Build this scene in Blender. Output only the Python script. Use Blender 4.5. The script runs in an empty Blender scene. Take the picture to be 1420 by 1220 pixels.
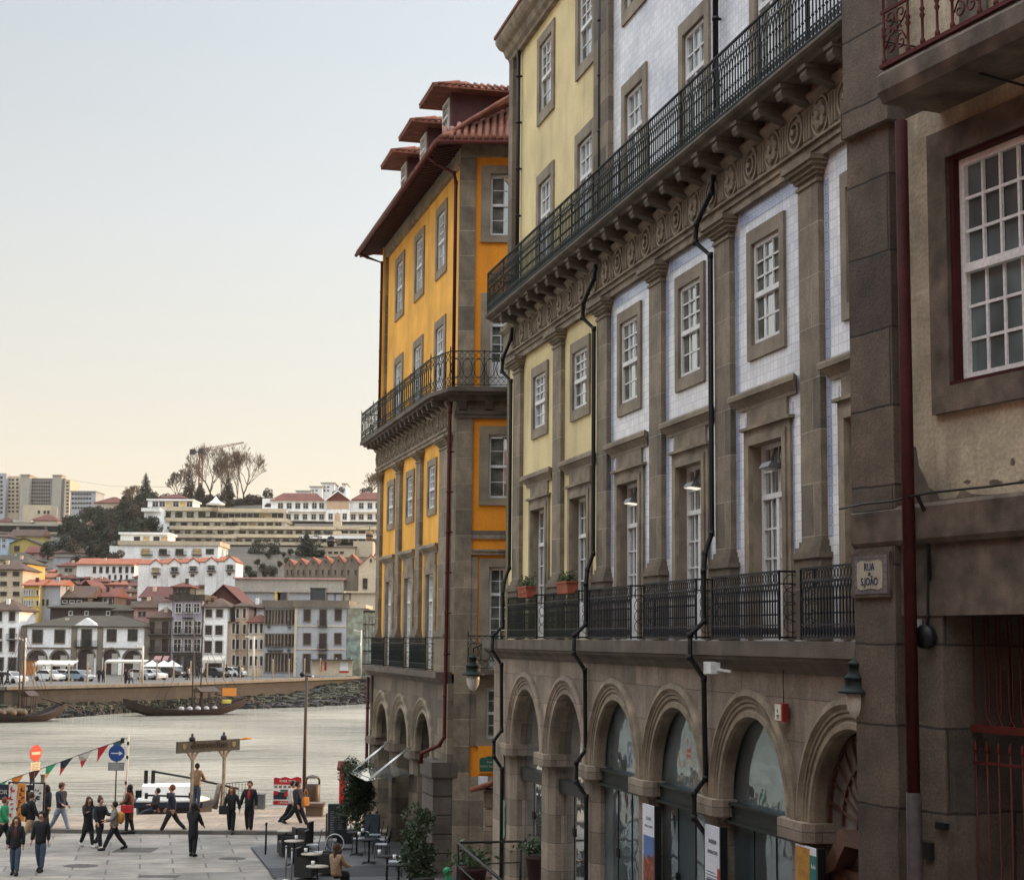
import bpy, bmesh, math, random
from mathutils import Vector, Matrix
R=math.radians; PI=math.pi
random.seed(7)
scene=bpy.context.scene
# ---------------------------------------------------------------- camera
FPX,W0,H0=2350.0,1420.0,1220.0
PITCH,ROLL,CZ=R(6.75),R(0.5),7.0
cam=bpy.data.objects.new('camera',bpy.data.cameras.new('camera'))
scene.collection.objects.link(cam); scene.camera=cam
cam.data.sensor_width=36; cam.data.lens=36*FPX/W0
cam.data.clip_start=0.5; cam.data.clip_end=6000
_w=Vector((0,math.cos(PITCH),math.sin(PITCH))); _u0=Vector((0,-math.sin(PITCH),math.cos(PITCH))); _r0=Vector((1,0,0))
_r=_r0*math.cos(ROLL)+_u0*math.sin(ROLL); _u=_u0*math.cos(ROLL)-_r0*math.sin(ROLL)
m=Matrix.Identity(4)
for i in range(3): m[i][0]=_r[i]; m[i][1]=_u[i]; m[i][2]=-_w[i]
m[2][3]=CZ; cam.matrix_world=m
# ---------------------------------------------------------------- sky and sun
SUN_AZ,SUN_EL=R(62),R(11)          # azimuth clockwise from +Y
wd=bpy.data.worlds.new('World'); scene.world=wd; wd.use_nodes=True
nt=wd.node_tree; bg=nt.nodes['Background']
sky=nt.nodes.new('ShaderNodeTexSky'); sky.sky_type='NISHITA'; sky.sun_disc=False
sky.sun_elevation=SUN_EL; sky.sun_rotation=SUN_AZ; sky.altitude=50
sky.air_density=1.0; sky.dust_density=1.0; sky.ozone_density=2.0
# hazy evening sky: the physical sky tints a pale veil that is peach at the horizon and brighter overhead
tcw=nt.nodes.new('ShaderNodeTexCoord'); spw=nt.nodes.new('ShaderNodeSeparateXYZ'); nt.links.new(tcw.outputs['Generated'],spw.inputs[0])
rw=nt.nodes.new('ShaderNodeValToRGB'); nt.links.new(spw.outputs[2],rw.inputs[0]); er=rw.color_ramp.elements
SKY=[(0.0,(.83,.64,.435)),(.07,(.82,.67,.505)),(.14,(.745,.68,.57)),(.24,(.71,.70,.665)),(.36,(.635,.665,.675)),(.55,(.74,.78,.85)),(1.0,(.90,.95,.96))]
er[0].position=SKY[0][0]; er[0].color=(*SKY[0][1],1); er[1].position=1; er[1].color=(*SKY[-1][1],1)
for p_,c_ in SKY[1:-1]:
    k_=er.new(p_); k_.color=(*c_,1)
gm=nt.nodes.new('ShaderNodeMix'); gm.data_type='RGBA'; gm.blend_type='MIX'; gm.inputs[0].default_value=.04
bo=nt.nodes.new('ShaderNodeMapRange'); bo.inputs[1].default_value=.38; bo.inputs[2].default_value=.75; bo.inputs[3].default_value=1.0; bo.inputs[4].default_value=3.5; nt.links.new(spw.outputs[2],bo.inputs[0])
az=nt.nodes.new('ShaderNodeMapRange'); az.inputs[1].default_value=-.36; az.inputs[2].default_value=.05; az.inputs[3].default_value=.82; az.inputs[4].default_value=1.04; nt.links.new(spw.outputs[0],az.inputs[0])
az2=nt.nodes.new('ShaderNodeMapRange'); az2.inputs[1].default_value=.05; az2.inputs[2].default_value=.30; az2.inputs[3].default_value=1; az2.inputs[4].default_value=0; nt.links.new(spw.outputs[2],az2.inputs[0])
azm=nt.nodes.new('ShaderNodeMix'); azm.inputs[3].default_value=1.0; nt.links.new(az2.outputs[0],azm.inputs[0]); nt.links.new(az.outputs[0],azm.inputs[2])
mb_=nt.nodes.new('ShaderNodeMath'); mb_.operation='MULTIPLY'; nt.links.new(bo.outputs[0],mb_.inputs[0]); nt.links.new(azm.outputs[0],mb_.inputs[1])
sc_=nt.nodes.new('ShaderNodeVectorMath'); sc_.operation='SCALE'; nt.links.new(rw.outputs[0],sc_.inputs[0]); nt.links.new(mb_.outputs[0],sc_.inputs[3])
nt.links.new(sc_.outputs[0],gm.inputs[6]); nt.links.new(sky.outputs[0],gm.inputs[7]); nt.links.new(gm.outputs[2],bg.inputs[0]); bg.inputs[1].default_value=1.0
sl=bpy.data.lights.new('sun','SUN'); so=bpy.data.objects.new('sun',sl); scene.collection.objects.link(so)
sl.energy=4.6; sl.angle=R(1.0); sl.color=(1.0,0.62,0.34)
sd=Vector((math.sin(SUN_AZ)*math.cos(SUN_EL),math.cos(SUN_AZ)*math.cos(SUN_EL),math.sin(SUN_EL)))
so.rotation_euler=sd.to_track_quat('Z','Y').to_euler(); so.location=sd*200
scene.view_settings.view_transform='Standard'; scene.view_settings.look='None'
scene.view_settings.exposure=0.15; scene.view_settings.gamma=1
# ---------------------------------------------------------------- pixel helpers
def ray(px,py):
    return _w+_r*((px-W0/2)/FPX)+_u*((H0/2-py)/FPX)
def at(px,py,Y):
    d=ray(px,py); t=Y/d.y; return Vector((d.x*t,Y,CZ+d.z*t))
def gnd(px,py,z=0.0):
    d=ray(px,py); t=(z-CZ)/d.z; return Vector((d.x*t,d.y*t,z))
class Fac:
    def __init__(s,ox,oy,a): s.o=(ox,oy); s.a=a; s.c=math.cos(a); s.s=math.sin(a)
    def loc(s,px,py,dep=0):
        d=ray(px,py); nx,ny=-s.s,s.c
        t=(dep+s.o[0]*nx+s.o[1]*ny)/(d.x*nx+d.y*ny)
        x=d.x*t-s.o[0]; y=d.y*t-s.o[1]
        return (x*s.c+y*s.s, CZ+d.z*t)
    def w(s,u,dep,h): return Vector((s.o[0]+u*s.c-dep*s.s, s.o[1]+u*s.s+dep*s.c, h))
# ---------------------------------------------------------------- materials
MATS={}
def nodes(name):
    m=bpy.data.materials.new(name); m.use_nodes=True
    n=m.node_tree; b=n.nodes['Principled BSDF']; return m,n,b
def N(n,t,**k):
    x=n.nodes.new(t)
    for a,v in k.items():
        if a[0]=='_': x.inputs[int(a[1:])].default_value=v
        else: setattr(x,a,v)
    return x
def ramp(n,fac,stops):
    r=n.nodes.new('ShaderNodeValToRGB'); e=r.color_ramp.elements
    e[0].position=stops[0][0]; e[0].color=(*stops[0][1],1)
    e[1].position=stops[-1][0]; e[1].color=(*stops[-1][1],1)
    for p,c in stops[1:-1]:
        k=e.new(p); k.color=(*c,1)
    n.links.new(fac,r.inputs[0]); return r.outputs[0]
def mixc(n,fac,a,b,mode='MIX'):
    x=n.nodes.new('ShaderNodeMix'); x.data_type='RGBA'; x.blend_type=mode
    for sk,v in ((0,fac),(6,a),(7,b)):
        if hasattr(v,'is_output'): n.links.new(v,x.inputs[sk])
        elif sk==0: x.inputs[0].default_value=v
        else: x.inputs[sk].default_value=(*v,1)
    return x.outputs[2]
def bump(n,b,h,strength=.3,dist=.02):
    x=n.nodes.new('ShaderNodeBump'); x.inputs['Strength'].default_value=strength; x.inputs['Distance'].default_value=dist
    n.links.new(h,x.inputs['Height']); n.links.new(x.outputs[0],b.inputs['Normal'])
def dk(c,f): return tuple(min(1,v*f) for v in c)
def plain(name,c,rough=.75,var=.25,sc=1.5,bs=25,bm=.25,metal=0,spec=.4,rot=0,streak=0):
    """painted / plain surface: two scales of noise, optional vertical streaks of dirt"""
    if name in MATS: return MATS[name]
    m,n,b=nodes(name); tc=N(n,'ShaderNodeTexCoord'); co=tc.outputs['Object']
    a=N(n,'ShaderNodeTexNoise'); a.inputs['Scale'].default_value=sc; a.inputs['Detail'].default_value=6; n.links.new(co,a.inputs[0])
    col=ramp(n,a.outputs[0],[(.3,dk(c,1-var)),(.7,dk(c,1+var*.5))])
    if streak:
        mp=N(n,'ShaderNodeMapping'); mp.inputs['Scale'].default_value=(1.6,1.6,.16); n.links.new(co,mp.inputs[0])
        s=N(n,'ShaderNodeTexNoise'); s.inputs['Scale'].default_value=1.3; s.inputs['Detail'].default_value=8; s.inputs['Roughness'].default_value=.7; n.links.new(mp.outputs[0],s.inputs[0])
        f=ramp(n,s.outputs[0],[(.5,(0,0,0)),(.75,(streak,)*3)])
        col=mixc(n,f,col,dk(c,.35))
    n.links.new(col,b.inputs['Base Color'])
    d=N(n,'ShaderNodeTexNoise'); d.inputs['Scale'].default_value=bs; d.inputs['Detail'].default_value=4; n.links.new(co,d.inputs[0])
    fm=ramp(n,d.outputs[0],[(.35,(.86,.86,.86)),(.65,(1.08,1.08,1.08))]); col=mixc(n,1.0,col,fm,'MULTIPLY')
    lg=N(n,'ShaderNodeTexNoise'); lg.inputs['Scale'].default_value=sc*.35; lg.inputs['Detail'].default_value=9; lg.inputs['Roughness'].default_value=.72; n.links.new(co,lg.inputs[0])
    lm=ramp(n,lg.outputs[0],[(.36,(1-var*.55,)*3),(.52,(1,1,1)),(.66,(1+var*.3,)*3)]); col=mixc(n,1.0,col,lm,'MULTIPLY'); n.links.new(col,b.inputs['Base Color'])
    if bm: bump(n,b,d.outputs[0],bm)
    b.inputs['Roughness'].default_value=rough; b.inputs['Metallic'].default_value=metal
    b.inputs['Specular IOR Level'].default_value=spec
    MATS[name]=m; return m
def brick(name,c1,c2,joint,bw,bh,mort=.012,rough=.85,bm=.6,var=.35,off=.5,flat=False,nsc=1.0,rot=0,dirt=.0,soft=.0,jz=0):
    """blocks, tiles or slabs with joints; x+y along, z up (or x,y when flat)"""
    if name in MATS: return MATS[name]
    m,n,b=nodes(name); tc=N(n,'ShaderNodeTexCoord'); co=tc.outputs['Object']
    if flat:
        mp=N(n,'ShaderNodeMapping'); mp.inputs['Rotation'].default_value=(0,0,rot); n.links.new(co,mp.inputs[0]); vec=mp.outputs[0]
    else:
        sp=N(n,'ShaderNodeSeparateXYZ'); n.links.new(co,sp.inputs[0])
        ad=N(n,'ShaderNodeMath',operation='ADD'); n.links.new(sp.outputs[0],ad.inputs[0]); n.links.new(sp.outputs[1],ad.inputs[1])
        cb=N(n,'ShaderNodeCombineXYZ'); n.links.new(ad.outputs[0],cb.inputs[0]); n.links.new(sp.outputs[2],cb.inputs[1]); vec=cb.outputs[0]
    if jz:
        wn=N(n,'ShaderNodeTexNoise'); wn.inputs['Scale'].default_value=2.5; n.links.new(co,wn.inputs[0])
        va=N(n,'ShaderNodeVectorMath',operation='MULTIPLY_ADD'); n.links.new(wn.outputs[1],va.inputs[0]); va.inputs[1].default_value=(jz,)*3; n.links.new(vec,va.inputs[2]); vec=va.outputs[0]
    k=N(n,'ShaderNodeTexBrick'); n.links.new(vec,k.inputs[0]); k.offset=off
    k.inputs['Color1'].default_value=(*c1,1); k.inputs['Color2'].default_value=(*c2,1); k.inputs['Mortar'].default_value=(*joint,1)
    k.inputs['Scale'].default_value=1; k.inputs['Mortar Size'].default_value=mort; k.inputs['Mortar Smooth'].default_value=.3
    k.inputs['Brick Width'].default_value=bw; k.inputs['Row Height'].default_value=bh
    a=N(n,'ShaderNodeTexNoise'); a.inputs['Scale'].default_value=nsc; a.inputs['Detail'].default_value=8; a.inputs['Roughness'].default_value=.65; n.links.new(co,a.inputs[0])
    f=ramp(n,a.outputs[0],[(.3,(1-var,)*3),(.7,(1+var*.35,)*3)])
    col=mixc(n,1.0,k.outputs[0],f,'MULTIPLY')
    g=N(n,'ShaderNodeTexNoise'); g.inputs['Scale'].default_value=38; g.inputs['Detail'].default_value=3; n.links.new(co,g.inputs[0])
    f2=ramp(n,g.outputs[0],[(.35,(.78,)*3),(.65,(1.12,)*3)])
    col=mixc(n,1.0,col,f2,'MULTIPLY')
    if dirt:
        mp2=N(n,'ShaderNodeMapping'); mp2.inputs['Scale'].default_value=(1.2,1.2,.2); n.links.new(co,mp2.inputs[0])
        s=N(n,'ShaderNodeTexNoise'); s.inputs['Scale'].default_value=1.7; s.inputs['Detail'].default_value=9; s.inputs['Roughness'].default_value=.75; n.links.new(mp2.outputs[0],s.inputs[0])
        df=ramp(n,s.outputs[0],[(.48,(0,0,0)),(.72,(dirt,)*3)])
        col=mixc(n,df,col,dk(c1,.3))
    n.links.new(col,b.inputs['Base Color'])
    inv=N(n,'ShaderNodeMath',operation='SUBTRACT'); inv.inputs[0].default_value=1; n.links.new(k.outputs[1],inv.inputs[1])
    ad2=N(n,'ShaderNodeMath',operation='MULTIPLY_ADD'); n.links.new(g.outputs[0],ad2.inputs[0]); ad2.inputs[1].default_value=.5; n.links.new(inv.outputs[0],ad2.inputs[2])
    bump(n,b,ad2.outputs[0],bm,.015)
    b.inputs['Roughness'].default_value=rough
    MATS[name]=m; return m
def emis(name,c,s):
    if name in MATS: return MATS[name]
    m,n,b=nodes(name); b.inputs['Base Color'].default_value=(*c,1); b.inputs['Emission Color'].default_value=(*c,1); b.inputs['Emission Strength'].default_value=s
    MATS[name]=m; return m
def glassm(name,c=(.02,.023,.025),refl=.35,wav=.02,rough=.02,tint=(.9,.93,.95)):
    """window pane in front of a dark room: clear coat reflection with slight waviness"""
    if name in MATS: return MATS[name]
    m,n,b=nodes(name); tc=N(n,'ShaderNodeTexCoord')
    gi=N(n,'ShaderNodeObjectInfo')
    va=N(n,'ShaderNodeVectorMath',operation='ADD'); n.links.new(tc.outputs['Object'],va.inputs[0]); n.links.new(gi.outputs['Location'],va.inputs[1])
    a=N(n,'ShaderNodeTexNoise'); a.inputs['Scale'].default_value=1.1; a.inputs['Detail'].default_value=2; n.links.new(va.outputs[0],a.inputs[0])
    col=ramp(n,a.outputs[0],[(.4,c),(.62,dk(c,3.5))]); n.links.new(col,b.inputs['Base Color'])
    b.inputs['Roughness'].default_value=.5
    gl=N(n,'ShaderNodeBsdfGlossy'); gl.inputs['Roughness'].default_value=rough; gl.inputs[0].default_value=(*tint,1)
    bp=N(n,'ShaderNodeBump'); bp.inputs['Strength'].default_value=.25; bp.inputs['Distance'].default_value=wav
    w=N(n,'ShaderNodeTexNoise'); w.inputs['Scale'].default_value=1.6; w.inputs['Detail'].default_value=1; n.links.new(va.outputs[0],w.inputs[0])
    n.links.new(w.outputs[0],bp.inputs['Height']); n.links.new(bp.outputs[0],gl.inputs['Normal'])
    fr=N(n,'ShaderNodeFresnel'); fr.inputs[0].default_value=1.6
    ma=N(n,'ShaderNodeMath',operation='ADD'); ma.use_clamp=True; n.links.new(fr.outputs[0],ma.inputs[0]); ma.inputs[1].default_value=refl
    ms=N(n,'ShaderNodeMixShader'); n.links.new(ma.outputs[0],ms.inputs[0]); n.links.new(b.outputs[0],ms.inputs[1]); n.links.new(gl.outputs[0],ms.inputs[2])
    n.links.new(ms.outputs[0],n.nodes['Material Output'].inputs[0])
    MATS[name]=m; return m
# ---------------------------------------------------------------- mesh builder
class MB:
    def __init__(s): s.v=[]; s.f=[]; s.m=[]; s.k=0; s.sm=[]; s.smooth=False; s.T=None
    def add(s,vs,fs):
        o=len(s.v)
        for p in vs:
            p=Vector(p)
            if s.T is not None: p=s.T@p
            s.v.append(p[:])
        for f in fs: s.f.append([i+o for i in f]); s.m.append(s.k); s.sm.append(s.smooth)
    def box(s,x0,x1,y0,y1,z0,z1):
        if x0>x1:x0,x1=x1,x0
        if y0>y1:y0,y1=y1,y0
        if z0>z1:z0,z1=z1,z0
        s.add([(x0,y0,z0),(x1,y0,z0),(x1,y1,z0),(x0,y1,z0),(x0,y0,z1),(x1,y0,z1),(x1,y1,z1),(x0,y1,z1)],
              [(0,3,2,1),(4,5,6,7),(0,1,5,4),(1,2,6,5),(2,3,7,6),(3,0,4,7)])
    def q(s,*p): s.add(p,[tuple(range(len(p)))])
    def prism(s,poly,fn0,fn1):
        n=len(poly); vs=[fn0(p) for p in poly]+[fn1(p) for p in poly]
        s.add(vs,[tuple(range(n))[::-1],tuple(range(n,2*n))]+[(i,(i+1)%n,n+(i+1)%n,n+i) for i in range(n)])
    def prx(s,poly,x0,x1): s.prism(poly,lambda p:(x0,p[0],p[1]),lambda p:(x1,p[0],p[1]))
    def pry(s,poly,y0,y1): s.prism(poly,lambda p:(p[0],y1,p[1]),lambda p:(p[0],y0,p[1]))
    def prz(s,poly,z0,z1): s.prism(poly,lambda p:(p[0],p[1],z0),lambda p:(p[0],p[1],z1))
    def cornice(s,prof,x0,x1,ret=0):
        """prof: (dep,h) moulding outline (dep negative = out); mitred returns at both ends when ret"""
        n=len(prof)
        if not ret: s.prx(prof,x0,x1); return
        A=[(x0-(-p[0])*ret if p[0]<0 else x0,p[0],p[1]) for p in prof]; B=[(x1+(-p[0])*ret if p[0]<0 else x1,p[0],p[1]) for p in prof]
        s.add(A+B,[(i,(i+1)%n,n+(i+1)%n,n+i) for i in range(n)]+[tuple(range(n))[::-1],tuple(range(n,2*n))])
    def bar(s,p,q,w,w2=None):
        p=Vector(p);q=Vector(q);d=(q-p)
        if d.length<1e-6: return
        d.normalize(); a=d.cross(Vector((0,0,1)))
        if a.length<.05: a=Vector((1,0,0))
        a.normalize(); b=d.cross(a); w2=w2 or w; a=a*(w/2); b=b*(w2/2)
        s.add([p-a-b,p+a-b,p+a+b,p-a+b,q-a-b,q+a-b,q+a+b,q-a+b],[(0,1,2,3),(7,6,5,4),(0,4,5,1),(1,5,6,2),(2,6,7,3),(3,7,4,0)])
    def tube(s,path,r,n=6,closed=False,caps=True):
        P=[Vector(p) for p in path]; m=len(P); rs=r if isinstance(r,(list,tuple)) else [r]*m
        sm=s.smooth; s.smooth=True; vs=[]; up=None
        for i in range(m):
            if closed: d=P[(i+1)%m]-P[i-1]
            else: d=P[min(i+1,m-1)]-P[max(i-1,0)]
            if d.length<1e-9: d=Vector((0,0,1))
            d.normalize()
            if up is None:
                up=Vector((0,0,1)) if abs(d.z)<.9 else Vector((1,0,0))
            a=d.cross(up)
            if a.length<1e-4: a=d.cross(Vector((.3,.9,.1)))
            a.normalize(); b=a.cross(d); up=b if b.length>0 else up
            for j in range(n):
                t=2*PI*j/n; vs.append(P[i]+a*(math.cos(t)*rs[i])+b*(math.sin(t)*rs[i]))
        fs=[]
        for i in range(m if closed else m-1):
            for j in range(n):
                k=(j+1)%n; i2=(i+1)%m
                fs.append((i*n+j,i*n+k,i2*n+k,i2*n+j))
        if caps and not closed: fs+= [tuple(range(n))[::-1],tuple(range((m-1)*n,m*n))]
        s.add(vs,fs); s.smooth=sm
    def lathe(s,prof,c=(0,0,0),n=12,sx=1,sy=1):
        vs=[];fs=[];m=len(prof); sm=s.smooth; s.smooth=True
        for r,z in prof:
            for j in range(n):
                t=2*PI*j/n; vs.append((c[0]+r*math.cos(t)*sx,c[1]+r*math.sin(t)*sy,c[2]+z))
        for i in range(m-1):
            for j in range(n):
                k=(j+1)%n; fs.append((i*n+j,i*n+k,(i+1)*n+k,(i+1)*n+j))
        fs+=[tuple(range(n))[::-1],tuple(range((m-1)*n,m*n))]
        s.add(vs,fs); s.smooth=sm
    def arc(s,cx,cz,sec,n=20,a0=0,a1=PI):
        """sweep section [(r,y)...] (closed) round an arch"""
        m=len(sec); vs=[];fs=[]
        for i in range(n+1):
            t=a0+(a1-a0)*i/n
            for r,y in sec: vs.append((cx+r*math.cos(t),y,cz+r*math.sin(t)))
        for i in range(n):
            for j in range(m):
                k=(j+1)%m; fs.append((i*m+j,(i+1)*m+j,(i+1)*m+k,i*m+k))
        fs+=[tuple(range(m)),tuple(range(n*m,(n+1)*m))[::-1]]
        s.add(vs,fs)
    def ell(s,c,rx,rz,r,y=None,n=12,ns=4):
        s.tube([(c[0]+rx*math.cos(2*PI*i/n),c[1],c[2]+rz*math.sin(2*PI*i/n)) for i in range(n)],r,ns,closed=True)
    def obj(s,name,parent=None,mats=None,loc=None,rz=None):
        me=bpy.data.meshes.new(name); me.from_pydata(s.v,[],s.f)
        if mats is not None:
            if not isinstance(mats,(list,tuple)): mats=[mats]
            for x in mats: me.materials.append(x)
        me.polygons.foreach_set('material_index',[min(x,len(mats)-1) for x in s.m] if mats else [0]*len(s.f))
        me.polygons.foreach_set('use_smooth',s.sm)
        me.update()
        return link(name,me,parent,loc,rz)
def link(name,data,parent=None,loc=None,rz=None):
    o=bpy.data.objects.new(name,data); scene.collection.objects.link(o)
    if parent is not None: o.parent=parent
    if loc is not None: o.location=loc
    if rz is not None: o.rotation_euler=(0,0,rz) if not isinstance(rz,tuple) else rz
    return o
def fixn(o):
    bm=bmesh.new(); bm.from_mesh(o.data); bmesh.ops.recalc_face_normals(bm,faces=bm.faces); bm.to_mesh(o.data); bm.free(); return o
def tag(o,label,cat,group=None):
    o['label']=label; o['category']=cat
    if group: o['group']=group
    return o
def thing(name,label,cat,loc=(0,0,0),rz=0,group=None):
    o=link(name,None,None,loc,rz); o.empty_display_size=.2; return tag(o,label,cat,group)
def struct(o,kind='structure'): o['kind']=kind; return o
def copy_tree(o,parent=None,label=None,loc=None,rz=None):
    c=o.copy(); scene.collection.objects.link(c); c.parent=parent
    if label: c['label']=label
    if loc is not None: c.location=loc
    if rz is not None: c.rotation_euler=(0,0,rz)
    for ch in list(o.children): copy_tree(ch,c)
    return c
def text(s,size,name,parent,mat,loc,rot=(PI/2,0,0),ext=.004,sx=1.0,bold=0):
    cu=bpy.data.curves.new('t','FONT'); cu.body=s; cu.size=size; cu.extrude=ext; cu.align_x='CENTER'; cu.align_y='CENTER'; cu.offset=bold; cu.resolution_u=3
    t=bpy.data.objects.new('t',cu); scene.collection.objects.link(t)
    bpy.context.view_layer.update()
    me=bpy.data.meshes.new_from_object(t.evaluated_get(bpy.context.evaluated_depsgraph_get()))
    bpy.data.objects.remove(t); bpy.data.curves.remove(cu)
    me.materials.clear(); me.materials.append(mat)
    o=link(name,me,parent,loc,rot); o.scale=(sx,1,1); return o
# ================================================================ materials used in the street
GR1,GR2,GRJ=(.25,.195,.135),(.11,.088,.066),(.10,.078,.06)
granite=brick('granite blocks',GR1,GR2,(.11,.088,.067),1.15,.52,.010,bm=.5,var=.45,dirt=.6,jz=.02)
granite_j=brick('jointed pilaster granite',(.29,.23,.16),(.135,.113,.084),(.38,.33,.25),3.2,.78,.011,bm=.3,var=.5,dirt=.6,jz=.02,nsc=1.6)
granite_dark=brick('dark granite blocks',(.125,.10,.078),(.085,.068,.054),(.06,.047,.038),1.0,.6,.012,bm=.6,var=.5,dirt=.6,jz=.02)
granite_pale=brick('weathered arcade granite',(.37,.29,.215),(.22,.175,.132),(.11,.088,.068),1.4,.62,.008,bm=.4,var=.5,dirt=.75,jz=.02)
granite_p=plain('carved granite',(.27,.215,.15),var=.5,sc=2.2,bs=40,bm=.6,streak=.65)
granite_d=plain('grimy and shaded granite',(.12,.095,.072),var=.45,sc=2.0,bs=40,bm=.6,streak=.6)  # grime on the ledges; on the corbels its dark tone stands for shade
granite_s=plain('window surround granite',(.26,.21,.15),var=.4,sc=1.5,bs=45,bm=.5,streak=.35)
paleplaster=plain('pale yellow plaster',(.70,.575,.30),var=.20,sc=.7,bs=30,bm=.15,streak=.42)
amber=plain('amber yellow plaster',(.84,.42,.06),var=.22,sc=.8,bs=30,bm=.15,streak=.5)
orange=plain('orange plaster',(.78,.28,.012),var=.12,sc=.6,bs=30,bm=.15,streak=.25)
whitepaint=plain('white window paint',(.72,.72,.70),rough=.5,var=.12,sc=2,bm=.05)
greenmetal=plain('dark green iron',(.009,.016,.014),rough=.55,var=.4,bm=.1,spec=.25)
blackmetal=plain('black iron',(.009,.009,.010),rough=.5,var=.4,bm=.1,spec=.3)
blueiron=plain('blue black iron',(.010,.012,.020),rough=.55,var=.4,bm=.1,spec=.25)
redmetal=plain('oxblood paint',(.085,.016,.012),rough=.6,spec=.2,var=.25,sc=4,bm=.1)
redwood=plain('dark red wood',(.065,.010,.010),rough=.6,var=.3,sc=3,bm=.2)
pane=glassm('window pane'); shopglass=glassm('shop glass',(.016,.024,.027),.12,.05,tint=(.62,.76,.84))
curtain=plain('curtain cloth',(.15,.15,.12),rough=.9,var=.6,sc=3,bm=.1)
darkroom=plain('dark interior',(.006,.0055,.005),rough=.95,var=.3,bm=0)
brownwood=plain('brown varnished wood',(.085,.032,.018),rough=.55,var=.4,sc=3,bs=12,bm=.2)
def tile_mat(name,c,c2,sz=.145,strength=1.0):
    m,n,b=nodes(name); tc=N(n,'ShaderNodeTexCoord'); co=tc.outputs['Object']
    sp=N(n,'ShaderNodeSeparateXYZ'); n.links.new(co,sp.inputs[0])
    ad=N(n,'ShaderNodeMath',operation='ADD'); n.links.new(sp.outputs[0],ad.inputs[0]); n.links.new(sp.outputs[1],ad.inputs[1])
    cb=N(n,'ShaderNodeCombineXYZ'); n.links.new(ad.outputs[0],cb.inputs[0]); n.links.new(sp.outputs[2],cb.inputs[1])
    k=N(n,'ShaderNodeTexBrick'); n.links.new(cb.outputs[0],k.inputs[0]); k.offset=0
    k.inputs['Color1'].default_value=(*c,1); k.inputs['Color2'].default_value=(*dk(c,.80),1); k.inputs['Mortar'].default_value=(*dk(c,.55),1)
    k.inputs['Scale'].default_value=1; k.inputs['Mortar Size'].default_value=.006; k.inputs['Mortar Smooth'].default_value=.1
    k.inputs['Brick Width'].default_value=sz; k.inputs['Row Height'].default_value=sz
    # printed motif: ring of dots inside every tile
    vm=N(n,'ShaderNodeVectorMath',operation='SCALE'); vm.inputs[3].default_value=1/sz; n.links.new(cb.outputs[0],vm.inputs[0])
    fr=N(n,'ShaderNodeVectorMath',operation='FRACTION'); n.links.new(vm.outputs[0],fr.inputs[0])
    sb=N(n,'ShaderNodeVectorMath',operation='SUBTRACT'); sb.inputs[1].default_value=(.5,.5,0); n.links.new(fr.outputs[0],sb.inputs[0])
    ln=N(n,'ShaderNodeVectorMath',operation='LENGTH'); n.links.new(sb.outputs[0],ln.inputs[0])
    w=N(n,'ShaderNodeMath',operation='SINE'); mu=N(n,'ShaderNodeMath',operation='MULTIPLY'); mu.inputs[1].default_value=22; n.links.new(ln.outputs[1],mu.inputs[0]); n.links.new(mu.outputs[0],w.inputs[0])
    f=ramp(n,w.outputs[0],[(.1,(0,0,0)),(.6,(strength,)*3)])
    col=mixc(n,f,k.outputs[0],c2)
    a=N(n,'ShaderNodeTexNoise'); a.inputs['Scale'].default_value=.8; a.inputs['Detail'].default_value=7; n.links.new(co,a.inputs[0])
    f2=ramp(n,a.outputs[0],[(.3,(.70,.71,.75)),(.7,(1.12,1.11,1.07))]); col=mixc(n,1.0,col,f2,'MULTIPLY')
    n.links.new(col,b.inputs['Base Color']); b.inputs['Roughness'].default_value=.22; b.inputs['Specular IOR Level'].default_value=.55
    v=N(n,'ShaderNodeTexNoise'); v.inputs['Scale'].default_value=6; n.links.new(co,v.inputs[0])
    bump(n,b,v.outputs[0],.25,.01); return m
_x=0
bluetile=tile_mat('pale blue wall tile',(.86,.86,.87),(.42,.48,.66),.145,.40)
bluertile=tile_mat('bluer wall tile',(.38,.45,.62),(.64,.68,.78),.145,.5)
rooftile=plain('clay roof tile',(.205,.072,.042),rough=.85,var=.45,sc=3,bs=14,bm=.3)
# ================================================================ ground, river
def ground_z(x,y):
    if y>=51: return 0.0
    return (51-y)*.099
b=MB()
ys=[-30,0,15,30,40,46,51,62.4]; 
for i in range(len(ys)-1):
    for x0,x1 in ((-60,-20),(-20,0),(0,30),(30,60)):
        z0,z1=ground_z(0,ys[i]),ground_z(0,ys[i+1])
        b.q((x0,ys[i],z0),(x1,ys[i],z0),(x1,ys[i+1],z1),(x0,ys[i+1],z1))
pav=brick('granite paving slabs',(.27,.232,.19),(.185,.162,.138),(.075,.066,.055),2.0,1.15,.034,flat=True,bm=.35,var=.62,nsc=.7,rot=R(-12),rough=.65)
struct(b.obj('plaza_paving',None,pav))
quaym=brick('worn quay granite',(.33,.25,.18),(.26,.20,.145),(.10,.08,.06),1.6,.9,.024,flat=True,bm=.35,var=.5,rot=R(4),rough=.7)
b=MB(); b.prz([(-60,62.5),(30,62.5),(30,84),(2,76),(-6.5,72.6),(-13.3,68.2),(-18,66.6),(-60,66)],-3.2,.10)
struct(fixn(b.obj('quay',None,quaym)))
b=MB(); b.box(-60,30,62.15,62.5,-.2,.13)
struct(b.obj('kerb',None,plain('kerb granite',(.12,.105,.09),var=.4,bs=30)))
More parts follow.
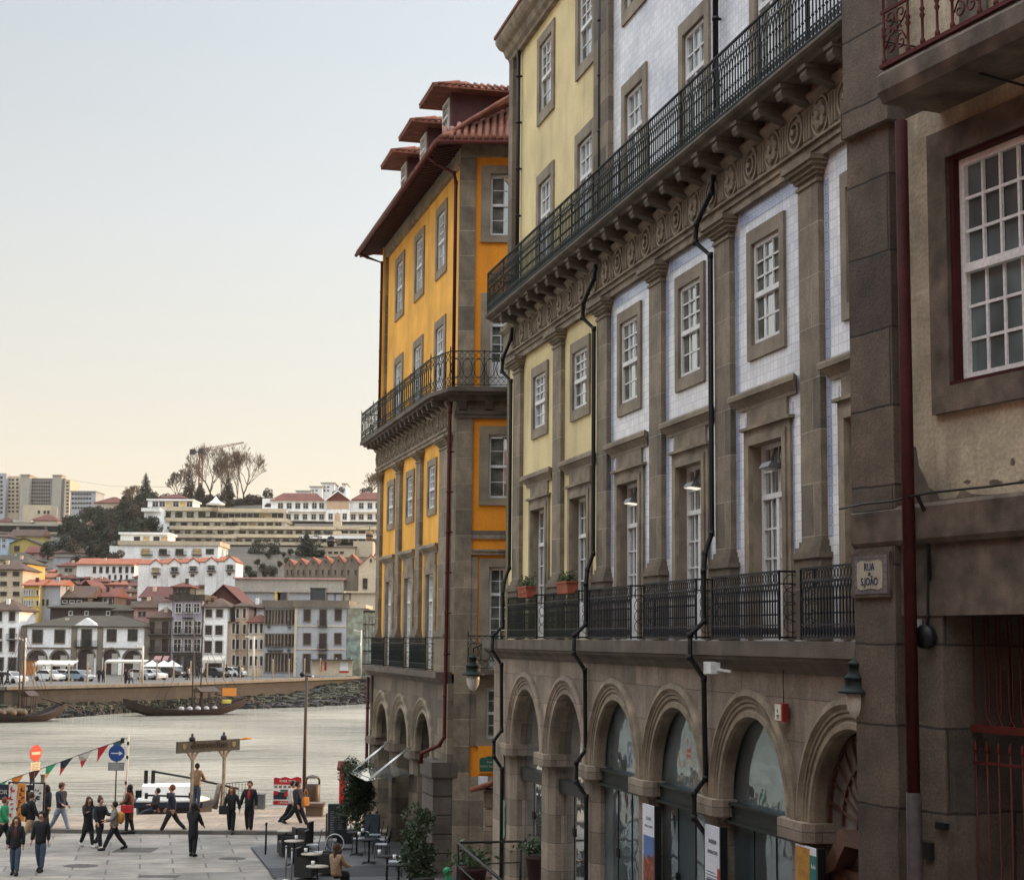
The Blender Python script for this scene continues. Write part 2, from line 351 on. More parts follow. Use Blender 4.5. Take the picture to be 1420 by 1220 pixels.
# river
m,n,bs=nodes('river water'); tc=N(n,'ShaderNodeTexCoord')
bs.inputs['Base Color'].default_value=(.38,.35,.27,1); bs.inputs['Roughness'].default_value=.12; bs.inputs['IOR'].default_value=1.9
lf=N(n,'ShaderNodeTexNoise'); lf.inputs['Scale'].default_value=.035; lf.inputs['Detail'].default_value=4; n.links.new(tc.outputs['Object'],lf.inputs[0]); n.links.new(ramp(n,lf.outputs[0],[(.35,(.20,.18,.125)),(.65,(.32,.28,.195))]),bs.inputs['Base Color']); n.links.new(ramp(n,lf.outputs[0],[(.35,(.05,.05,.05)),(.65,(.22,.22,.22))]),bs.inputs['Roughness'])
mp=N(n,'ShaderNodeMapping'); mp.inputs['Scale'].default_value=(.32,.85,1); n.links.new(tc.outputs['Object'],mp.inputs[0])
h=None
for sc,am in ((.35,1.0),(1.1,.6),(3.2,.22)):
    w=N(n,'ShaderNodeTexNoise'); w.inputs['Scale'].default_value=sc; w.inputs['Detail'].default_value=5; w.inputs['Roughness'].default_value=.6; n.links.new(mp.outputs[0],w.inputs[0])
    mm=N(n,'ShaderNodeMath',operation='MULTIPLY_ADD'); n.links.new(w.outputs[0],mm.inputs[0]); mm.inputs[1].default_value=am
    if h: n.links.new(h,mm.inputs[2])
    else: mm.inputs[2].default_value=0
    h=mm.outputs[0]
bump(n,bs,h,1.0,1.1)
b=MB(); b.q((-1500,40,-1.6),(1500,40,-1.6),(1500,330,-1.6),(-1500,330,-1.6)); struct(b.obj('river',None,m))
b=MB(); b.q((-1500,40,-7),(1500,40,-7),(1500,330,-7),(-1500,330,-7)); struct(b.obj('river_bed',None,plain('river mud',(.06,.05,.035))))
# ================================================================ shared facade pieces (local x = along, y = inward, z = up)
def wallgrid(b,u0,u1,h0,h1,holes,y,rev):
    """front skin of a wall with rectangular holes (u0,u1,h0,h1) and their reveals"""
    us=sorted({u0,u1,*[v for k in holes for v in k[:2]]}); hs=sorted({h0,h1,*[v for k in holes for v in k[2:4]]})
    us=[u for u in us if u0<=u<=u1]; hs=[h for h in hs if h0<=h<=h1]
    for i in range(len(us)-1):
        for j in range(len(hs)-1):
            cu,ch=(us[i]+us[i+1])/2,(hs[j]+hs[j+1])/2
            if any(k[0]<cu<k[1] and k[2]<ch<k[3] for k in holes): continue
            b.q((us[i],y,hs[j]),(us[i+1],y,hs[j]),(us[i+1],y,hs[j+1]),(us[i],y,hs[j+1]))
def reveal(b,k,y0,y1):
    a,c,d,e=k
    b.q((a,y0,d),(a,y1,d),(a,y1,e),(a,y0,e)); b.q((c,y0,d),(c,y0,e),(c,y1,e),(c,y1,d))
    b.q((a,y0,e),(a,y1,e),(c,y1,e),(c,y0,e)); b.q((a,y0,d),(c,y0,d),(c,y1,d),(a,y1,d))
WC={}
def surround_mesh(w,h,ow,oh,ob,y0,y1):
    """stone frame around a hole: hole w x h with base at 0, outer widths ow (sides) oh (top) ob (bottom)"""
    b=MB(); a=w/2
    b.box(-a-ow,-a,y0,y1,-ob,h+oh); b.box(a,a+ow,y0,y1,-ob,h+oh)
    b.box(-a,a,y0+.002,y1,h,h+oh)
    if ob>0: b.box(-a,a,y0+.002,y1,-ob,0)
    return b
def sash_mesh(w,h,cols=3,rt=3,rb=2,split=.55,fr=.07,mt=.028,door=0,op=0):
    """two-light sash window (or a glazed door with transom): k0 paint"""
    b=MB(); a=w/2
    b.box(-a,-a+fr,0,.07,0,h); b.box(a-fr,a,0,.07,0,h); b.box(-a+fr,a-fr,.001,.07,h-fr,h); b.box(-a+fr,a-fr,.001,.07,0,fr)
    z=h*(1-split) if not door else h*(1-split)
    b.box(-a+fr,a-fr,-.02,.06,z-fr*.6,z+fr*.6)
    def grid(z0,z1,rows,y):
        for i in range(1,cols): 
            x=-a+fr+(w-2*fr)*i/cols; b.box(x-mt/2,x+mt/2,y,y+.03,z0,z1)
        for i in range(1,rows):
            zz=z0+(z1-z0)*i/rows; b.box(-a+fr,a-fr,y+.003,y+.027,zz-mt/2,zz+mt/2)
    grid(z+fr*.6,h-fr,rt,.012)
    if door:
        b.box(-.05,.05,-.01,.05,fr,z-fr*.6)
        zb=fr+.75; b.box(-a+fr,-.05,.01,.045,fr,zb); b.box(.05,a-fr,.01,.045,fr,zb)
        grid(zb,z-fr*.6,rb,.012)
    else: grid(fr,z-fr*.6,rb,.03)
    return b
def pane_mesh(w,h,cur=0):
    b=MB(); a=w/2-.03; b.k=0; b.q((-a,.05,.03),(a,.05,.03),(a,.05,h-.03),(-a,.05,h-.03))
    return b
def window(parent,u,h0,w,h,y,kind='sash',sur=None,ymat=None,cols=3,rt=3,rb=2,split=.52,name='window',surmat=None,sy=-.05,dep=.12,cur=False,paint=None,lift=0):
    key=(kind,w,h,cols,rt,rb,split,paint.name if paint else 0)
    if key not in WC:
        bb=sash_mesh(w,h,cols,rt,rb,split,door=(kind=='door'))
        o=bb.obj(name,parent,[paint or whitepaint],(u,y,h0)); WC[key]=o.data; 
    else: o=link(name,WC[key],parent,(u,y,h0))
    k2=('pane',w,h)
    if k2 not in WC: p=pane_mesh(w,h).obj('pane',o,[pane]); WC[k2]=p.data
    else: link('pane',WC[k2],o)
    if sur:
        k3=('sur',w,h,sur,y,sy)
        if k3 not in WC: s=surround_mesh(w,h,*sur,sy-y,0.0 if y<.05 else -.001).obj('surround',o,[surmat or granite_s]); WC[k3]=s.data
        else: link('surround',WC[k3],o)
    if cur:
        c=MB(); r=random.Random(int(u*77+h0*13)); a=w/2
        for sgn in (-1,1):
            x0=sgn*a*.92; wd_=a*r.uniform(.35,.7)
            n_=7
            for i in range(n_):
                xa=x0-sgn*wd_*i/n_; xb=x0-sgn*wd_*(i+1)/n_
                c.q((xa,.047-.004*(i%2),.1),(xb,.047-.004*((i+1)%2),.1),(xb,.047-.004*((i+1)%2),h-.1),(xa,.047-.004*(i%2),h-.1))
        c.obj('curtain',o,[curtain])
    return o
RC={}
def rail_mesh(L,H=1.03,pitch=.108,style='lancet',w=.019):
    key=(L,H,pitch,style)
    if key in RC: return RC[key]
    b=MB(); r=w/2
    b.box(0,L,-.02,.02,H-.03,H); b.box(0,L,-.010,.010,H-.215,H-.19); b.box(0,L,-.015,.015,.02,.05); b.box(0,L,-.010,.010,.20,.225)
    n=max(2,int(round(L/pitch))); p=L/n
    for x in (0,L): b.box(x-.014,x+.014,-.014,.014,0,H+.002)
    for i in range(n):
        x=(i+.5)*p
        b.bar((x,0,.05),(x,0,H-.42),w)
        # lancet arches springing from bar to the second neighbour
        if i<n-1:
            x2=x+p; pts=[(x,0,H-.42),(x+p*.18,0,H-.31),(x+p*.5,0,H-.24),(x+p,0,H-.20)]
            for a_,c_ in zip(pts,pts[1:]): b.bar(a_,c_,w*.8)
            pts=[(x2,0,H-.42),(x2-p*.18,0,H-.31),(x2-p*.5,0,H-.24),(x2-p,0,H-.20)]
            for a_,c_ in zip(pts,pts[1:]): b.bar(a_,c_,w*.8)
        b.ell((x,0,H-.11),p*.42,.075,r*.8,n=8,ns=3)
        b.ell((x,0,.125),p*.42,.07,r*.8,n=8,ns=3)
        b.box(x-w,x+w,-w,w,H-.47,H-.44); b.box(x-w,x+w,-w,w,.36,.385)
    RC[key]=b; b.k=0
    return b
def scroll_mesh(L,H=1.03,w=.014):
    """side return of a balcony: C scrolls between two posts"""
    b=MB()
    b.box(0,L,-.02,.02,H-.03,H); b.box(0,L,-.012,.012,.02,.05)
    for x in (0,L): b.box(x-.014,x+.014,-.014,.014,0,H+.002)
    def spiral(cx,cz,r0,a0,turn,sg):
        b.tube([(cx+r0*(1-t*.8)*math.cos(a0+sg*turn*t),0,cz+r0*(1-t*.8)*math.sin(a0+sg*turn*t)) for t in [k/12 for k in range(13)]],w/2,4)
    r=L*.42
    for z,sg in ((.22,1),(.45,-1),(.62,1),(.86,-1)):
        spiral(L/2,z,r*.95,PI/2*sg,PI*2.4,sg)
    b.bar((L/2,0,.05),(L/2,0,H-.03),w); b.box(0,L,-.01,.01,H-.21,H-.19)
    return b
def put(b,name,parent,mats,loc,rz=0): return b.obj(name,parent,mats,loc,rz)
DC={}
def medallion(style):
    b=MB()
    if style==0:
        for r0,r1,y in ((.30,.25,-.05),(.17,.125,-.06)):
            b.arc(0,0,[(r0,0),(r0,y),(r1,y),(r1,0)],18,0,2*PI)
        b.arc(0,0,[(.06,0),(.05,-.09),(.001,-.10),(.001,0)],10,0,2*PI)
    else:
        b.arc(0,0,[(.31,0),(.31,-.04),(.27,-.04),(.27,0)],18,0,2*PI)
        for k in range(6):
            t=2*PI*k/6+.2; cx,cz=.14*math.cos(t),.14*math.sin(t)
            b.arc(cx,cz,[(.105,0),(.085,-.06),(.02,-.075),(.001,-.05),(.001,0)],8,0,2*PI)
        b.arc(0,0,[(.08,0),(.06,-.10),(.001,-.12),(.001,0)],10,0,2*PI)
    return b
def flutes(w,h):
    b=MB()
    for i in range(3):
        x=(i-1)*w/3; b.prism([(x-w*.11,0),(x-w*.06,-.05),(x+w*.06,-.05),(x+w*.11,0)],lambda p:(p[0],p[1],-h/2),lambda p:(p[0],p[1],h/2))
    for i in range(5): b.box(-w*.45+i*w*.2,-w*.45+i*w*.2+w*.1,-.05,0,-h/2-.14,-h/2-.06)
    b.box(-w*.5,w*.5,-.045,0,-h/2-.06,-h/2-.03)
    return b
def share(key,fn,name,parent,mats,loc,rz=None):
    if key not in DC: o=fn().obj(name,parent,mats,loc,rz); fixn(o); DC[key]=o.data; return o
    return link(name,DC[key],parent,loc,rz)
def pil_mesh(w,h0,h1,hb,dp,cap=.37):
    """pilaster: pedestal h0..hb, base, shaft, capital up to h1"""
    b=MB(); a=w/2
    b.box(-a-.12,a+.12,-dp-.08,.0,h0,hb)
    b.box(-a-.16,a+.16,-dp-.12,.0,hb,hb+.08); b.box(-a-.09,a+.09,-dp-.07,0,hb+.08,hb+.17); b.box(-a-.04,a+.04,-dp-.03,0,hb+.17,hb+.26)
    b.box(-a,a,-dp,0,hb+.26,h1-cap)
    z=h1-cap
    for k,(o,t) in enumerate(((.03,.05),(0,.06),(.05,.06),(.10,.06),(.16,.06),(.20,.08))):
        b.box(-a-o,a+o,-dp-o,0,z,z+t); z+=t
    return b
def downpipe(parent,path,mat,r=.055,name='downpipe',clips=True):
    b=MB(); b.tube(path,r,8)
    for p,q in zip(path,path[1:]):
        L=(Vector(q)-Vector(p)).length
        if L>1.6 and clips:
            for k in range(1,int(L/1.3)+1):
                c=Vector(p).lerp(Vector(q),k/(int(L/1.3)+1)); b.lathe([(r*1.25,-.03),(r*1.25,.03)],c,8); b.box(c.x-.02,c.x+.02,c.y,c.y+r*2.4,c.z-.02,c.z+.02)
    for p in path[1:-1]: b.lathe([(r*1.2,-.05),(r*1.2,.05)],p,8)
    return b.obj(name,parent,[mat])
def arcade(parent,cs,hs,r_out,r_open,y,top,u0,u1,base,mat,mouldmat,deep=.75,pier_w=.9,imp=.33,skip=0):
    """wall of round arches carried on chamfered piers; cs = arch centres, hs = springing height"""
    b=MB()
    # spandrel wall
    edges=[u0]+[(a+c)/2 for a,c in zip(cs,cs[1:])]+[u1]
    for i,c in enumerate(cs):
        n=22; R0=r_open+.02
        pts=[(c-R0*math.cos(PI*k/n),hs+R0*math.sin(PI*k/n)) for k in range(n+1)]
        b.q((edges[i],y,hs),(pts[0][0],y,hs),(pts[0][0],y,top),(edges[i],y,top))
        b.q((pts[-1][0],y,hs),(edges[i+1],y,hs),(edges[i+1],y,top),(pts[-1][0],y,top))
        for k in range(n):
            (xa,za),(xb,zb)=pts[k],pts[k+1]
            b.q((xa,y,za),(xb,y,zb),(xb,y,top),(xa,y,top))
            b.q((xa,y,za),(xa,y+deep,za),(xb,y+deep,zb),(xb,y,zb))
    w=b.obj('arcade_wall',parent,[mat])
    for c in cs:
        share(('archm',r_out,r_open),lambda:_archm(r_out,r_open),'arch_moulding',parent,[mouldmat],(c,y,hs))
    ps=[e for e in edges]
    for i,p in enumerate(ps[skip:]):
        hw=pier_w/2
        share(('pier',pier_w,base,hs,deep,imp),lambda:_pier(pier_w,base,hs,deep,imp),'pier',parent,[mat],(p,y,0))
    return w
def _archm(ro,ri):
    b=MB()
    b.arc(0,0,[(ro,0),(ro,-.07),(ro-.10,-.10),(ro-.16,-.05),(ro-.20,-.05),(ro-.22,0)],26)
    b.arc(0,0,[(ro-.22,.0),(ro-.22,-.03),(ro-.27,-.03),(ro-.31,.04),(ri+.06,.04),(ri+.06,.09)],26) if ro-.31>ri+.06 else None
    b.arc(0,0,[(ri+.10,0),(ri+.08,-.035),(ri+.0,-.035),(ri-.03,.02),(ri-.03,.2),(ri+.10,.2)],26)
    return b
def _pier(w,base,hs,deep,imp):
    b=MB(); a=w/2; ch=.14
    b.prz([(-a+ch,-.0),(a-ch,-.0),(a,ch),(a,deep),(-a,deep),(-a,ch)],base,hs-imp)
    z=hs-imp; A=a+.16
    for o,t in ((.05,.06),(.16,imp-.06)):
        A=a+o; b.prz([(-A+ch,-o),(A-ch,-o),(A,ch-o),(A,deep),(-A,deep),(-A,ch-o)],z,z+t); z+=t
    return b
def hood_mesh(hw,pr=.16):
    b=MB()
    b.cornice([(0,0),(-.05,0),(-.05,.05),(-pr*.6,.12),(-pr*.8,.17),(-pr,.18),(-pr,.25),(-pr*.9,.29),(0,.29)],-hw,hw,1.6)
    return b
# ================================================================ the terrace on the right: pale yellow house + blue tiled house
FA=Fac(-.14,44.7,math.atan2(-1,.238))
CA=[3.5,7.16,10.83,14.52,18.2,21.9]; CW=[3.62,7.27,10.95,14.64,18.32,22.02]; CPL=[1.5,5.5,9.22,12.84,16.5,20.2,23.87]
def place(root,F): root.location=(F.o[0],F.o[1],0); root.rotation_euler=(0,0,F.a)
palehouse=thing('terraced_house','pale yellow plastered house with granite trim and two red flower boxes on its balconies','house')
bluehouse=thing('terraced_house','tall house clad in pale blue and white tiles above a granite arcade of shops','house')
place(palehouse,FA); place(bluehouse,FA)
UB=8.80
def facadeA(root,u0,u1,cs,pls,wallm,pale):
    b=MB(); hm=(11.96,13.75) if pale else (11.6,13.77)
    holes=[]
    for c in cs:
        holes+=[(c-.7,c+.7,7.05,10.19),(c-.6,c+.6,hm[0]+.24,hm[1]-.24)]
    wallgrid(b,u0,u1,7.0,14.2,holes,0,.2)
    wb=b
    b=MB()
    hu=[]; top=23.0 if pale else 28
    for c in cs:
        hu+=[(c-.60,c+.60,15.55,18.42),(c-.60,c+.60,20.28,22.05)]
        if not pale: hu+=[(c-.60,c+.60,23.9,25.9)]
    wallgrid(b,u0,u1,15.4,top,hu,.10,.2)
    wb.k=1; b.k=1
    for k in holes: reveal(wb,k,0,.3 if k[3]<11 else .14)
    for k in hu: reveal(b,k,.10,.3)
    wb.obj('wall',root,[wallm,granite_s]); b.obj('upper_wall',root,[wallm,granite_s])
    for c in cs:
        # piano nobile doors
        window(root,c,7.05,1.4,3.14,.15,'door',None,rt=2,rb=3,split=.27,cols=4,name='balcony_door',cur=pale)
        b=MB(); 
        b.box(-.97,-.7,-.05,0,7.05-7,3.48); b.box(.7,.97,-.05,0,.05,3.48); b.box(-.7,.7,-.048,0,3.19,3.48)
        b.box(-.84,-.70,-.08,-.05,.05,3.33); b.box(.70,.84,-.08,-.05,.05,3.33); b.box(-.70,.70,-.078,-.048,3.19,3.33)
        b.box(-.84,.84,-.045,0,3.48,3.82); b.box(-1.06,1.06,-.11,-.0,3.45,3.50)
        share(('archi',),lambda:b,'door_surround',root,[granite_p],(c,0,7.0))
        share(('hood',),lambda:hood_mesh(1.15,.17),'door_hood',root,[granite_p],(c,0,10.80))
        h=hm[1]-hm[0]
        window(root,c,hm[0]+.24,1.2,h-.48,.01,'sash',(.19,.24,.24),rt=3,rb=2,split=.52,cur=(int(c*7)%2==0))
        window(root,c,15.55,1.2,2.87,.12,'door',(.24,.27,0),rt=2,rb=4,split=.30,sy=.05,name='balcony_door')
        window(root,c,20.28,1.2,1.77,.12,'sash',(.23,.25,.28),rt=3,rb=2,sy=.05,cur=(int(c*5)%2==0))
        if not pale: window(root,c,23.9,1.2,2.0,.12,'sash',(.23,.25,.28),rt=3,rb=2,sy=.05)
    for p in pls: share(('pilA',),lambda:pil_mesh(.74,7.05,14.22,8.24,.10),'pilaster',root,[granite_j],(p,0,0))
    # strips of bluer tile beside pilasters and openings
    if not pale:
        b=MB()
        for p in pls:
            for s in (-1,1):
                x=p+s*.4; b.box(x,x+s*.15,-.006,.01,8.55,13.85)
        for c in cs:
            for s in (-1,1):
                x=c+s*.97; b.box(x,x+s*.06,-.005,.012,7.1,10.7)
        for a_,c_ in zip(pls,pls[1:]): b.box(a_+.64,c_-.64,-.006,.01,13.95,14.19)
        b.obj('tile_border',root,[bluertile])
    # architrave, frieze, cornice, balcony slab
    b=MB(); e0=u0-.12 if pale else u0
    b.box(e0,u1,-.10,.05,14.2,14.34); b.box(e0,u1,-.14,.05,14.34,14.44); b.box(e0,u1,-.19,.05,14.44,14.48)
    b.box(e0,u1,-.10,.05,14.48,15.08)
    b.cornice([(.05,15.08),(-.12,15.08),(-.17,15.13),(-.20,15.17),(-.20,15.22),(-.12,15.25),(-.12,15.36),(.05,15.36)],e0,u1)
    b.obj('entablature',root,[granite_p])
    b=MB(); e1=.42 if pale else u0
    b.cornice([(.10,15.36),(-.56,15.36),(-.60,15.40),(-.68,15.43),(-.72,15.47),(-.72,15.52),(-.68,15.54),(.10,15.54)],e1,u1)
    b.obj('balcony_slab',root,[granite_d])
    k=0; u=4.02-.93*3
    while u<u1:
        if u>=u0+.1:
            share(('med',k%2),lambda:medallion(k%2),'medallion',root,[granite_p],(u,-.10,14.80))
            share(('flute',),lambda:flutes(.30,.46),'frieze_flutes',root,[granite_p],(u+.465,-.10,14.78))
            def cb():
                q=MB(); q.pry([(-.01,0)],0,0) if 0 else None
                q.prx([(0,15.08-15),(-.10,15.08-15),(-.30,15.14-15),(-.44,15.17-15),(-.54,15.14-15),(-.58,15.22-15),(-.55,15.36-15),(0,15.36-15)],-.11,.11)
                q.prx([(0,.28),(-.60,.30),(-.60,.36),(0,.36)],-.14,.14); return q
            share(('corb',),cb,'corbel',root,[granite_d],(u+.465,-.02,15.0))  # shade under the slab is put into the corbels' darker stone colour
        u+=.93; k+=1
    # long upper railing in sections
    a=.46 if pale else u0
    us=[a]+[v for v in [2.3,4.15,6.0,7.85,UB,10.47,12.32,14.17,16.02,17.87,19.72,21.57,23.4] if a<v<u1-.2]+[u1]
    for p,q_ in zip(us,us[1:]):
        L=round(q_-p,3); put(rail_mesh(L,1.10,.122),'upper_railing',root,[greenmetal],(p,-.66,15.56))
    if pale: put(rail_mesh(.70,1.10,.12),'upper_railing',root,[greenmetal],(.46,-.66,15.56),PI/2)
    # ledge over the arcade
    b=MB(); e2=u0-.25 if pale else u0
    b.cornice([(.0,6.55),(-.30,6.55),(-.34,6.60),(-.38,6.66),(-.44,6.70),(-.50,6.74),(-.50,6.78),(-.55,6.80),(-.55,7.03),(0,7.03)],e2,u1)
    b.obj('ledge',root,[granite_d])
    for c in cs:
        a=c-1.44; put(rail_mesh(2.88,1.03,.108),'balcony_railing',root,[greenmetal if pale else blueiron],(a,-.44,7.05))
        s=share(('scr',pale),lambda:scroll_mesh(.42),'balcony_side_railing',root,[greenmetal if pale else blueiron],(c+1.44,-.44,7.05),PI/2)
        share(('scr',pale),None,'balcony_side_railing',root,None,(c-1.44,-.44,7.05),PI/2)
facadeA(palehouse,0,UB,CW[:2],CPL[:2],paleplaster,True)
facadeA(bluehouse,UB,24.3,CW[2:],CPL[2:6],bluetile,False)
arcade(palehouse,CA[:2],4.45,1.80,1.40,-.28,6.58,.0 +1.62,8.95-.02,-.6,granite_pale,granite_pale,deep=.95,pier_w=.86)
arcade(bluehouse,CA[2:5],4.45,1.83,1.40,-.28,6.58,8.97,20.05,-.6,granite_pale,granite_p,deep=.85,pier_w=.88,skip=1)
arcade(bluehouse,CA[5:],4.45,1.83,1.40,-.28,6.58,20.05,23.8,-.6,granite_pale,granite_p,deep=.85,pier_w=.88,skip=1)
# left end strip of the arcade wall and quoins of the pale house
b=MB(); b.prism([(0,-.6),(1.185,-.6),(1.185,4.46),(1.62,4.46),(1.62,6.57),(0,6.57)],lambda p:(p[0],.4,p[1]),lambda p:(p[0],-.279,p[1])); b.obj('corner_pier',palehouse,[granite_pale])
for q_ in ((-.02,.42),(8.25,8.79)): b=MB(); b.box(q_[0],q_[1],-.02,.3,15.4,22.7); b.obj('quoin',palehouse,[granite])
for q_ in ((8.82,9.4),(23.5,24.3)): b=MB(); b.box(q_[0],q_[1],-.02,.12,15.56,28); b.obj('quoin',bluehouse,[granite])
b=MB(); b.cornice([(.1,22.62),(-.03,22.62),(-.05,22.70),(-.12,22.78),(-.17,22.95),(-.26,23.02),(-.31,23.10),(-.36,23.22),(-.36,23.34),(.1,23.34)],.02,8.78,.8)
b.obj('roof_cornice',palehouse,[granite_p])
b=MB(); b.prx([(-.4,23.34),(-.4,23.42),(5,26.2),(5,23.34)],-.3,8.78); b.box(-.2,8.6,1.2,5,23.5,26.6)
b.obj('roof',palehouse,[rooftile])
b=MB(); b.box(-.0,8.79,1.0,12,0,23.3); b.box(0,.35,.0,1.0,0,22.6); b.q((0,.0,0),(0,12,0),(0,12,23.3),(0,0,23.3)); b.obj('house_body',palehouse,[granite_dark])
b=MB(); b.box(8.8,24.3,1.0,12,0,29); b.box(8.8,24.3,.1,1.0,28,29); b.obj('house_body',bluehouse,[granite_dark])
# dark rooms behind the panes
b=MB(); b.box(0.1,8.5,.45,.95,7.0,22.6); b.obj('interior',palehouse,[darkroom])
b=MB(); b.box(8.7,24.2,.52,.95,7.0,27.5); b.obj('interior',bluehouse,[darkroom])
# downpipes
def pipeA(root,P,top,s=1.0):
    downpipe(root,[(P-.5,-.0,top),(P-.5,-.0,15.6)],blackmetal,.055)
    downpipe(root,[(P-.05*s,-.22,15.05),(P-.12*s,-.24,14.75),(P-.60*s,-.34,14.30),(P-.66*s,-.34,13.98),(P-.38*s,-.165,13.70),(P-.38*s,-.165,8.85),(P-.36*s,-.30,8.5),(P-.26*s,-.36,8.2),(P-.26*s,-.36,7.35),(P-.22,-.62,7.12),(P-.18,-.64,6.75),(P-.16,-.40,6.4),(P-.16,-.38,4.75),(P-.22,-.56,4.5),(P-.22,-.56,4.1),(P-.16,-.36,3.8),(P-.16,-.36,-.3)],blackmetal,.046,clips=False)
pipeA(palehouse,1.5,23.2); pipeA(palehouse,9.22,23.2); pipeA(bluehouse,16.5,27.8)
# ---- shop fronts behind the arches
def shopfront(root,c,pale):
    b=MB(); y=.06 if pale else -.05
    b.k=0; b.q((c-1.45,y,-.5),(c+1.45,y,-.5),(c+1.45,y,5.95),(c-1.45,y,5.95))
    b.obj('shop_glass',root,[shopglass if not pale else pane])
    b=MB()
    if pale: b.box(c-1.42,c+1.42,y-.12,y+.04,3.62,3.90)
    else:
        b.box(c-1.42,c+1.42,y-.16,y+.02,4.08,4.13); b.box(c-1.42,c+1.42,y-.10,y-.04,4.13,4.38); b.box(c-1.42,c+1.42,y-.16,y+.02,4.38,4.42)
    b.obj('shop_beam',root,[blackmetal if pale else greenmetal])
    b=MB()
    for x in (-.5,.42): b.box(c+x-.008,c+x+.008,y-.015,y,-.5,4.05 if not pale else 3.6)
    for x in (-.5,): b.box(c+x-.09,c+x-.03,y-.03,y-.002,2.72,2.90); b.box(c+x+.03,c+x+.09,y-.03,y-.002,2.72,2.90)
    b.obj('glass_joint',root,[blackmetal])
for c in CA[:2]: shopfront(palehouse,c,True)
for c in CA[2:5]: shopfront(bluehouse,c,False)
# arched brown door with fanlight in the last arch
TD=Matrix.Translation((0,-.24,0)); c=CA[5]; b=MB(); b.T=TD; b.q((c-1.45,.25,3.2),(c+1.45,.25,3.2),(c+1.45,.25,6.0),(c-1.45,.25,6.0)); fl=b.obj('fanlight',bluehouse,[plain('dusty fanlight',(.16,.14,.12),rough=.5,var=.3)])
b=MB(); b.T=TD
for rr in (.45,.95,1.38): b.arc(c,4.45,[(rr,.20),(rr,.26),(rr-.035,.26),(rr-.035,.20)],20)
for k in range(1,14):
    t=PI*k/14; b.bar((c+.2*math.cos(t),.22,4.45+.2*math.sin(t)),(c+1.38*math.cos(t),.22,4.45+1.38*math.sin(t)),.03)
b.obj('fanlight_bars',fl,[brownwood])
b=MB(); b.T=TD; b.pry([(c-1.42,3.9),(c-1.0,3.95),(c-.7,4.25),(c-.55,4.45),(c+1.4,4.5),(c+1.4,4.3),(c-.35,4.25),(c-.7,3.9),(c-1.0,3.78),(c-1.42,3.75)],-.02,.24)
b.box(c-1.42,c+1.42,.12,.2,-.5,3.9)
for k in range(9): b.box(c-1.3+k*.32,c-1.3+k*.32+.1,.08,.12,-.5,3.8)
b.obj('arched_door',bluehouse,[brownwood])
# ================================================================ the amber yellow corner building
FY=Fac(-1.65,51,math.atan2(-1,.249)); FS=Fac(-1.65,51,0.0)
yb=thing('corner_building','tall amber yellow corner building with brown granite trim and three red roof dormers','building')
place(yb,FY)
CY=[-11.4,-7.58,-3.75]; PY=[-13.55,-9.5,-5.66,-1.55]
holes=[(c-.62,c+.62,6.05,9.1) for c in CY]+[(c-.55,c+.55,11.22,12.6) for c in CY]
b=MB(); wallgrid(b,-14.2,-.0,6.0,13.3,holes,0,.2); wb=b
hu=[(c-.62,c+.62,14.55,17.18) for c in CY]+[(c-.62,c+.62,19.15,21.0) for c in CY]
b=MB(); wallgrid(b,-14.4,-.25,14.4,21.75,hu,.2,.2); wb.k=1; b.k=1
for k in holes: reveal(wb,k,0,.3 if k[3]<10 else .16)
for k in hu: reveal(b,k,.2,.34)
wb.obj('wall',yb,[amber,granite_s]); b.obj('upper_wall',yb,[amber,granite_s])
for c in CY:
    window(yb,c,6.05,1.24,3.05,.06,'door',None,rt=2,rb=3,split=.27,cols=4,name='balcony_door')
    window(yb,c,11.22,1.1,1.38,.01,'sash',(.2,.22,.22),rt=3,rb=2,split=.55)
    window(yb,c,14.55,1.24,2.63,.21,'door',(.28,.27,0),rt=2,rb=4,split=.33,sy=.15,name='balcony_door')
    window(yb,c,19.15,1.24,1.85,.21,'sash',(.28,.28,.28),rt=3,rb=2,sy=.15)
    def q():
        b=MB(); b.box(-.95,-.62,-.07,0,.05,3.38); b.box(.62,.95,-.07,0,.05,3.38); b.box(-.62,.62,-.068,0,3.1,3.38); b.box(-.85,.85,-.07,0,3.38,3.75); return b
    share(('archiY',),q,'door_surround',yb,[granite_p],(c,0,6.0))
    share(('hoodY',),lambda:hood_mesh(1.12,.2),'door_hood',yb,[granite_p],(c,0,9.75))
for p in PY[:3]: share(('pilY',),lambda:pil_mesh(.72,6.05,13.25,7.1,.12),'pilaster',yb,[granite_j],(p,0,0))
share(('pilY2',),lambda:pil_mesh(1.35,6.05,13.25,7.1,.14),'pilaster',yb,[granite_j],(-1.35,0,0))
for q_ in ((-.62,0.0,-.03,.3,6.05,13.3),(-14.2,-13.9,-.03,.3,6.05,13.3),(-.25,0.0,.02,.4,14.55,21.8),(-14.4,-14.05,.1,.4,14.55,21.8)): b=MB(); b.box(*q_); b.obj('quoin',yb,[granite_j])
b=MB()
for a_,h0_,h1_,y_ in ((0,13.3,13.42,-.12),(0,13.42,13.52,-.16),(0,13.52,14.12,-.12)): b.box(-14.3,-.9,y_,.05,h0_,h1_)
b.cornice([(.05,14.12),(-.14,14.12),(-.2,14.18),(-.24,14.3),(-.14,14.34),(.05,14.34)],-14.35,-.7)
b.box(-.9,-.02,-.05,.3,13.3,14.34)
b.obj('entablature',yb,[granite_p])
u=-13.9;k=0
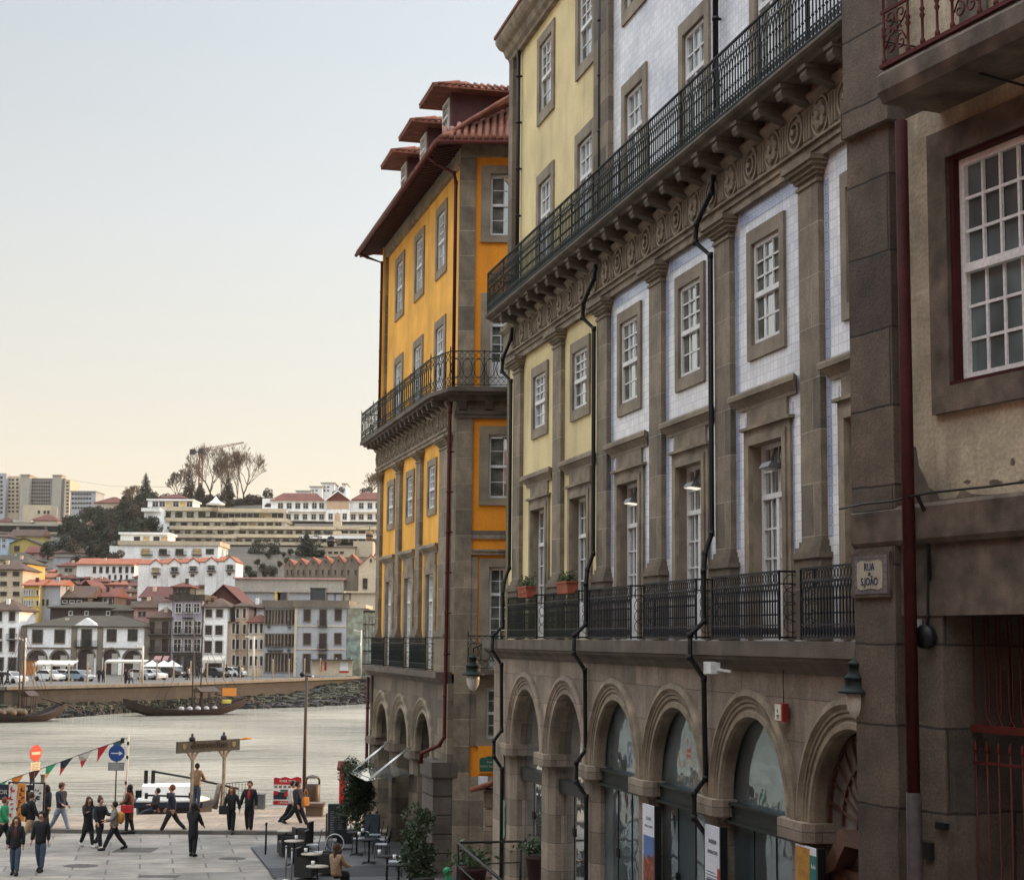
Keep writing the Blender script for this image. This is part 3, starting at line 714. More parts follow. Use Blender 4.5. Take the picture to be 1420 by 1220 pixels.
while u<-1.0:
    share(('med',k%2),lambda:medallion(k%2),'medallion',yb,[granite_p],(u,-.12,13.83)).scale=(.8,1,.85)
    share(('flute',),None,'frieze_flutes',yb,None,(u+.39,-.12,13.82)).scale=(.8,1,.85)
    share(('corb',),None,'corbel',yb,None,(u+.39,-.03,14.04)).scale=(.85,1,.85)
    u+=.775;k+=1
# front balcony
SL=[(-14.55,.2),(-14.55,-.72),(-.55,-.72),(-.15,-.1),(-.15,.2)]
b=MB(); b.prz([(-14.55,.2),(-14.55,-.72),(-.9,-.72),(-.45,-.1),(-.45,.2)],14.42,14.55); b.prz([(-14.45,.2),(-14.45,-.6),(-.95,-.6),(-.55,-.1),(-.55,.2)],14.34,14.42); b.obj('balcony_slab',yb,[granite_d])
def hoop_rail(L,H=1.08):
    """light railing with tall ovals and crossed wires"""
    b=MB(); r=.011
    b.box(0,L,-.016,.016,H-.03,H); b.box(0,L,-.008,.008,H-.25,H-.235); b.box(0,L,-.012,.012,.03,.05); b.box(0,L,-.008,.008,.26,.275)
    n=max(1,round(L/.34)); p=L/n
    for i in range(n+1): 
        if i%3==0 or i==n: b.box(i*p-.012,i*p+.012,-.012,.012,0,H+.03)
    for i in range(n):
        x=(i+.5)*p
        b.ell((x,0,H*.5+.01),p*.46,.28,r,n=12,ns=4)
        b.ell((x+p*.5,0,H*.5+.01),p*.2,.27,r*.8,n=10,ns=3) if i<n-1 else None
        for z0,z1 in ((.05,.26),(H-.24,H-.03)):
            b.bar((x-p/2,0,z0),(x,0,z1),.012); b.bar((x,0,z0),(x-p/2,0,z1),.012); b.bar((x,0,z0),(x+p/2,0,z1),.012); b.bar((x+p/2,0,z0),(x,0,z1),.012)
    for x in (0,L): b.lathe([(.012,H),(.022,H+.04),(.004,H+.16)],(x,0,0),5)
    return b
xs=[-14.5+ (13.6/5)*i for i in range(6)]
for a_ in xs[:-1]: share(('hoop',2.72),lambda:hoop_rail(2.72),'upper_railing',yb,[greenmetal],(a_,-.68,14.56))
share(('hoope',),lambda:hoop_rail(.78),'upper_railing',yb,None or [greenmetal],(-14.5,-.68,14.56),PI/2)
# balcony corner and the balcony on the short face (local frame of the short face = world axes)
ysd=thing('tmp','tmp','tmp')  # helper root, removed below
def SP(x,y,z): # world point of short-face coordinates -> building local
    X=FS.o[0]+x; Yw=FS.o[1]+y; dx=X-FY.o[0]; dy=Yw-FY.o[1]
    return Vector((dx*FY.c+dy*FY.s,-dx*FY.s+dy*FY.c,z))
bpy.data.objects.remove(ysd)
MS=Matrix.Translation((0,0,0))@Matrix.Rotation(-FY.a,4,'Z')   # short-face local -> building local
def smb(): b=MB(); b.T=MS; return b
def sobj(b,name,mats,parent=None): return b.obj(name,parent or yb,mats)
def slink(o,x,y,z):
    o.location=MS@Vector((x,y,z)); o.rotation_euler=(0,0,-FY.a); return o
# short face wall: stone pilaster strip, orange panels, stone bands
b=smb(); wh=[(.95,2.15,4.1,5.6),(1.0,2.15,6.15,9.2),(.95,2.25,11.27,13.2),(.95,2.15,14.62,17.3),(.92,2.12,19.36,21.3)]
wallgrid(b,.45,9,-.5,21.85,[(k[0],k[1],k[2],k[3]) for k in wh],.02,.2)
b.k=1
for k in wh: reveal(b,k,.02,.25)
ow=sobj(b,'side_wall',[orange,granite_s])
for (a_,c_,d_,e_),kd,nm in zip(wh,('sash','door','sash','door','sash'),('window','balcony_door','window','balcony_door','window')):
    o=window(yb,0,0,round(c_-a_,2),round(e_-d_,2),.12,kd,(.29,.25,.22 if kd=='sash' else 0),cols=3 if kd=='sash' else 4,rt=2,rb=2 if kd=='sash' else 4,split=.5 if kd=='sash' else .27,name=nm,cur=True,sy=-.05)
    slink(o,(a_+c_)/2,.12,d_)
b=smb(); b.box(-.02,.46,-.06,.3,-.5,14.42); b.box(-.02,.47,-.05,.3,14.56,22.0)
b.box(.46,9,-.04,.1,-.5,3.0); b.box(.46,.66,-.035,.1,3.9,9.5); b.box(2.5,9,-.035,.1,3.9,9.5)
b.box(.46,9,-.04,.1,10.03,10.28); b.box(.46,9,-.10,.1,9.55,9.66); b.box(.46,9,-.14,.1,9.66,9.72); b.box(.46,9,-.03,.1,13.68,14.3)
b.box(.46,.66,-.03,.1,9.72,9.724)
b.box(.66,.93,-.038,.1,3.83,4.1) ; b.box(.66,2.5,-.036,.1,5.85,6.1)
b.box(.47,9,-.03,.1,21.82,22.1)
sobj(b,'side_stonework',[granite_j])
b=smb()
for h0_,h1_,y_ in ((13.68,13.8,-.1),(13.8,13.9,-.16)): b.box(-.1,9,y_,.0,h0_,h1_)
b.box(-.25,9,-.30,.0,14.2,14.36); b.box(-.3,9,-.7,.1,14.42,14.56); b.box(-.28,9,-.62,.1,14.36,14.42)
for x in (.15,.95,2.4): b.prx([(0,13.9),(-.12,13.95),(-.2,14.1),(-.3,14.2),(0,14.2)],x-.12,x+.12) if x<1 else None
sobj(b,'side_balcony_slab',[granite_d])
o=hoop_rail(2.72).obj('upper_railing',yb,[greenmetal]); slink(o,-.22,-.66,14.57)
o=share(('hoop',2.72),None,'upper_railing',yb,None,None); slink(o,2.50,-.66,14.57)
p0=Vector((-.9,-.68,14.56)); p1=MS@Vector((-.22,-.66,14.56)); 
b=hoop_rail((p1-p0).length); o=b.obj('upper_railing',yb,[greenmetal],p0,math.atan2((p1-p0).y,(p1-p0).x))
b=MB(); b.prz([(-.9,-.72),(p1.x,p1.y-.02),(0.0,0.0),(-.9,.2)],14.425,14.549); b.obj('balcony_corner_slab',yb,[granite_d])
# small lower balcony on the short face
b=smb(); b.box(.35,3,-.55,.0,6.0,6.14); b.box(.4,3,-.45,.0,5.9,6.0); sobj(b,'side_ledge',[granite_d])
o=hoop_rail(2.4,1.0).obj('balcony_railing',yb,[greenmetal]); slink(o,.4,-.5,6.15)
# corner buttress with rustication and arches of the front
arcade(yb,[-11.45,-7.65,-3.75],3.42,1.78,1.28,-.2,5.72,-13.45,-1.75,-.3,granite,granite_p,deep=1.1,pier_w=.95,imp=.32)
for q_ in ((-14.2,-13.93,-.2,.6,-.3,5.7),(-1.27,0,-.2,.4,-.3,5.7),(-1.75,-1.272,-.197,.4,3.42,5.7)): b=MB(); b.box(*q_); b.obj('corner_pier',yb,[granite])
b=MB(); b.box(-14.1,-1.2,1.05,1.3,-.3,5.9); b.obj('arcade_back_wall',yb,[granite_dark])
b=MB(); b.cornice([(0,5.66),(-.22,5.66),(-.28,5.72),(-.36,5.78),(-.36,5.84),(-.5,5.86),(-.5,6.04),(0,6.04)],-14.4,-.40)
b.obj('ledge',yb,[granite_d])
for c in CY:
    share(('rY',),lambda:rail_mesh(2.7,1.03,.118),'balcony_railing',yb,[greenmetal],(c-1.35,-.42,6.06))
    share(('sY',),lambda:scroll_mesh(.40),'balcony_side_railing',yb,[greenmetal],(c+1.35,-.42,6.06),PI/2)
b=MB()
for k in range(7):
    z=-.3+k*.55; b.box(-1.62,.05,-.62,.1,z,z+.52) if k<6 else b.box(-1.68,.1,-.68,.1,z-.03,z+.42)
b.box(-1.55,0,-.56,.1,-.3,3.3)
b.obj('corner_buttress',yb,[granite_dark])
# roof: stone cornice band, eaves with rafters, gutter, clay tiles, dormers
EV=22.12; OV=.85
b=MB(); b.box(-14.4,-.02,.05,.4,21.75,22.35); sobj(b,'stone_cornice',[granite_p])
b=smb(); b.box(0,9,-.12,.2,21.9,22.35); sobj(b,'stone_cornice',[granite_p])
D=9.5; sl=.72
def P(u,d,h): return (u,d,h)
fc=Vector((.9,-OV,EV)); 
b=MB()
e0=-15.3
def sp(x,y,z): v=MS@Vector((x,y,z)); return (v.x,v.y,z)
cor=sp(-.62,-.82,EV); hip=sp(2.3,2.1,EV+2.15)
b.q((e0,-OV,EV),cor[:2]+(EV,),hip,(e0,2.25,EV+2.15)); 
b.q(cor,sp(9,-.82,EV),sp(9,2.1,EV+2.15),hip); b.q((e0,2.25,EV+2.15),hip,sp(9,2.1,EV+2.15),(e0,9,EV+2.2))
b.q((e0,-OV,EV),(e0,2.25,EV+2.15),(e0,9,EV))
rf=b.obj('roof',yb,[rooftile])
# tile rows as half-round covers
b=MB(); u=e0+.1
while u<cor[0]-.1:
    top=2.9
    b.tube([(u,-OV-.04+.38*k,EV+.02+(.38*k)*(2.15/3.1)) for k in range(9)],[.075,.09]*4+[.075],6); u+=.21
x=-.5; 
while x<4.5:
    n_=min(9,max(2,int((x+.9)/.36)+2))
    b.tube([sp(x,-.86+.36*k,EV+.03+.36*k*(2.15/2.92)) for k in range(n_)],[.078 if k%2 else .098 for k in range(n_)],6); x+=.215
b.tube([Vector(cor)+(Vector(hip)-Vector(cor))*k/14+Vector((0,0,.05)) for k in range(15)],[.12 if k%2 else .09 for k in range(15)],6)
b.obj('roof_tiles',rf,[rooftile])
b=MB()
b.q((e0,-OV+.06,EV-.06),(e0,.1,EV+.2),(cor[0]-.5,.1,EV+.2),(cor[0],-OV+.06,EV-.06)); b.q(cor[:2]+(EV-.06,),sp(-.2,0,EV+.2),sp(9,0,EV+.2),sp(9,-.78,EV-.06))
u=e0+.1
while u<cor[0]-.3: b.bar((u,-OV+.08,EV-.12),(u,.1,EV+.13),.09,.10); u+=.34
x=-.2
b.obj('eaves',yb,[redwood])
b=MB(); b.tube([(e0,-OV-.05,EV-.07),(cor[0],cor[1]-.05,EV-.07)],.075,8); b.tube([(cor[0],cor[1]-.05,EV-.07),sp(9,-.9,EV-.07)],.075,8)
b.obj('gutter',yb,[redmetal])
x=0
downpipe(yb,[(-.9,-OV,EV-.1),(-.85,-.6,21.8),(-.55,-.1,21.45),(-.35,-.08,21.1),(-.35,-.08,14.6)],redmetal,.055,clips=False)
downpipe(yb,[(-.30,-.14,14.3),(-.22,-.2,13.9),(-.22,-.24,4.15),(-.4,-.36,3.88),(-1.25,-.72,3.6),(-1.3,-.74,3.3)],redmetal,.06)
downpipe(yb,[(-14.9,-OV,EV-.1),(-14.9,-.5,21.9),(-14.35,-.02,21.6),(-14.35,-.02,14.6)],redmetal,.055)
downpipe(yb,[(-14.15,-.3,5.6),(-14.15,-.3,-.2)],redmetal,.06)
for c in (-11.8,-7.95,-4.0):
    dm=MB(); dm.box(c-.72,c+.72,.35,5.2,22.6,24.95)
    for k in range(44): dm.box(c+.72,c+.735,.45+k*.11,.51+k*.11,22.6,24.9)
    d=dm.obj('dormer',yb,[redwood])
    w_=window(d,c,23.75,.98,1.1,.30,'sash',None,cols=3,rt=2,rb=2)
    b=MB(); z=24.95
    b.box(c-1.25,c+1.25,-.35,5.3,z,z+.08); b.q((c-1.25,-.35,z+.08),(c+1.25,-.35,z+.08),(c+.4,1.2,z+.48),(c-.4,1.2,z+.48)); b.q((c+1.25,-.35,z+.08),(c+1.25,5.3,z+.08),(c+.4,5.3,z+.48),(c+.4,1.2,z+.48)); b.q((c-1.25,5.3,z+.08),(c-1.25,-.35,z+.08),(c-.4,1.2,z+.48),(c-.4,5.3,z+.48)); b.q((c-.4,1.2,z+.48),(c+.4,1.2,z+.48),(c+.4,5.3,z+.48),(c-.4,5.3,z+.48))
    for k in range(11): b.tube([(c-1.15+k*.23,-.38,z+.10),(c-1.15+k*.23 if abs(k-5)<3 else c+(.45 if k>5 else -.45)+(k-5)*.08,.9 if abs(k-5)<3 else .6,z+.36)],.05,5)
    for k in range(24): b.tube([(c+1.28,-.2+k*.23,z+.10),(c+.5,-.2+k*.23 if k>5 else .9,z+.46)],.05,5)
    b.obj('dormer_roof',d,[rooftile])
# body
b=MB(); b.prz([(-14.2,.6),(-.6,.6),(MS@Vector((.3,.5,0)))[:2],(MS@Vector((9,.5,0)))[:2],(-4,13),(-14.2,11)],-.3,22.2)
fixn(b.obj('building_body',yb,[darkroom]))
b=MB(); b.box(-14.42,-14.2,.02,11,-.3,22.2); b.obj('gable_wall',yb,[amber])
# street name panel on the short face
b=smb(); b.prz([],0,0) if 0 else None
b.box(.72,1.45,-.06,-.042,3.10,3.9)
sp_=tag(fixn(b.obj('street_name_panel',None,[orange])),'green street name plate on an orange panel low on the corner building','sign'); sp_.matrix_world=Matrix.Translation((FY.o[0],FY.o[1],0))@Matrix.Rotation(FY.a,4,'Z')
b=smb(); b.prism([(.79,3.16),(1.35,3.16),(1.37,3.2),(1.37,3.5),(1.33,3.56),(1.2,3.56),(1.15,3.6),(1.0,3.6),(.95,3.56),(.81,3.56),(.77,3.5),(.77,3.2)],lambda p:(p[0],-.06,p[1]),lambda p:(p[0],-.075,p[1]))
gp=fixn(b.obj('plate',sp_,[plain('green plate enamel',(.02,.10,.07),rough=.4)]))
wl=plain('pale lettering',(.5,.5,.42))
for s_,z,sz in (('RUA',3.43,.085),('FONTE TAURINA',3.30,.075)):
    o=text(s_,sz,'lettering',gp,wl,MS@Vector((1.07,-.078,z))); o.rotation_euler=(PI/2,0,-FY.a)
b=smb(); b.box(.74,1.02,-.06,-.042,2.64,3.02); o=tag(b.obj('notice',None,[plain('white notice',(.7,.72,.75))]),'small blank white notice under the green street name plate','notice'); o.matrix_world=sp_.matrix_world.copy()
# ================================================================ near stone house on the right
FC=Fac((1185-710)*17.35/2350,17.35,math.atan2(-1,.42))
rh=thing('stone_house','near stone and plaster house with red drainpipe, sash window and dark gated doorway','house'); place(rh,FC)
gn=brick('near granite blocks',(.145,.11,.078),(.07,.056,.044),(.035,.028,.023),1.5,.78,.014,bm=.8,var=.5,dirt=.4,jz=.05,nsc=2.5)
gn2=plain('near rough granite',(.13,.10,.074),var=.6,sc=3.5,bs=90,bm=.45,streak=.3)
lime=plain('stained lime plaster',(.46,.395,.28),var=.4,sc=1.6,bs=22,bm=.45,streak=.75)
b=MB()
wallgrid(b,.6,6,7.9,12.2,[(1.70,3.24,9.42,11.62)],.0,.3); b.obj('plaster_wall',rh,[lime])
b=MB(); reveal(b,(1.70,3.24,9.42,11.62),0,.2); b.obj('reveal',rh,[redwood])
# bare patch where plaster has fallen (irregular edge) + stone band
rn=random.Random(3); top=[(.85,8.95),(.95,8.95),(1.08,8.9),(1.12,8.72),(1.2,8.62),(1.27,8.5),(1.4,8.43),(1.46,8.36),(1.7,8.36),(1.78,8.44),(1.92,8.38),(2.1,8.36),(2.3,8.35),(6,8.35)]
b=MB(); b.pry(top+[(6,7.95),(.85,7.95)],-.012,.05); b.obj('bare_masonry',rh,[gn2])
for k_,(cx_,cz_,rx_,rz_) in enumerate(((1.86,8.50,.06,.02),(2.25,8.46,.11,.03),(2.5,8.62,.035,.04),(2.62,8.44,.07,.02))):
    b=MB(); b.pry([(cx_+rx_*rn.uniform(.5,1.1)*math.cos(2*PI*j/11),cz_+rz_*rn.uniform(.5,1.1)*math.sin(2*PI*j/11)) for j in range(11)],-.004,.01); b.obj('fallen_plaster_patch',rh,[gn2])
b=MB()
b.box(.13,.86,-.10,.4,8.32,12.2)    # corner column, upper
b.box(.14,.96,-.18,.4,12.2,12.62); b.box(.12,.90,-.13,.4,12.62,14.5)
b.box(.15,.84,-.10,.4,3,7.95)
b.box(.84,1.05,.0,.4,3,8.0); 
b.obj('corner_stones',rh,[gn])
b=MB(); b.cornice([(.2,7.95),(-.08,7.95),(-.11,8.0),(-.11,8.30),(-.07,8.34),(.2,8.34)],.16,6,.4)
b.box(.84,6,-.035,.2,7.27,7.95)
b.obj('stone_band',rh,[gn2])
b=MB(); b.box(1.05,1.46,-.02,.5,3,7.27); b.box(1.46,1.47,.1,.9,3,7.27); b.box(.9,1.46,.5,1.0,3,7.27)
b.obj('door_jamb',rh,[gn])
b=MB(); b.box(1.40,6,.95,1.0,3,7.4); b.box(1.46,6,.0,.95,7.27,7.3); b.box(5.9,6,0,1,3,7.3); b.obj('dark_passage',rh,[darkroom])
# window
RHG=glassm('old dark pane',(.03,.045,.045),.0,.02)
w_=window(rh,2.47,9.45,1.40,2.13,.05,'sash',None,cols=5,rt=3,rb=3,split=.50,name='window')
for ch in w_.children: 
    if ch.name.startswith('pane'): ch.data=ch.data.copy(); ch.data.materials.clear(); ch.data.materials.append(RHG)
b=MB()
b.box(1.42,1.70,-.06,.02,9.17,11.9); b.box(3.24,3.6,-.06,.02,9.17,11.9); b.box(1.70,3.24,-.058,.02,11.62,11.9); b.box(1.70,3.24,-.058,.02,9.17,9.42)
b.obj('surround',w_,[gn2]).location=(-2.47,-.05,-9.45)
b=MB(); b.box(1.715,1.77,-.02,.1,9.42,11.62); b.box(3.17,3.24,-.02,.1,9.42,11.62); b.box(1.77,3.17,-.02,.1,11.585,11.62); b.box(1.70,3.24,-.06,.1,9.42,9.45)
b.obj('frame',w_,[plain('dark red window paint',(.05,.008,.007),rough=.6,spec=.2)]).location=(-2.47,-.05,-9.45)
# balcony slab and wrought railing
b=MB(); b.prx([(.1,12.10),(-.66,12.10),(-.72,12.2),(-.72,12.36),(-.66,12.42),(.1,12.42)],1.56,6); b.prx([(.1,12.42),(.1,12.8),(0,12.8),(0,12.42)],1,6)
b.obj('balcony_slab',rh,[gn2])
b=MB(); b.q((.6,.02,12.4),(6,.02,12.4),(6,.02,15.5),(.6,.02,15.5)); b.obj('upper_wall',rh,[lime])
b=MB(); b.box(1.9,2.3,-.01,.05,12.42,15); b.box(2.5,6,-.015,.05,12.42,15); b.obj('upper_door_surround',rh,[gn2,])
b=MB(); y=-.66
b.box(1.56,6,y-.03,y+.03,12.44,12.48); b.box(1.56,2.14,y-.012,y+.012,12.98,13.01)
def bal(x):
    b.lathe([(.014,0),(.026,.02),(.026,.05),(.014,.08),(.014,.26),(.028,.29),(.014,.32),(.028,.35),(.014,.38),(.014,.66),(.028,.69),(.014,.72),(.014,1.1)],(x,y,12.47),7)
def spir(cx,cz,r,a0,sg,tu=2.3,n=22):
    b.tube([(cx+r*(1-.85*t/n)*math.cos(a0+sg*tu*PI*t/n),y,cz+r*(1-.85*t/n)*math.sin(a0+sg*tu*PI*t/n)) for t in range(n+1)],.009,5)
xx=[1.60,1.98,2.2,2.42,2.64,3.02,3.24]
for x in xx: bal(x)
for a_,c_ in ((1.60,1.98),(2.64,3.02)):
    mx=(a_+c_)/2
    for z0 in (12.5,13.03):
        for s_ in (-1,1):
            spir(mx+s_*.085,z0+.12,.08,PI/2,s_); spir(mx+s_*.085,z0+.40,.08,-PI/2,-s_)
            spir(mx+s_*.04,z0+.26,.05,0 if s_>0 else PI,s_,1.6,14)
            b.tube([(mx-s_*.165,y,z0+.12),(mx-s_*.10,y,z0+.22),(mx+s_*.03,y,z0+.27),(mx+s_*.12,y,z0+.33),(mx+s_*.165,y,z0+.40)],.009,5)
b.obj('balcony_railing',rh,[redmetal])
for q_,r_ in (([(1.62,y,12.7),(1.62,0,12.7)],.01),([(1.62,y,13.4),(1.62,0,13.4)],.01),([(2.9,-.03,11.95),(2.66,-.40,12.1)],.013)): b=MB(); b.tube(q_,r_,5); b.obj('balcony_stay',rh,[blackmetal])
# drainpipe and grey cable
downpipe(rh,[(1.20,-.19,12.1),(1.20,-.19,5.62)],plain('dark maroon paint',(.050,.010,.009),rough=.75,spec=.15,var=.35,sc=3),.062,clips=False)
downpipe(rh,[(1.20,-.19,5.62),(1.20,-.19,3)],plain('rusted iron pipe',(.045,.03,.03),var=.5,sc=8),.074,clips=False)
b=MB(); b.tube([(.05,-.2,8.36),(.5,-.21,8.38),(1.0,-.23,8.37),(1.35,-.215,8.40),(1.6,-.21,8.41),(2.4,-.2,8.40),(6,-.2,8.42)],.012,5)
b.tube([(1.36,-.21,8.40),(1.31,-.06,8.2),(1.30,-.055,7.6),(1.29,-.055,7.3),(1.26,-.045,7.12)],.014,5); b.tube([(1.39,-.21,8.40),(1.34,-.06,8.2),(1.33,-.05,7.6)],.009,5)
b.obj('cable',rh,[blackmetal])
b=MB(); b.box(1.07,1.15,-.06,-.02,7.12,7.24); o=b.obj('junction_box',rh,[plain('grey plastic',(.4,.42,.4))])
b=MB(); b.lathe([(.001,-.09),(.05,-.085),(.10,-.04),(.115,0),(.115,.05)],(0,0,0),14); o=tag(b.obj('alarm_bell',None,[blackmetal]),'round black alarm bell on the jamb beside the red drainpipe','bell'); o.location=FC.w(1.30,-.08,7.07); o.rotation_euler=(R(90),0,FC.a)
# gate in the doorway
gt=thing('iron_gate','red iron gate with spear tips in the dark doorway of the near stone house','gate'); place(gt,FC)
b=MB(); y=.30
b.box(1.10+.36,6,y-.03,y+.03,6.19,6.26); b.box(1.46,6,y-.012,y+.012,5.90,5.925); b.box(1.46,6,y-.02,y+.02,3.3,3.36)
b.obj('cross_rail',gt,[redmetal])
b=MB(); x=1.50
while x<4.5:
    b.tube([(x,y,3.2),(x,y,6.02)],.009,6); b.lathe([(.009,0),(.022,.03),(.004,.11)],(x,y,6.0),6); x+=.165
b.obj('spear_bar',gt,[redmetal])
b=MB(); x=1.50
while x<4.5:
    b.tube([(x+.0,y,7.26)]+[(x+.11-.11*math.cos(t),y,6.45-.20*math.sin(t)) for t in [PI*k/10 for k in range(11)]]+[(x+.22,y,7.26)],.007,5); x+=.165
b.obj('hoop_bar',gt,[redmetal])
# street sign
ss=thing('street_sign','square glazed street sign reading RUA DE S. JOAO on the corner stone','sign'); place(ss,FC)
b=MB(); y=-.10
b.box(.16,.80,y-.035,y,7.46,7.90); b.obj('stone_plaque',ss,[gn2])
b=MB(); b.box(.20,.77,y-.042,y-.035,7.49,7.87); b.obj('tile_border',ss,[tile_mat('street sign border tile',(.22,.21,.18),(.08,.09,.15),.07,.6)])
b=MB(); b.pry([(.27,7.55),(.33,7.53),(.48,7.545),(.63,7.53),(.69,7.55),(.70,7.68),(.69,7.80),(.63,7.825),(.48,7.81),(.33,7.825),(.27,7.80),(.26,7.68)],y-.047,y-.042); b.obj('name_field',ss,[plain('cream glaze',(.42,.39,.30),rough=.3)])
nb=plain('navy lettering',(.02,.03,.10))
for s_,z,sz in (('RUA',7.755,.105),('DE',7.685,.04),('S.JOÃO',7.61,.105)): text(s_,sz,'lettering',ss,nb,(.48,y-.05,z),ext=.002,sx=.85,bold=.001)
b=MB(); b.box(1.12,6,1.0,8,0,15); b.box(.15,1.12,.4,8,0,15); b.obj('house_body',rh,[granite_dark])
b=MB(); b.box(1.35,1.5,-.07,-.02,5.3,5.36); b.box(1.13,1.27,-.06,-.02,5.0,5.16); b.obj('meter_box',rh,[blackmetal])
# ================================================================ houses across the street, outside the frame on the left: they shade it and show in the panes
ho=thing('terraced_house','row of rendered houses with tiled roof across the street, left of the frame','house')
b=MB(); pts=[(-5.4,-14),(-7.4,21),(-11.2,33),(-18,33),(-18,-14)]; b.prz(pts,-.2,19); fixn(b.obj('wall',ho,[plain('ochre render',(.24,.09,.055),var=.4,sc=.6,streak=.4)]))
b=MB(); b.add([(-5.0,-14.5,19),(-11.0,33.5,19),(-18.4,33.5,19),(-18.4,-14.5,19),(-12.5,-12,21.3),(-14.5,30,21.3)],[(0,1,5,4),(1,2,5),(2,3,4,5),(3,0,4),(0,3,2,1)]); b.obj('roof',ho,[rooftile])
for k in range(5):
    for z in (6.2,9.4):
        t=.1+k*.2; x=-5.4-2.0*t; y=-14+35*t
        b=MB(); b.box(-.5,.5,-.03,.03,0,1.6); b.obj('window',ho,[pane],(x+.03,y,z),PI/2+R(3.3))
bk=thing('terraced_house','unseen plain rendered block added behind the camera to shade the street','house'); b=MB(); b.box(-18,14,-30,-16,-.2,18); b.obj('wall',bk,[plain('grey render',(.22,.17,.13),var=.3,sc=.6,streak=.4)]); b=MB(); b.prx([(-31,18),(-15,18),(-23,21)],-18.5,14.5); b.obj('roof',bk,[rooftile])  # out-of-view block added to keep sky light off the near house
# ================================================================ small things fixed to the terrace
def fthing(F,name,label,cat,u,dep,h,group=None):
    o=thing(name,label,cat,F.w(u,dep,h),F.a,group); return o
terra=plain('terracotta planter',(.33,.085,.045),rough=.8,var=.2,sc=6)
leaf1=plain('box leaves',(.035,.055,.02),rough=.6,var=.5,sc=8,bs=10,bm=0)
leaf2=plain('planter leaves',(.06,.095,.035),rough=.6,var=.5,sc=9,bm=0)
def leaves(b,n,fn,sz,seed=1):
    r=random.Random(seed)
    for _ in range(n):
        c=Vector(fn(r)); a=Vector((r.uniform(-1,1),r.uniform(-1,1),r.uniform(-1,1))); a.normalize(); d=a.cross(Vector((r.uniform(-1,1),r.uniform(-1,1),r.uniform(-.2,1)))); 
        if d.length<.1: continue
        d.normalize(); s=sz*r.uniform(.6,1.3); b.q(c-a*s,c+d*s*.45,c+a*s,c-d*s*.45)
for i,(c,lb) in enumerate(((3.50,'terracotta flower box with low plants on the corner house railing'),(7.10,'terracotta flower box with plants on the railing beside the drainpipe'))):
    for q_ in (0,):
        o=fthing(FA,'flower_box',lb,'flower box',c+.95,-.52,8.0,'flower boxes on the pale yellow house')
        b=MB(); b.prx([(-.10,.02),(.10,.02),(.13,.26),(-.13,.26)],-.42,.42); b.prx([(-.14,.24),(.14,.24),(.14,.28),(-.14,.28)],-.44,.44)
        if i==0: b.box(-.3,.3,-.135,-.12,.12,.16)
        b.obj('planter',o,[terra])
        b=MB(); leaves(b,260,lambda r:(r.uniform(-.42,.42),r.uniform(-.12,.12),.27+abs(r.gauss(0,.09))),.045,i+3); b.obj('plants',o,[leaf2])
lampw=emis('lit lamp glass',(1.0,.9,.75),.8)
for i,(c,lb) in enumerate(((10.95,'lit grey floodlight hanging in the doorway just right of the second drainpipe'),(14.64,'lit grey floodlight hanging in the doorway left of the third drainpipe'),(18.32,'unlit grey floodlight hanging in the doorway right of the third drainpipe'))):
    o=fthing(FA,'floodlight',lb,'lamp',c-.05,.08,9.78,'floodlights under the door lintels')
    b=MB(); b.prx([(-.16,0),(.16,-.03),(.14,.05),(-.10,.09)],-.2,.2); b.obj('housing',o,[plain('grey lamp metal',(.16,.16,.155),rough=.4)])
    b=MB(); b.bar((-.2,.02,.05),(-.05,.12,.40),.03); b.bar((.2,.02,.05),(.05,.12,.40),.03); b.box(-.3,.3,.1,.14,.38,.42); b.obj('bracket',o,[plain('grey lamp metal',(.3,.3,.29))])
    b=MB(); b.prx([(-.145,-.004),(.145,-.034),(.145,-.040),(-.145,-.010)],-.17,.17); b.obj('lens',o,[lampw if i<2 else plain('lens',(.5,.5,.5))])
def bell_lamp(name,label,loc,rz,arm):
    o=thing(name,label,'street lamp',loc,rz)
    b=MB(); b.lathe([(.30,0),(.31,.02),(.27,.05),(.20,.10),(.19,.22),(.21,.24),(.19,.27),(.13,.32),(.12,.44),(.15,.46),(.11,.50),(.05,.54),(.03,.62)],(0,0,0),18); b.obj('lamp_hood',o,[plain('verdigris green paint',(.006,.014,.012),rough=.6,spec=.2)])
    b=MB(); b.lathe([(.02,-.42),(.10,-.36),(.16,-.24),(.18,-.10),(.17,0)],(0,0,0),16); b.obj('glass_bowl',o,[plain('frosted bowl',(.50,.48,.42),rough=.25)])
    b=MB(); b.tube([(0,0,.6),(0,0,.72),(arm[0]*.3,arm[1]*.3,.84),(arm[0],arm[1],.62)],.025,6)
    b.tube([(arm[0]*.95,arm[1]*.95,.1),(arm[0]*.6,arm[1]*.6,.35),(arm[0]*.3,arm[1]*.3,.80)],.015,5); b.box(arm[0]-.05,arm[0]+.05,arm[1]-.05,arm[1]+.05,0,.8)
    b.obj('bracket',o,[blackmetal]); return o
L1=at(656,936,45.6); bell_lamp('wall_lamp','green bell street lamp on an iron bracket between the yellow and pale houses',(L1.x,L1.y,L1.z),0,(.95,-.6))
L2=at(1188,961,17.2); q_=bell_lamp('wall_lamp','green bell street lamp beside the near stone house, over the last arch',(L2.x,L2.y,L2.z),0,(.42,.12)); q_.scale=(.62,.62,.62)
o=fthing(FA,'security_light','white security light on a bracket at the top of the fifth arch','lamp',17.35,-.62,6.52)
b=MB(); b.box(-.16,.10,-.06,.10,-.02,.16); b.box(-.19,-.16,-.08,.12,-.03,.17); b.bar((.1,.05,.05),(.35,.2,.02),.04); b.obj('housing',o,[whitepaint])
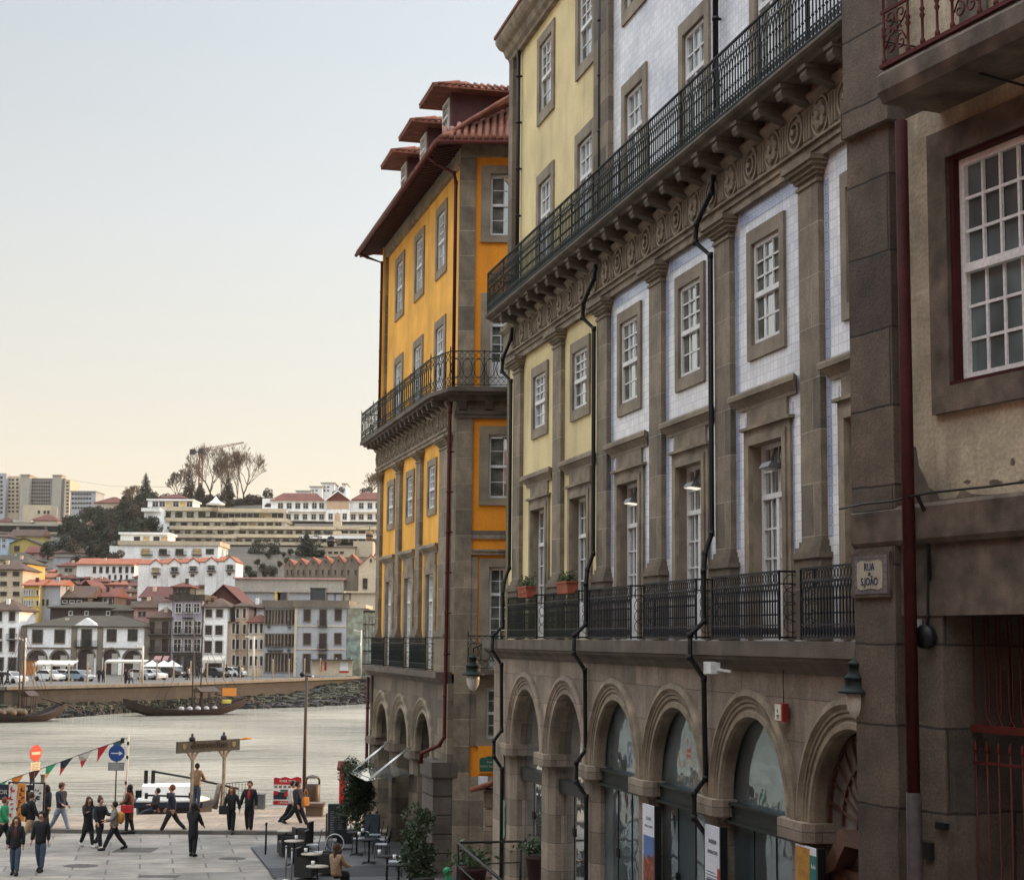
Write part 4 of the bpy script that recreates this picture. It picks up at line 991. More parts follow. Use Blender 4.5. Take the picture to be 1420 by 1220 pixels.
o=fthing(FA,'alarm_box','small white and red alarm box on the arcade between the last two arches','alarm',19.65,-.32,5.98)
b=MB(); b.box(-.14,.14,-.10,.0,-.13,.13); b.obj('casing',o,[plain('alarm red',(.25,.02,.015))]); b=MB(); b.box(-.13,.10,-.112,-.10,-.12,.12); f_=b.obj('face',o,[plain('alarm cream',(.62,.58,.48))])
b=MB(); b.tube([(0,-.114,.045),(-.03,-.114,.02),(0,-.114,-.005)],.008,4); b.box(-.05,.04,-.118,-.112,-.06,-.04); b.box(-.04,.03,-.118,-.112,-.09,-.08); b.obj('symbol',f_,[blackmetal])
b=MB(); b.tube([(0,-.02,.13),(.02,-.03,.3),(-.02,-.02,.35),(0,-.02,.62)],.008,4); b.obj('cable',o,[blackmetal])
# banners and poster on the piers
paper=plain('banner white',(.66,.68,.74),rough=.6,var=.08); ink=plain('grey lettering',(.10,.11,.16)); redp=plain('banner red',(.45,.03,.02),rough=.5)
def pos_banner(label,u,w,h0,h1,kind):
    o=fthing(FA,'banner' if kind<2 else 'poster',label,'banner' if kind<2 else 'poster',u,-.42,0)
    b=MB(); b.box(-w/2,w/2,0,.04,h0,h1); b.obj('panel',o,[paper])
    b=MB(); b.box(w/2,w/2+.05,-.02,.10,h0-.02,h1+.02); b.obj('post',o,[blackmetal])
    r=random.Random(kind)
    if kind==0:
        b=MB(); b.pry([(-w*.42,h1-1.28),(w*.42,h1-1.28),(w*.42,h1-.55),(-w*.42,h1-.55)],-.004,0); b.obj('photo',o,[plain('sky print',(.10,.17,.38))])
        b=MB(); b.pry([(-w*.42,h1-1.5),(w*.42,h1-1.6),(w*.42,h1-.85),(w*.2,h1-.92),(0,h1-.86),(-w*.2,h1-1.0),(-w*.42,h1-.9)],-.008,-.004); b.obj('photo',o,[plain('rooftops print',(.28,.07,.03),var=.8,sc=12)])
        b=MB(); b.pry([(-w*.42,h0+.1),(w*.42,h0+.1),(w*.42,h1-2.75),(-w*.1,h1-2.7),(-w*.42,h1-2.9)],-.006,0); b.obj('photo',o,[plain('rooftops print',(.28,.07,.03))])
        for s_,z in (('DOURO',h1-.24),('VISITOR CENTRE',h1-.38),('the city',h1-2.1),('MUSEUM',h1-2.3)): text(s_,.085 if len(s_)<9 else .06,'lettering',o,ink,(0,-.006,z),ext=.001)
    elif kind==1:
        for s_,z,sz in (('MUSEUM',h1-.25,.09),('INTERACTIVE',h1-.42,.075)): text(s_,sz,'lettering',o,ink,(0,-.006,z),ext=.001,bold=.002)
        b=MB(); z=h1-.75
        while z>h0+.2:
            for k in range(5): 
                if k<4: b.box(-w*.4,-w*.4+w*r.uniform(.5,.8),-.003,0,z,z+.012)
                else: b.box(-w*.4,-w*.4+w*.45,-.003,0,z+.06,z+.09)
                z-=.05
            z-=.10
        b.obj('lettering',o,[ink]); b=MB(); b.box(w*.32,w*.5,-.012,0,h1-.95,h1-.65); b.obj('tab',o,[redp])
    else:
        b=MB(); b.box(-w*.48,w*.15,-.004,0,h1-.75,h1-.02); b.obj('artwork',o,[plain('ochre print',(.45,.22,.03),var=.4,sc=5)])
        b=MB(); b.box(w*.16,w*.48,-.005,0,h1-1.0,h1-.1); t_=b.obj('artwork',o,[plain('teal print',(.02,.17,.15))])
        b=MB(); b.box(-w*.46,-w*.14,-.006,0,h1-.72,h1-.5); b.obj('artwork',o,[plain('violet print',(.09,.08,.2))])
        b=MB(); b.pry([(-w*.48,h1-1.7),(w*.48,h1-1.7),(w*.48,h1-1.45),(0,h1-1.3),(-w*.48,h1-1.4)],-.006,0); b.obj('artwork',o,[plain('rooftops print',(.28,.07,.03))])
        text('fado',.09,'lettering',t_,paper,(w*.32,-.008,h1-.25),ext=.001)
pos_banner('tall white banner with two photos of red roofs, right of the third arch',13.42,.74,.6,4.04,0)
pos_banner('tall white banner of small grey text with a red tab, beside the third drainpipe',16.78,.74,.6,4.02,1)
pos_banner('ochre and teal exhibition poster on the pier left of the brown arched door',20.62,.78,1.9,4.14,2)
# things seen in the shop window of the fifth arch
sh=fthing(FA,'display_shelf','dark shelf of red, white and blue leaflets behind the glass of the fifth arch','shelf',16.9,.24,0)
b=MB(); 
for z in (3.9,3.2,2.5,1.8): b.box(-.55,.25,-.05,.0,z,z+.04)
for x in (-.55,.25): b.box(x-.03,x+.03,-.05,0,1.5,4.0)
b.obj('rack',sh,[blackmetal])
for k in range(6):
    x=-.48+(k%3)*.24; z=3.28 if k<3 else 2.58
    b=MB(); b.box(x,x+.17,-.07,-.05,z,z+.5); b.obj('leaflet',sh,[[plain('leaflet blue',(.10,.25,.38)),plain('leaflet white',(.55,.55,.52)),redp][(k+(k//3))%3]])
# window film with line drawing on the fourth arch glass
wf=fthing(FA,'window_film','blue film with white line pattern on the glass of the fourth arch','window film',14.52,.285,0)
b=MB(); b.pry([(-.9,4.9),(.15,5.05),(.35,4.8),(.75,4.75),(.95,4.45),(-.9,4.45)],-.002,0); b.obj('film',wf,[plain('blue film',(.02,.06,.22),rough=.15)])
b=MB(); r=random.Random(5)
for k in range(9):
    cx,cz=r.uniform(-.8,.8),r.uniform(4.5,4.9)
    b.tube([(cx+.16*math.cos(PI*j/3),-.006,cz+.14*math.sin(PI*j/3)) for j in range(6)],.008,4,closed=True)
b.obj('line_pattern',wf,[paper])
# pale green plates on the corner pier; street sign, plant pots
o=fthing(FA,'name_plate','pale green scalloped plate on the corner pier of the pale house','sign',1.28,-.33,2.55)
b=MB(); b.pry([(-.2,-.45),(.2,-.45),(.24,-.35),(.2,-.2),(.24,0),(.2,.2),(.24,.35),(.2,.45),(0,.5),(-.2,.45)],0,.03); fixn(b.obj('plate',o,[plain('pale green enamel',(.22,.33,.25),rough=.4)]))
for i,(x,y,Y,lb) in enumerate(((748,1182,41.5,'clipped round shrub in a dark pot at the foot of the first arch'),(655,1198,40.0,'dark red planter of spiky leaves behind the iron handrail'))):
    g=at(x,y,Y); z0=g.z-.75; o=thing('potted_plant',lb,'plant',(g.x,g.y,z0))
    b=MB(); b.lathe([(.25,0),(.33,.6),(.36,.62),(.36,.68)],(0,0,0),14); b.obj('pot',o,[plain('dark red pot',(.05,.015,.014))])
    b=MB(); leaves(b,420,lambda r:(r.gauss(0,.22),r.gauss(0,.22),.75+abs(r.gauss(0,.16))),.07,i+9); b.obj('foliage',o,[leaf2])
# stair handrail at the lower edge
hr=thing('handrail','black iron handrail beside the steps in front of the corner pier','railing')
a_=at(635,1168,39.5); c_=at(722,1166,42.3); d_=at(702,1226,34.0); e_=a_-Vector((0,0,2.5))
b=MB(); b.tube([a_,c_],.03,6); b.tube([a_,d_],.035,6); b.obj('rail',hr,[blackmetal])
for q_ in ([a_,e_],[c_,c_-Vector((0,0,2.3))]): b=MB(); b.tube(q_,.035,6); b.obj('post',hr,[blackmetal])
b=MB(); b.tube([a_-Vector((0,0,.5)),c_-Vector((0,0,.5))],.015,5); b.tube([a_-Vector((0,0,.5)),d_-Vector((0,0,.5))],.02,5); b.obj('middle_rail',hr,[blackmetal])
# rusticated garden pier with tiled cap behind the corner pipe
g=at(690,1100,47.5); gp_=thing('gate_pier','pale rusticated stone pier with a little clay tiled cap in the alley','pier',(g.x,g.y,0))
b=MB()
for k in range(7): b.box(-.38,.9,-.38,.4,-.3+k*.46,.11+k*.46)
b.box(-.34,.86,-.34,.36,-.3,2.95); b.obj('shaft',gp_,[granite_pale])
b=MB(); 
for k in range(8): b.tube([(-.75+k*.05,-.55+k*.14,2.95),(.9,-.55+k*.14,3.5)],.075,6)
b.obj('tiled_cap',gp_,[rooftile])
# ================================================================ people
skinm=plain('skin',(.42,.22,.14),rough=.6,var=.1,sc=6,bm=0)
def cloth(name,c): return plain('cloth '+name,c,rough=.9,var=.25,sc=7,bs=60,bm=.3)
C_BLACK=cloth('black',(.012,.012,.014)); C_NAVY=cloth('navy',(.018,.022,.04)); C_JEANS=cloth('jeans',(.05,.075,.115)); C_LJEANS=cloth('light jeans',(.17,.21,.27))
C_KHAKI=cloth('khaki',(.33,.23,.12)); C_MAROON=cloth('maroon',(.10,.02,.02)); C_RED=cloth('red',(.42,.02,.025)); C_GREEN=cloth('green',(.02,.22,.09)); C_GREY=cloth('grey',(.20,.18,.16))
C_BROWN=cloth('brown',(.10,.055,.03)); C_ORANGE=cloth('orange',(.50,.19,.03)); C_WHITE=cloth('white',(.5,.47,.42)); C_CAMEL=cloth('camel',(.26,.17,.10)); C_TEAL=cloth('teal',(.05,.10,.11))
H_DARK=cloth('dark hair',(.015,.010,.008)); H_BROWN=cloth('brown hair',(.055,.025,.013)); H_RED=cloth('auburn hair',(.13,.045,.018)); H_GREY=cloth('grey hair',(.25,.22,.2))
def skinmesh(name,V,E_,roots,parent,mat,sub=1):
    me=bpy.data.meshes.new(name); me.from_pydata([v[0] for v in V],E_,[]); me.materials.append(mat)
    o=link(name,me,parent); md=o.modifiers.new('Skin','SKIN'); md.use_smooth_shade=True
    sv=me.skin_vertices[0].data
    for i,v in enumerate(V):
        r=v[1]; sv[i].radius=(r,r) if not isinstance(r,tuple) else r
        sv[i].use_root=(i in roots)
    s=o.modifiers.new('Sub','SUBSURF'); s.levels=sub; s.render_levels=sub
    return o
def rot_x(v,a): c,s=math.cos(a),math.sin(a); return Vector((v[0],v[1]*c-v[2]*s,v[1]*s+v[2]*c))
def person(label,loc,face,legs=((12,5),(-14,20)),arms=((10,15,8),(-10,20,8)),top=C_BLACK,bot=C_JEANS,hair=H_DARK,hl='short',h=1.7,coat=0,shoes=C_BLACK,lean=0,group=None,inner=None,sit=False,cap=None,bag=None,backpack=None,look=0,lod=0):
    """front of the body is local -Y; legs ((thigh forward deg, knee bend)L,R); arms ((shoulder forward, elbow, outward)L,R)"""
    root=thing('person',label,'person',loc,R(face),group)
    s=h/1.7; V=[];E_=[]
    def chain(p0,l,ang): return p0+rot_x(Vector((0,0,-l)),-R(ang))   # positive = forward (-Y)
    HZ=.92; hips=[];knees=[];ank=[];toe=[]
    for sd,(th,kn) in zip((1,-1),legs):
        hp=Vector((sd*.085,0,HZ)); k=chain(hp,.43,th); a=chain(k,.41,th-kn); f=a+rot_x(Vector((0,-.17,-.035)),-R((th-kn)*.4))
        hips.append(hp);knees.append(k);ank.append(a);toe.append(f)
    low=min(min(a.z for a in ank),min(t.z for t in toe)+.02)-.045
    dz=Vector((0,0,-low))
    if sit: dz=Vector((0,0,0))
    mv=lambda L:[x+dz for x in L]
    hips,knees,ank,toe=mv(hips),mv(knees),mv(ank),mv(toe)
    pel=Vector((0,.0,HZ+.02))+dz
    la=R(lean); up=lambda z,y=0:pel+Vector((0,-math.sin(la)*z+y,math.cos(la)*z))
    waist,chest,nb,neck=up(.16),up(.36),up(.50),up(.57,-.01); hd=up(.69,-.03)
    sh=[];el=[];wr=[]
    for sd,(sf,eb,ou) in zip((1,-1),arms):
        p=up(.475)+Vector((sd*.175,0,0)); d=rot_x(Vector((math.sin(R(ou))*sd,0,-math.cos(R(ou)))),-R(sf)); e=p+d*.28
        d2=rot_x(Vector((math.sin(R(ou*.3))*sd,0,-math.cos(R(ou*.3)))),-R(sf+eb)); w=e+d2*.25
        sh.append(p);el.append(e);wr.append(w); 
    def av(p,r): V.append((tuple(p),r)); return len(V)-1
    ip=av(pel,.105); iw=av(waist,.095); ic=av(chest,.115); ib=av(nb,.075); inn=av(neck,.062); ih0=av(up(.62,-.015),.068); ih=av(hd+Vector((0,0,.01)),.108); iht=av(hd+Vector((0,.01,.085)),.085)
    E_+= [(ip,iw),(iw,ic),(ic,ib),(ib,inn),(inn,ih0),(ih0,ih),(ih,iht)]
    nose=av(hd+Vector((0,-.105,-.005)),.016); E_.append((ih,nose))
    roots=[ip]
    for i in (0,1):
        a=av(hips[i]-Vector((0,0,.04)),.085); k=av(knees[i],.055); c=av(knees[i].lerp(ank[i],.35),.052); an=av(ank[i],.036); t=av(toe[i],.032); E_+=[(ip,a),(a,k),(k,c),(c,an),(an,t)]
        s0=av(sh[i],.058); e0=av(el[i],.038); w0=av(wr[i],.025); E_+=[(ic,s0),(s0,e0),(e0,w0)]
        d=(wr[i]-el[i]).normalized(); side=Vector((0,1,0)) if abs(d.y)<.8 else Vector((1,0,0)); side=(side-d*side.dot(d)).normalized()
        pm=av(wr[i]+d*.05,.042); E_.append((w0,pm))
        if lod==0:
            for j in range(4):
                b0=wr[i]+d*.045+side*(j-1.5)*.018; b1=b0+d*.055; b2=b1+(d*.9+Vector((-.4 if i==0 else .4,0,0))).normalized()*(.035+.006*(1.5-abs(j-1.5)))
                q0=av(b0,.010);q1=av(b1,.009);q2=av(b2,.007); E_+=[(q0,q1),(q1,q2)]; roots.append(q0)
            tb=wr[i]+d*.02-side*.02; q0=av(tb,.011); q1=av(tb+(d-side*.8).normalized()*.05,.010); q2=av(tb+(d-side*.4).normalized()*.085,.008); E_+=[(q0,q1),(q1,q2)]; roots.append(q0)
    skinmesh('body',V,E_,roots,root,skinm)
    # trousers
    V=[];E_=[]; ip=av(pel,.15); iw=av(pel+Vector((0,0,.07)),.145); E_.append((ip,iw))
    for i in (0,1):
        a=av(hips[i]-Vector((0,0,.04)),.125); m_=av(hips[i].lerp(knees[i],.5),.108); k=av(knees[i],.086); c=av(knees[i].lerp(ank[i],.4),.08); an=av(ank[i]+Vector((0,0,.03)),.066); E_+=[(ip,a),(a,m_),(m_,k),(k,c),(c,an)]
    skinmesh('trousers',V,E_,[0],root,bot)
    V=[];E_=[]
    # jacket / top
    hem=pel-Vector((0,0,.05+coat*.30)); i0=av(hem,.19 if coat else .16); ip=av(pel+Vector((0,0,.02)),.175); iw=av(waist,.165 if coat else .15); ic=av(chest,.185); ib=av(nb,.10); E_+=[(i0,ip),(ip,iw),(iw,ic),(ic,ib)]
    for i in (0,1):
        s0=av(sh[i]+Vector((0,0,.0)),.095); e0=av(el[i],.072); w0=av(el[i].lerp(wr[i],.92),.056); E_+=[(ic,s0),(s0,e0),(e0,w0)]
    skinmesh('jacket' if coat or inner else 'top',V,E_,[0],root,top)
    if inner:
        b=MB(); z0=waist-Vector((0,.135,.08)); z1=nb-Vector((0,.105,.03))
        b.lathe([(.03,0),(.065,.08),(.07,.30),(.05,.42),(.02,.47)],(0,-.085+(-math.sin(la)*.3),pel.z+.05),10,1,.9); b.obj('shirt',root,[inner])
    # shoes
    b=MB()
    for i in (0,1):
        a=ank[i]; t=toe[i]; b.tube([a+Vector((0,.05,-.02)),a+Vector((0,0,-.005)),a.lerp(t,.6)+Vector((0,0,.005)),t+Vector((0,-.03,.0))],[.05,.058,.052,.036],8)
    b.obj('shoes',root,[shoes])
    # hair
    b=MB(); c=hd+Vector((0,.018,.03)); r=random.Random(hash(label)%999)
    b.lathe([(.045,-.10),(.095,-.06),(.108,0),(.100,.05),(.07,.095),(.02,.118)],c+Vector((0,.022,0)),12,.95,1.0)
    if hl=='long':
        for k in range(9):
            t=(k-4)/4; x=t*.095; b.tube([c+Vector((x*.8,.05-abs(t)*.07,.02)),c+Vector((x*1.15,.085-abs(t)*.10,-.12)),c+Vector((x*1.2,.10-abs(t)*.09,-.26)),c+Vector((x*.9,.09-abs(t)*.08,-.34-r.uniform(0,.06)))],[.045,.045,.038,.012],6)
    if hl=='bun': b.lathe([(.01,-.05),(.05,-.02),(.05,.03),(.01,.055)],c+Vector((0,.06,.12)),8)
    b.obj('hair',root,[hair])
    if lod==0:
        b=MB()
        for x in (-.034,.034): b.lathe([(.001,-.011),(.011,0),(.001,.011)],hd+Vector((x,-.083,.012)),6)
        b.obj('eyes',root,[H_DARK]); b=MB(); b.box(-.025,.025,hd.y-.094,hd.y-.08,hd.z-.055,hd.z-.046); b.obj('mouth',root,[plain('lips',(.22,.07,.05))])
    if cap:
        b=MB(); b.lathe([(.108,0),(.112,.04),(.09,.085),(.03,.11)],c+Vector((0,0,.03)),12); b.box(-.07,.07,c.y-.19,c.y-.08,c.z+.035,c.z+.05); b.obj('cap',root,[cap])
    if backpack:
        b=MB(); b.tube([up(.08,.16),up(.14,.20),up(.36,.21),up(.46,.17)],[.09,.13,.13,.07],8); o=b.obj('backpack',root,[backpack]); 
    root.scale=(s,s,s); return root
def bagthing(label,loc,rz,m,w=.30,hh=.24,strap=.5,grp=None):
    o=thing('handbag',label,'bag',loc,rz,grp)
    b=MB(); b.prx([(-.06,0),(.06,0),(.07,hh*.5),(.05,hh),(-.05,hh),(-.07,hh*.5)],-w/2,w/2); b.obj('pouch',o,[m])
    b=MB(); b.tube([(-w*.42,0,hh*.9),(-w*.3,0,hh+strap*.8),(0,0,hh+strap),(w*.3,0,hh+strap*.8),(w*.42,0,hh*.9)],.012,5); b.obj('strap',o,[m]); return o
WALK=((17,3),(-15,20)); WALK2=((-14,22),(16,4)); STAND=((3,0),(-3,4))
SW=((-16,12,7),(18,18,7)); SW2=((18,18,7),(-16,12,7))
G=lambda x,y,z=0.0: tuple(gnd(x,y,z))
person('woman in maroon top, open dark jacket and jeans walking at the lower left edge',G(20,1213),4,((9,2),(-6,10)),((2,8,10),(4,10,10)),C_BLACK,C_JEANS,H_BROWN,'long',1.66,coat=.5,inner=C_MAROON)
person('man in black jacket and jeans walking towards the camera, left of the plaza',G(55,1208),-6,((8,2),(-8,14)),((-4,10,9),(8,14,9)),C_BLACK,C_JEANS,H_DARK,'short',1.74,coat=.4)
person('man in dark jacket and khaki trousers with a backpack near the stall',G(41,1170),120,((20,4),(-22,18)),SW,C_BLACK,C_KHAKI,H_BROWN,'short',1.76,coat=.3,backpack=C_BLACK,shoes=C_BROWN)
person('woman with long dark hair walking beside the no entry pole',G(63,1150),150,WALK,((30,60,8),(-10,15,8)),C_NAVY,C_BLACK,H_DARK,'long',1.62)
person('man in cap and navy shirt with light jeans walking right along the quay',G(83,1153),60,((24,2),(-24,10)),((-10,60,6),(10,60,6)),C_NAVY,C_LJEANS,H_BROWN,'short',1.76,cap=C_BROWN,shoes=C_BROWN)
person('person in bright green top at the far left edge of the plaza',G(4,1176),90,WALK,SW,C_GREEN,C_BLACK,H_RED,'short',1.68)
person('woman with long brown hair in a long dark coat looking at her phone',G(121,1174),40,WALK,((35,80,6),(30,85,6)),C_BLACK,C_BLACK,H_BROWN,'long',1.66,coat=1.1,shoes=C_WHITE)
person('person with a hair bun and black sweatshirt, middle of the walking trio',G(137,1176),50,WALK2,((30,70,6),(10,20,8)),C_BLACK,C_BLACK,H_BROWN,'bun',1.68,backpack=C_TEAL,shoes=C_WHITE)
person('woman in grey top with an orange backpack, striding at the right of the trio',G(157,1178),-70,((26,4),(-26,12)),((20,70,6),(10,60,6)),C_GREY,C_BLACK,H_DARK,'short',1.62,backpack=C_ORANGE)
person('woman in a long dark coat with a red shoulder bag, seen from the side',G(178,1156),-100,((4,0),(-6,8)),((15,60,6),(5,20,6)),C_BROWN,C_BLACK,H_DARK,'long',1.70,coat=1.4)
p_=gnd(178,1156); bagthing('bright red shoulder bag carried by the woman in the long coat',(p_.x-.02,p_.y-.28,.78),0,C_RED,.42,.26,.45)
person('man in navy jumper and dark trousers striding left in front of the white boat',G(237,1155),-80,((26,2),(-28,14)),((-22,30,8),(16,12,6)),C_NAVY,C_BLACK,H_RED,'short',1.78)
person('man in grey shirt and jeans standing against the left post of the jetty sign',G(272,1121),178,STAND,((60,50,25),(20,60,15)),C_CAMEL,C_JEANS,H_DARK,'short',1.80,backpack=None)
person('woman in a long black coat standing alone in the plaza, taking a photo',G(267,1187),165,STAND,((60,85,5),(20,30,8)),C_BLACK,C_BLACK,H_DARK,'long',1.66,coat=1.2)
person('woman in printed black sweatshirt with a round bag, walking hand in hand',G(320,1156),0,((8,2),(-8,14)),((0,10,22),(8,30,14)),C_BLACK,C_BLACK,H_RED,'long',1.64,coat=.2)
person('man in open black jacket over a red shirt, walking hand in hand',G(345,1154),-3,((7,2),(-6,10)),((4,12,12),(0,10,20)),C_BLACK,C_BLACK,H_BROWN,'short',1.80,coat=.4,inner=C_RED)
p_=gnd(312,1156); bagthing('round black bag hanging from the blonde woman of the couple',(p_.x-.02,p_.y-.2,.72),0,C_BLACK,.36,.3,.5)
person('man in dark top and trousers striding left past the lamp post with an orange bag',G(412,1146),60,((30,2),(-34,20)),((-12,40,8),(14,12,8)),C_NAVY,C_BLACK,H_DARK,'short',1.76)
person('person in a pale shirt half hidden behind the striding man',G(405,1144),60,((28,2),(-30,18)),((-12,30,8),(14,12,8)),C_WHITE,C_BLACK,H_DARK,'short',1.72)
p_=gnd(419,1146); bagthing('orange bag held by the man striding past the lamp post',(p_.x+.12,p_.y-.1,.80),R(60),C_ORANGE,.30,.3,.3)
# seated figures
q_=gnd(213,1127,.1); person('person in dark clothes sitting on the quay edge in front of the white boat',(q_.x,q_.y,-.70),-60,((82,30),(70,75)),((20,70,10),(-25,10,15)),C_BLACK,C_NAVY,H_DARK,'short',1.72,sit=True,lean=-12)
q_=gnd(466,1235,.0); person('woman with brown hair in a striped camel shawl sitting at a café table',(q_.x,q_.y,-.42),150,((85,85),(85,85)),((20,60,10),(20,60,10)),C_CAMEL,C_BLACK,H_BROWN,'long',1.66,sit=True,coat=.2)
person('person close to the camera, only dark hair showing at the bottom edge of the photo',(1.48,8.0,ground_z(0,8)-.03),170,STAND,SW,C_BLACK,C_JEANS,H_BROWN,'short',1.62)
# ================================================================ plaza furniture and the café terrace
def pt(x,y,z=0.0): return gnd(x,y,z)
deckm=brick('dark terrace slabs',(.075,.075,.078),(.06,.06,.062),(.03,.03,.03),1.2,.6,.012,flat=True,bm=.3,var=.4,rot=R(8),rough=.75)
pl=[pt(x,y)[:2] for x,y in [(348,1177),(500,1166),(600,1166)]]+[(-1.2,50.0),(-1.2,44.5),(-5.8,44.5),pt(392,1232)[:2]]
b=MB(); b.prz(pl,-.1,.09); struct(fixn(b.obj('terrace_paving',None,deckm)))
b=MB(); b.prz([pt(x,y,.1)[:2] for x,y in [(372,1203),(640,1196),(640,1212),(380,1216)]],.091,.096); struct(fixn(b.obj('dark_paving_band',None,plain('dark rubber mat',(.022,.022,.026)))))
for i,(x,y,w_,h_) in enumerate(((112,1200,1.1,.45),(188,1178,1.3,.7),(322,1190,.9,.4),(218,1216,1.2,.5))):
    p=pt(x,y,.0); b=MB(); b.prz([(p.x+w_/2*math.cos(k*PI/5),p.y+h_*math.sin(k*PI/5)) for k in range(10)] if i%2==0 else [(p.x-w_/2,p.y-h_),(p.x+w_/2,p.y-h_*.9),(p.x+w_/2,p.y+h_),(p.x-w_/2,p.y+h_*.9)],.001,.004)
    tag(b.obj('manhole_cover',None,[plain('rusty manhole',(.06,.05,.042),var=.5,sc=6)]),['round iron manhole cover at the lower left of the plaza','rectangular iron cover by the feet of the trio','small round iron cover near the terrace edge','rectangular iron cover at the bottom edge of the plaza'][i],'manhole cover')
# lamp post
g=pt(421,1119,.1); Hh=7+( (888-936)*g.y/FPX)
lp=thing('lamp_post','tall thin dark brown lamp post on the quay beside the litter bin','lamp post',g)
b=MB(); b.tube([(0,0,0),(0,0,2.0),(.0,0,at(421,938,g.y).z-g.z)],[.09,.075,.062],10); b.lathe([(.14,0),(.14,.05),(.09,.08),(.09,.5)],(0,0,0),10); b.obj('pole',lp,[plain('brown paint',(.05,.028,.02),rough=.5)])
zt=at(421,938,g.y).z-g.z
b=MB(); b.tube([(-.12,0,zt+.05),(.18,0,zt+.02),(.28,0,zt+.02)],.03,6); b.lathe([(.02,-.10),(.10,-.06),(.11,.05),(.05,.12),(.01,.14)],(-.18,0,zt+.08),10); b.obj('lamp_head',lp,[blackmetal])
b=MB(); b.lathe([(.02,-.02),(.07,0),(.02,.06)],(.26,0,zt),8); b.obj('camera_dome',lp,[whitepaint])
# litter bin on a stone planter
g=pt(433,1115,.1); lb_=thing('litter_bin','tall brown litter bin with an arched hood on the quay','bin',g)
b=MB(); b.lathe([(.30,.0),(.32,.05),(.32,.82),(.30,.84)],(0,0,0),16); b.obj('drum',lb_,[plain('brown bin',(.055,.033,.022),rough=.5)])
b=MB(); b.tube([(-.28,0,.84),(-.28,0,1.02),(-.18,0,1.14),(0,0,1.18),(.18,0,1.14),(.28,0,1.02),(.28,0,.84)],.05,6); b.lathe([(.3,1.1),(.2,1.17),(.02,1.19)],(0,0,0),14); b.obj('hood',lb_,[plain('brown bin',(.05,.03,.02))])
g=pt(436,1134,.0); tb_=thing('stone_planter','square brown stone planter in front of the litter bin','planter',g)
b=MB(); b.prism([(-.30,-.30),(.30,-.30),(.30,.30),(-.30,.30)],lambda p:(p[0],p[1],0),lambda p:(p[0]*1.1,p[1]*1.1,.48)); b.obj('tub',tb_,[plain('brown stone',(.13,.085,.055))]); b=MB(); b.box(-.38,.38,-.38,.38,.48,.6); b.obj('rim',tb_,[plain('brown stone',(.13,.085,.055))])
# red advertising board
g=pt(398,1119,.1); ab=thing('advertising_board','red and white A-board with small photos of river trips, beside the lamp post','signboard',g,R(-6))
b=MB(); b.box(-.62,.62,0,.05,.05,1.18); b.prism([(-.62,1.18),(-.5,1.24),(-.3,1.2),(-.1,1.27),(.15,1.2),(.4,1.28),(.62,1.2)],lambda p:(p[0],0,p[1]),lambda p:(p[0],.05,p[1])); b.obj('panel',ab,[whitepaint])
b=MB(); b.pry([(-.58,.92),(.58,.92),(.58,1.2),(.4,1.25),(.15,1.17),(-.1,1.24),(-.3,1.17),(-.5,1.21),(-.58,1.17)],-.006,0); b.obj('red_field',ab,[C_RED]); b=MB(); b.box(-.58,.58,-.006,0,.1,.26); b.obj('red_field',ab,[C_RED])
text('RIVER TRIPS',.13,'lettering',ab,whitepaint,(0,-.01,1.06),ext=.001); text('6 BRIDGES CRUISE',.09,'lettering',ab,whitepaint,(0,-.01,.18),ext=.001)
for k,(x0,x1,z0,z1,mt) in enumerate(((-.58,-.02,.32,.62,C_NAVY),(.02,.58,.32,.62,C_BROWN),(-.3,.1,.64,.72,C_TEAL),(-.58,-.4,.5,.66,C_RED),(-.12,.2,.45,.64,C_RED),(.25,.58,.64,.74,C_NAVY))):
    b=MB(); b.box(x0,x1,-.012-.002*k,-.004,z0,z1); b.obj('picture',ab,[mt])
b=MB()
for k in range(6): b.box(-.55+k*.19,-.42+k*.19,-.008,0,.78,.88)
b.obj('price_strip',ab,[C_GREY])
g=pt(360,1121,.1); tb2=thing('utility_box','plain grey utility box on the quay edge right of the couple','box',g); b=MB(); b.box(-.2,.2,-.2,.2,0,.56); b.box(-.22,.22,-.22,.22,.56,.6); b.obj('cabinet',tb2,[plain('grey cabinet',(.10,.11,.12))])
# jetty sign
g1=pt(265,1123,.1); g2=pt(309,1119,.1); js=thing('jetty_sign','wide dark timber sign reading douroacima on two posts at the river edge','sign',(g1.x,g1.y,.1),math.atan2(g2.y-g1.y,g2.x-g1.x))
L=math.hypot(g2.x-g1.x,g2.y-g1.y); wood=plain('weathered timber',(.20,.17,.135),var=.4,sc=5); sgm=plain('sign board slate',(.028,.035,.034),var=.4,sc=4)
zb=at(265,1043,g1.y).z-.1; zt=at(265,1027,g1.y).z-.1
for x in (0,L):
    b=MB(); b.box(x-.048,x+.048,-.048,.048,0,zb); b.bar((x,0,zb-.3),(x-.28,0,zb+.02),.08); b.bar((x,0,zb-.3),(x+.28,0,zb+.02),.08); b.obj('post',js,[wood])
    b=MB(); b.lathe([(.12,0),(.14,.05),(.12,.14),(.05,.18),(.05,.28),(.02,.3)],(x-.05,0,zt+.0),8); b.obj('finial_lamp',js,[blackmetal])
b=MB(); b.box(-.85,L+.78,-.06,.03,zb,zt); b.obj('board',js,[sgm])
bl=plain('near black lettering',(.001,.001,.001)); text('douroacima',.40,'lettering',js,bl,(L/2,-.075,(zb+zt)/2+.05),ext=.008,bold=.012)
for x in (-.5,L+.45):
    b=MB(); b.pry([(x-.1,zb+.22),(x,zb+.12),(x+.1,zb+.22),(x+.08,zt-.1),(x-.08,zt-.1)],-.07,-.06); b.obj('emblem',js,[plain('emblem olive',(.16,.14,.07))])
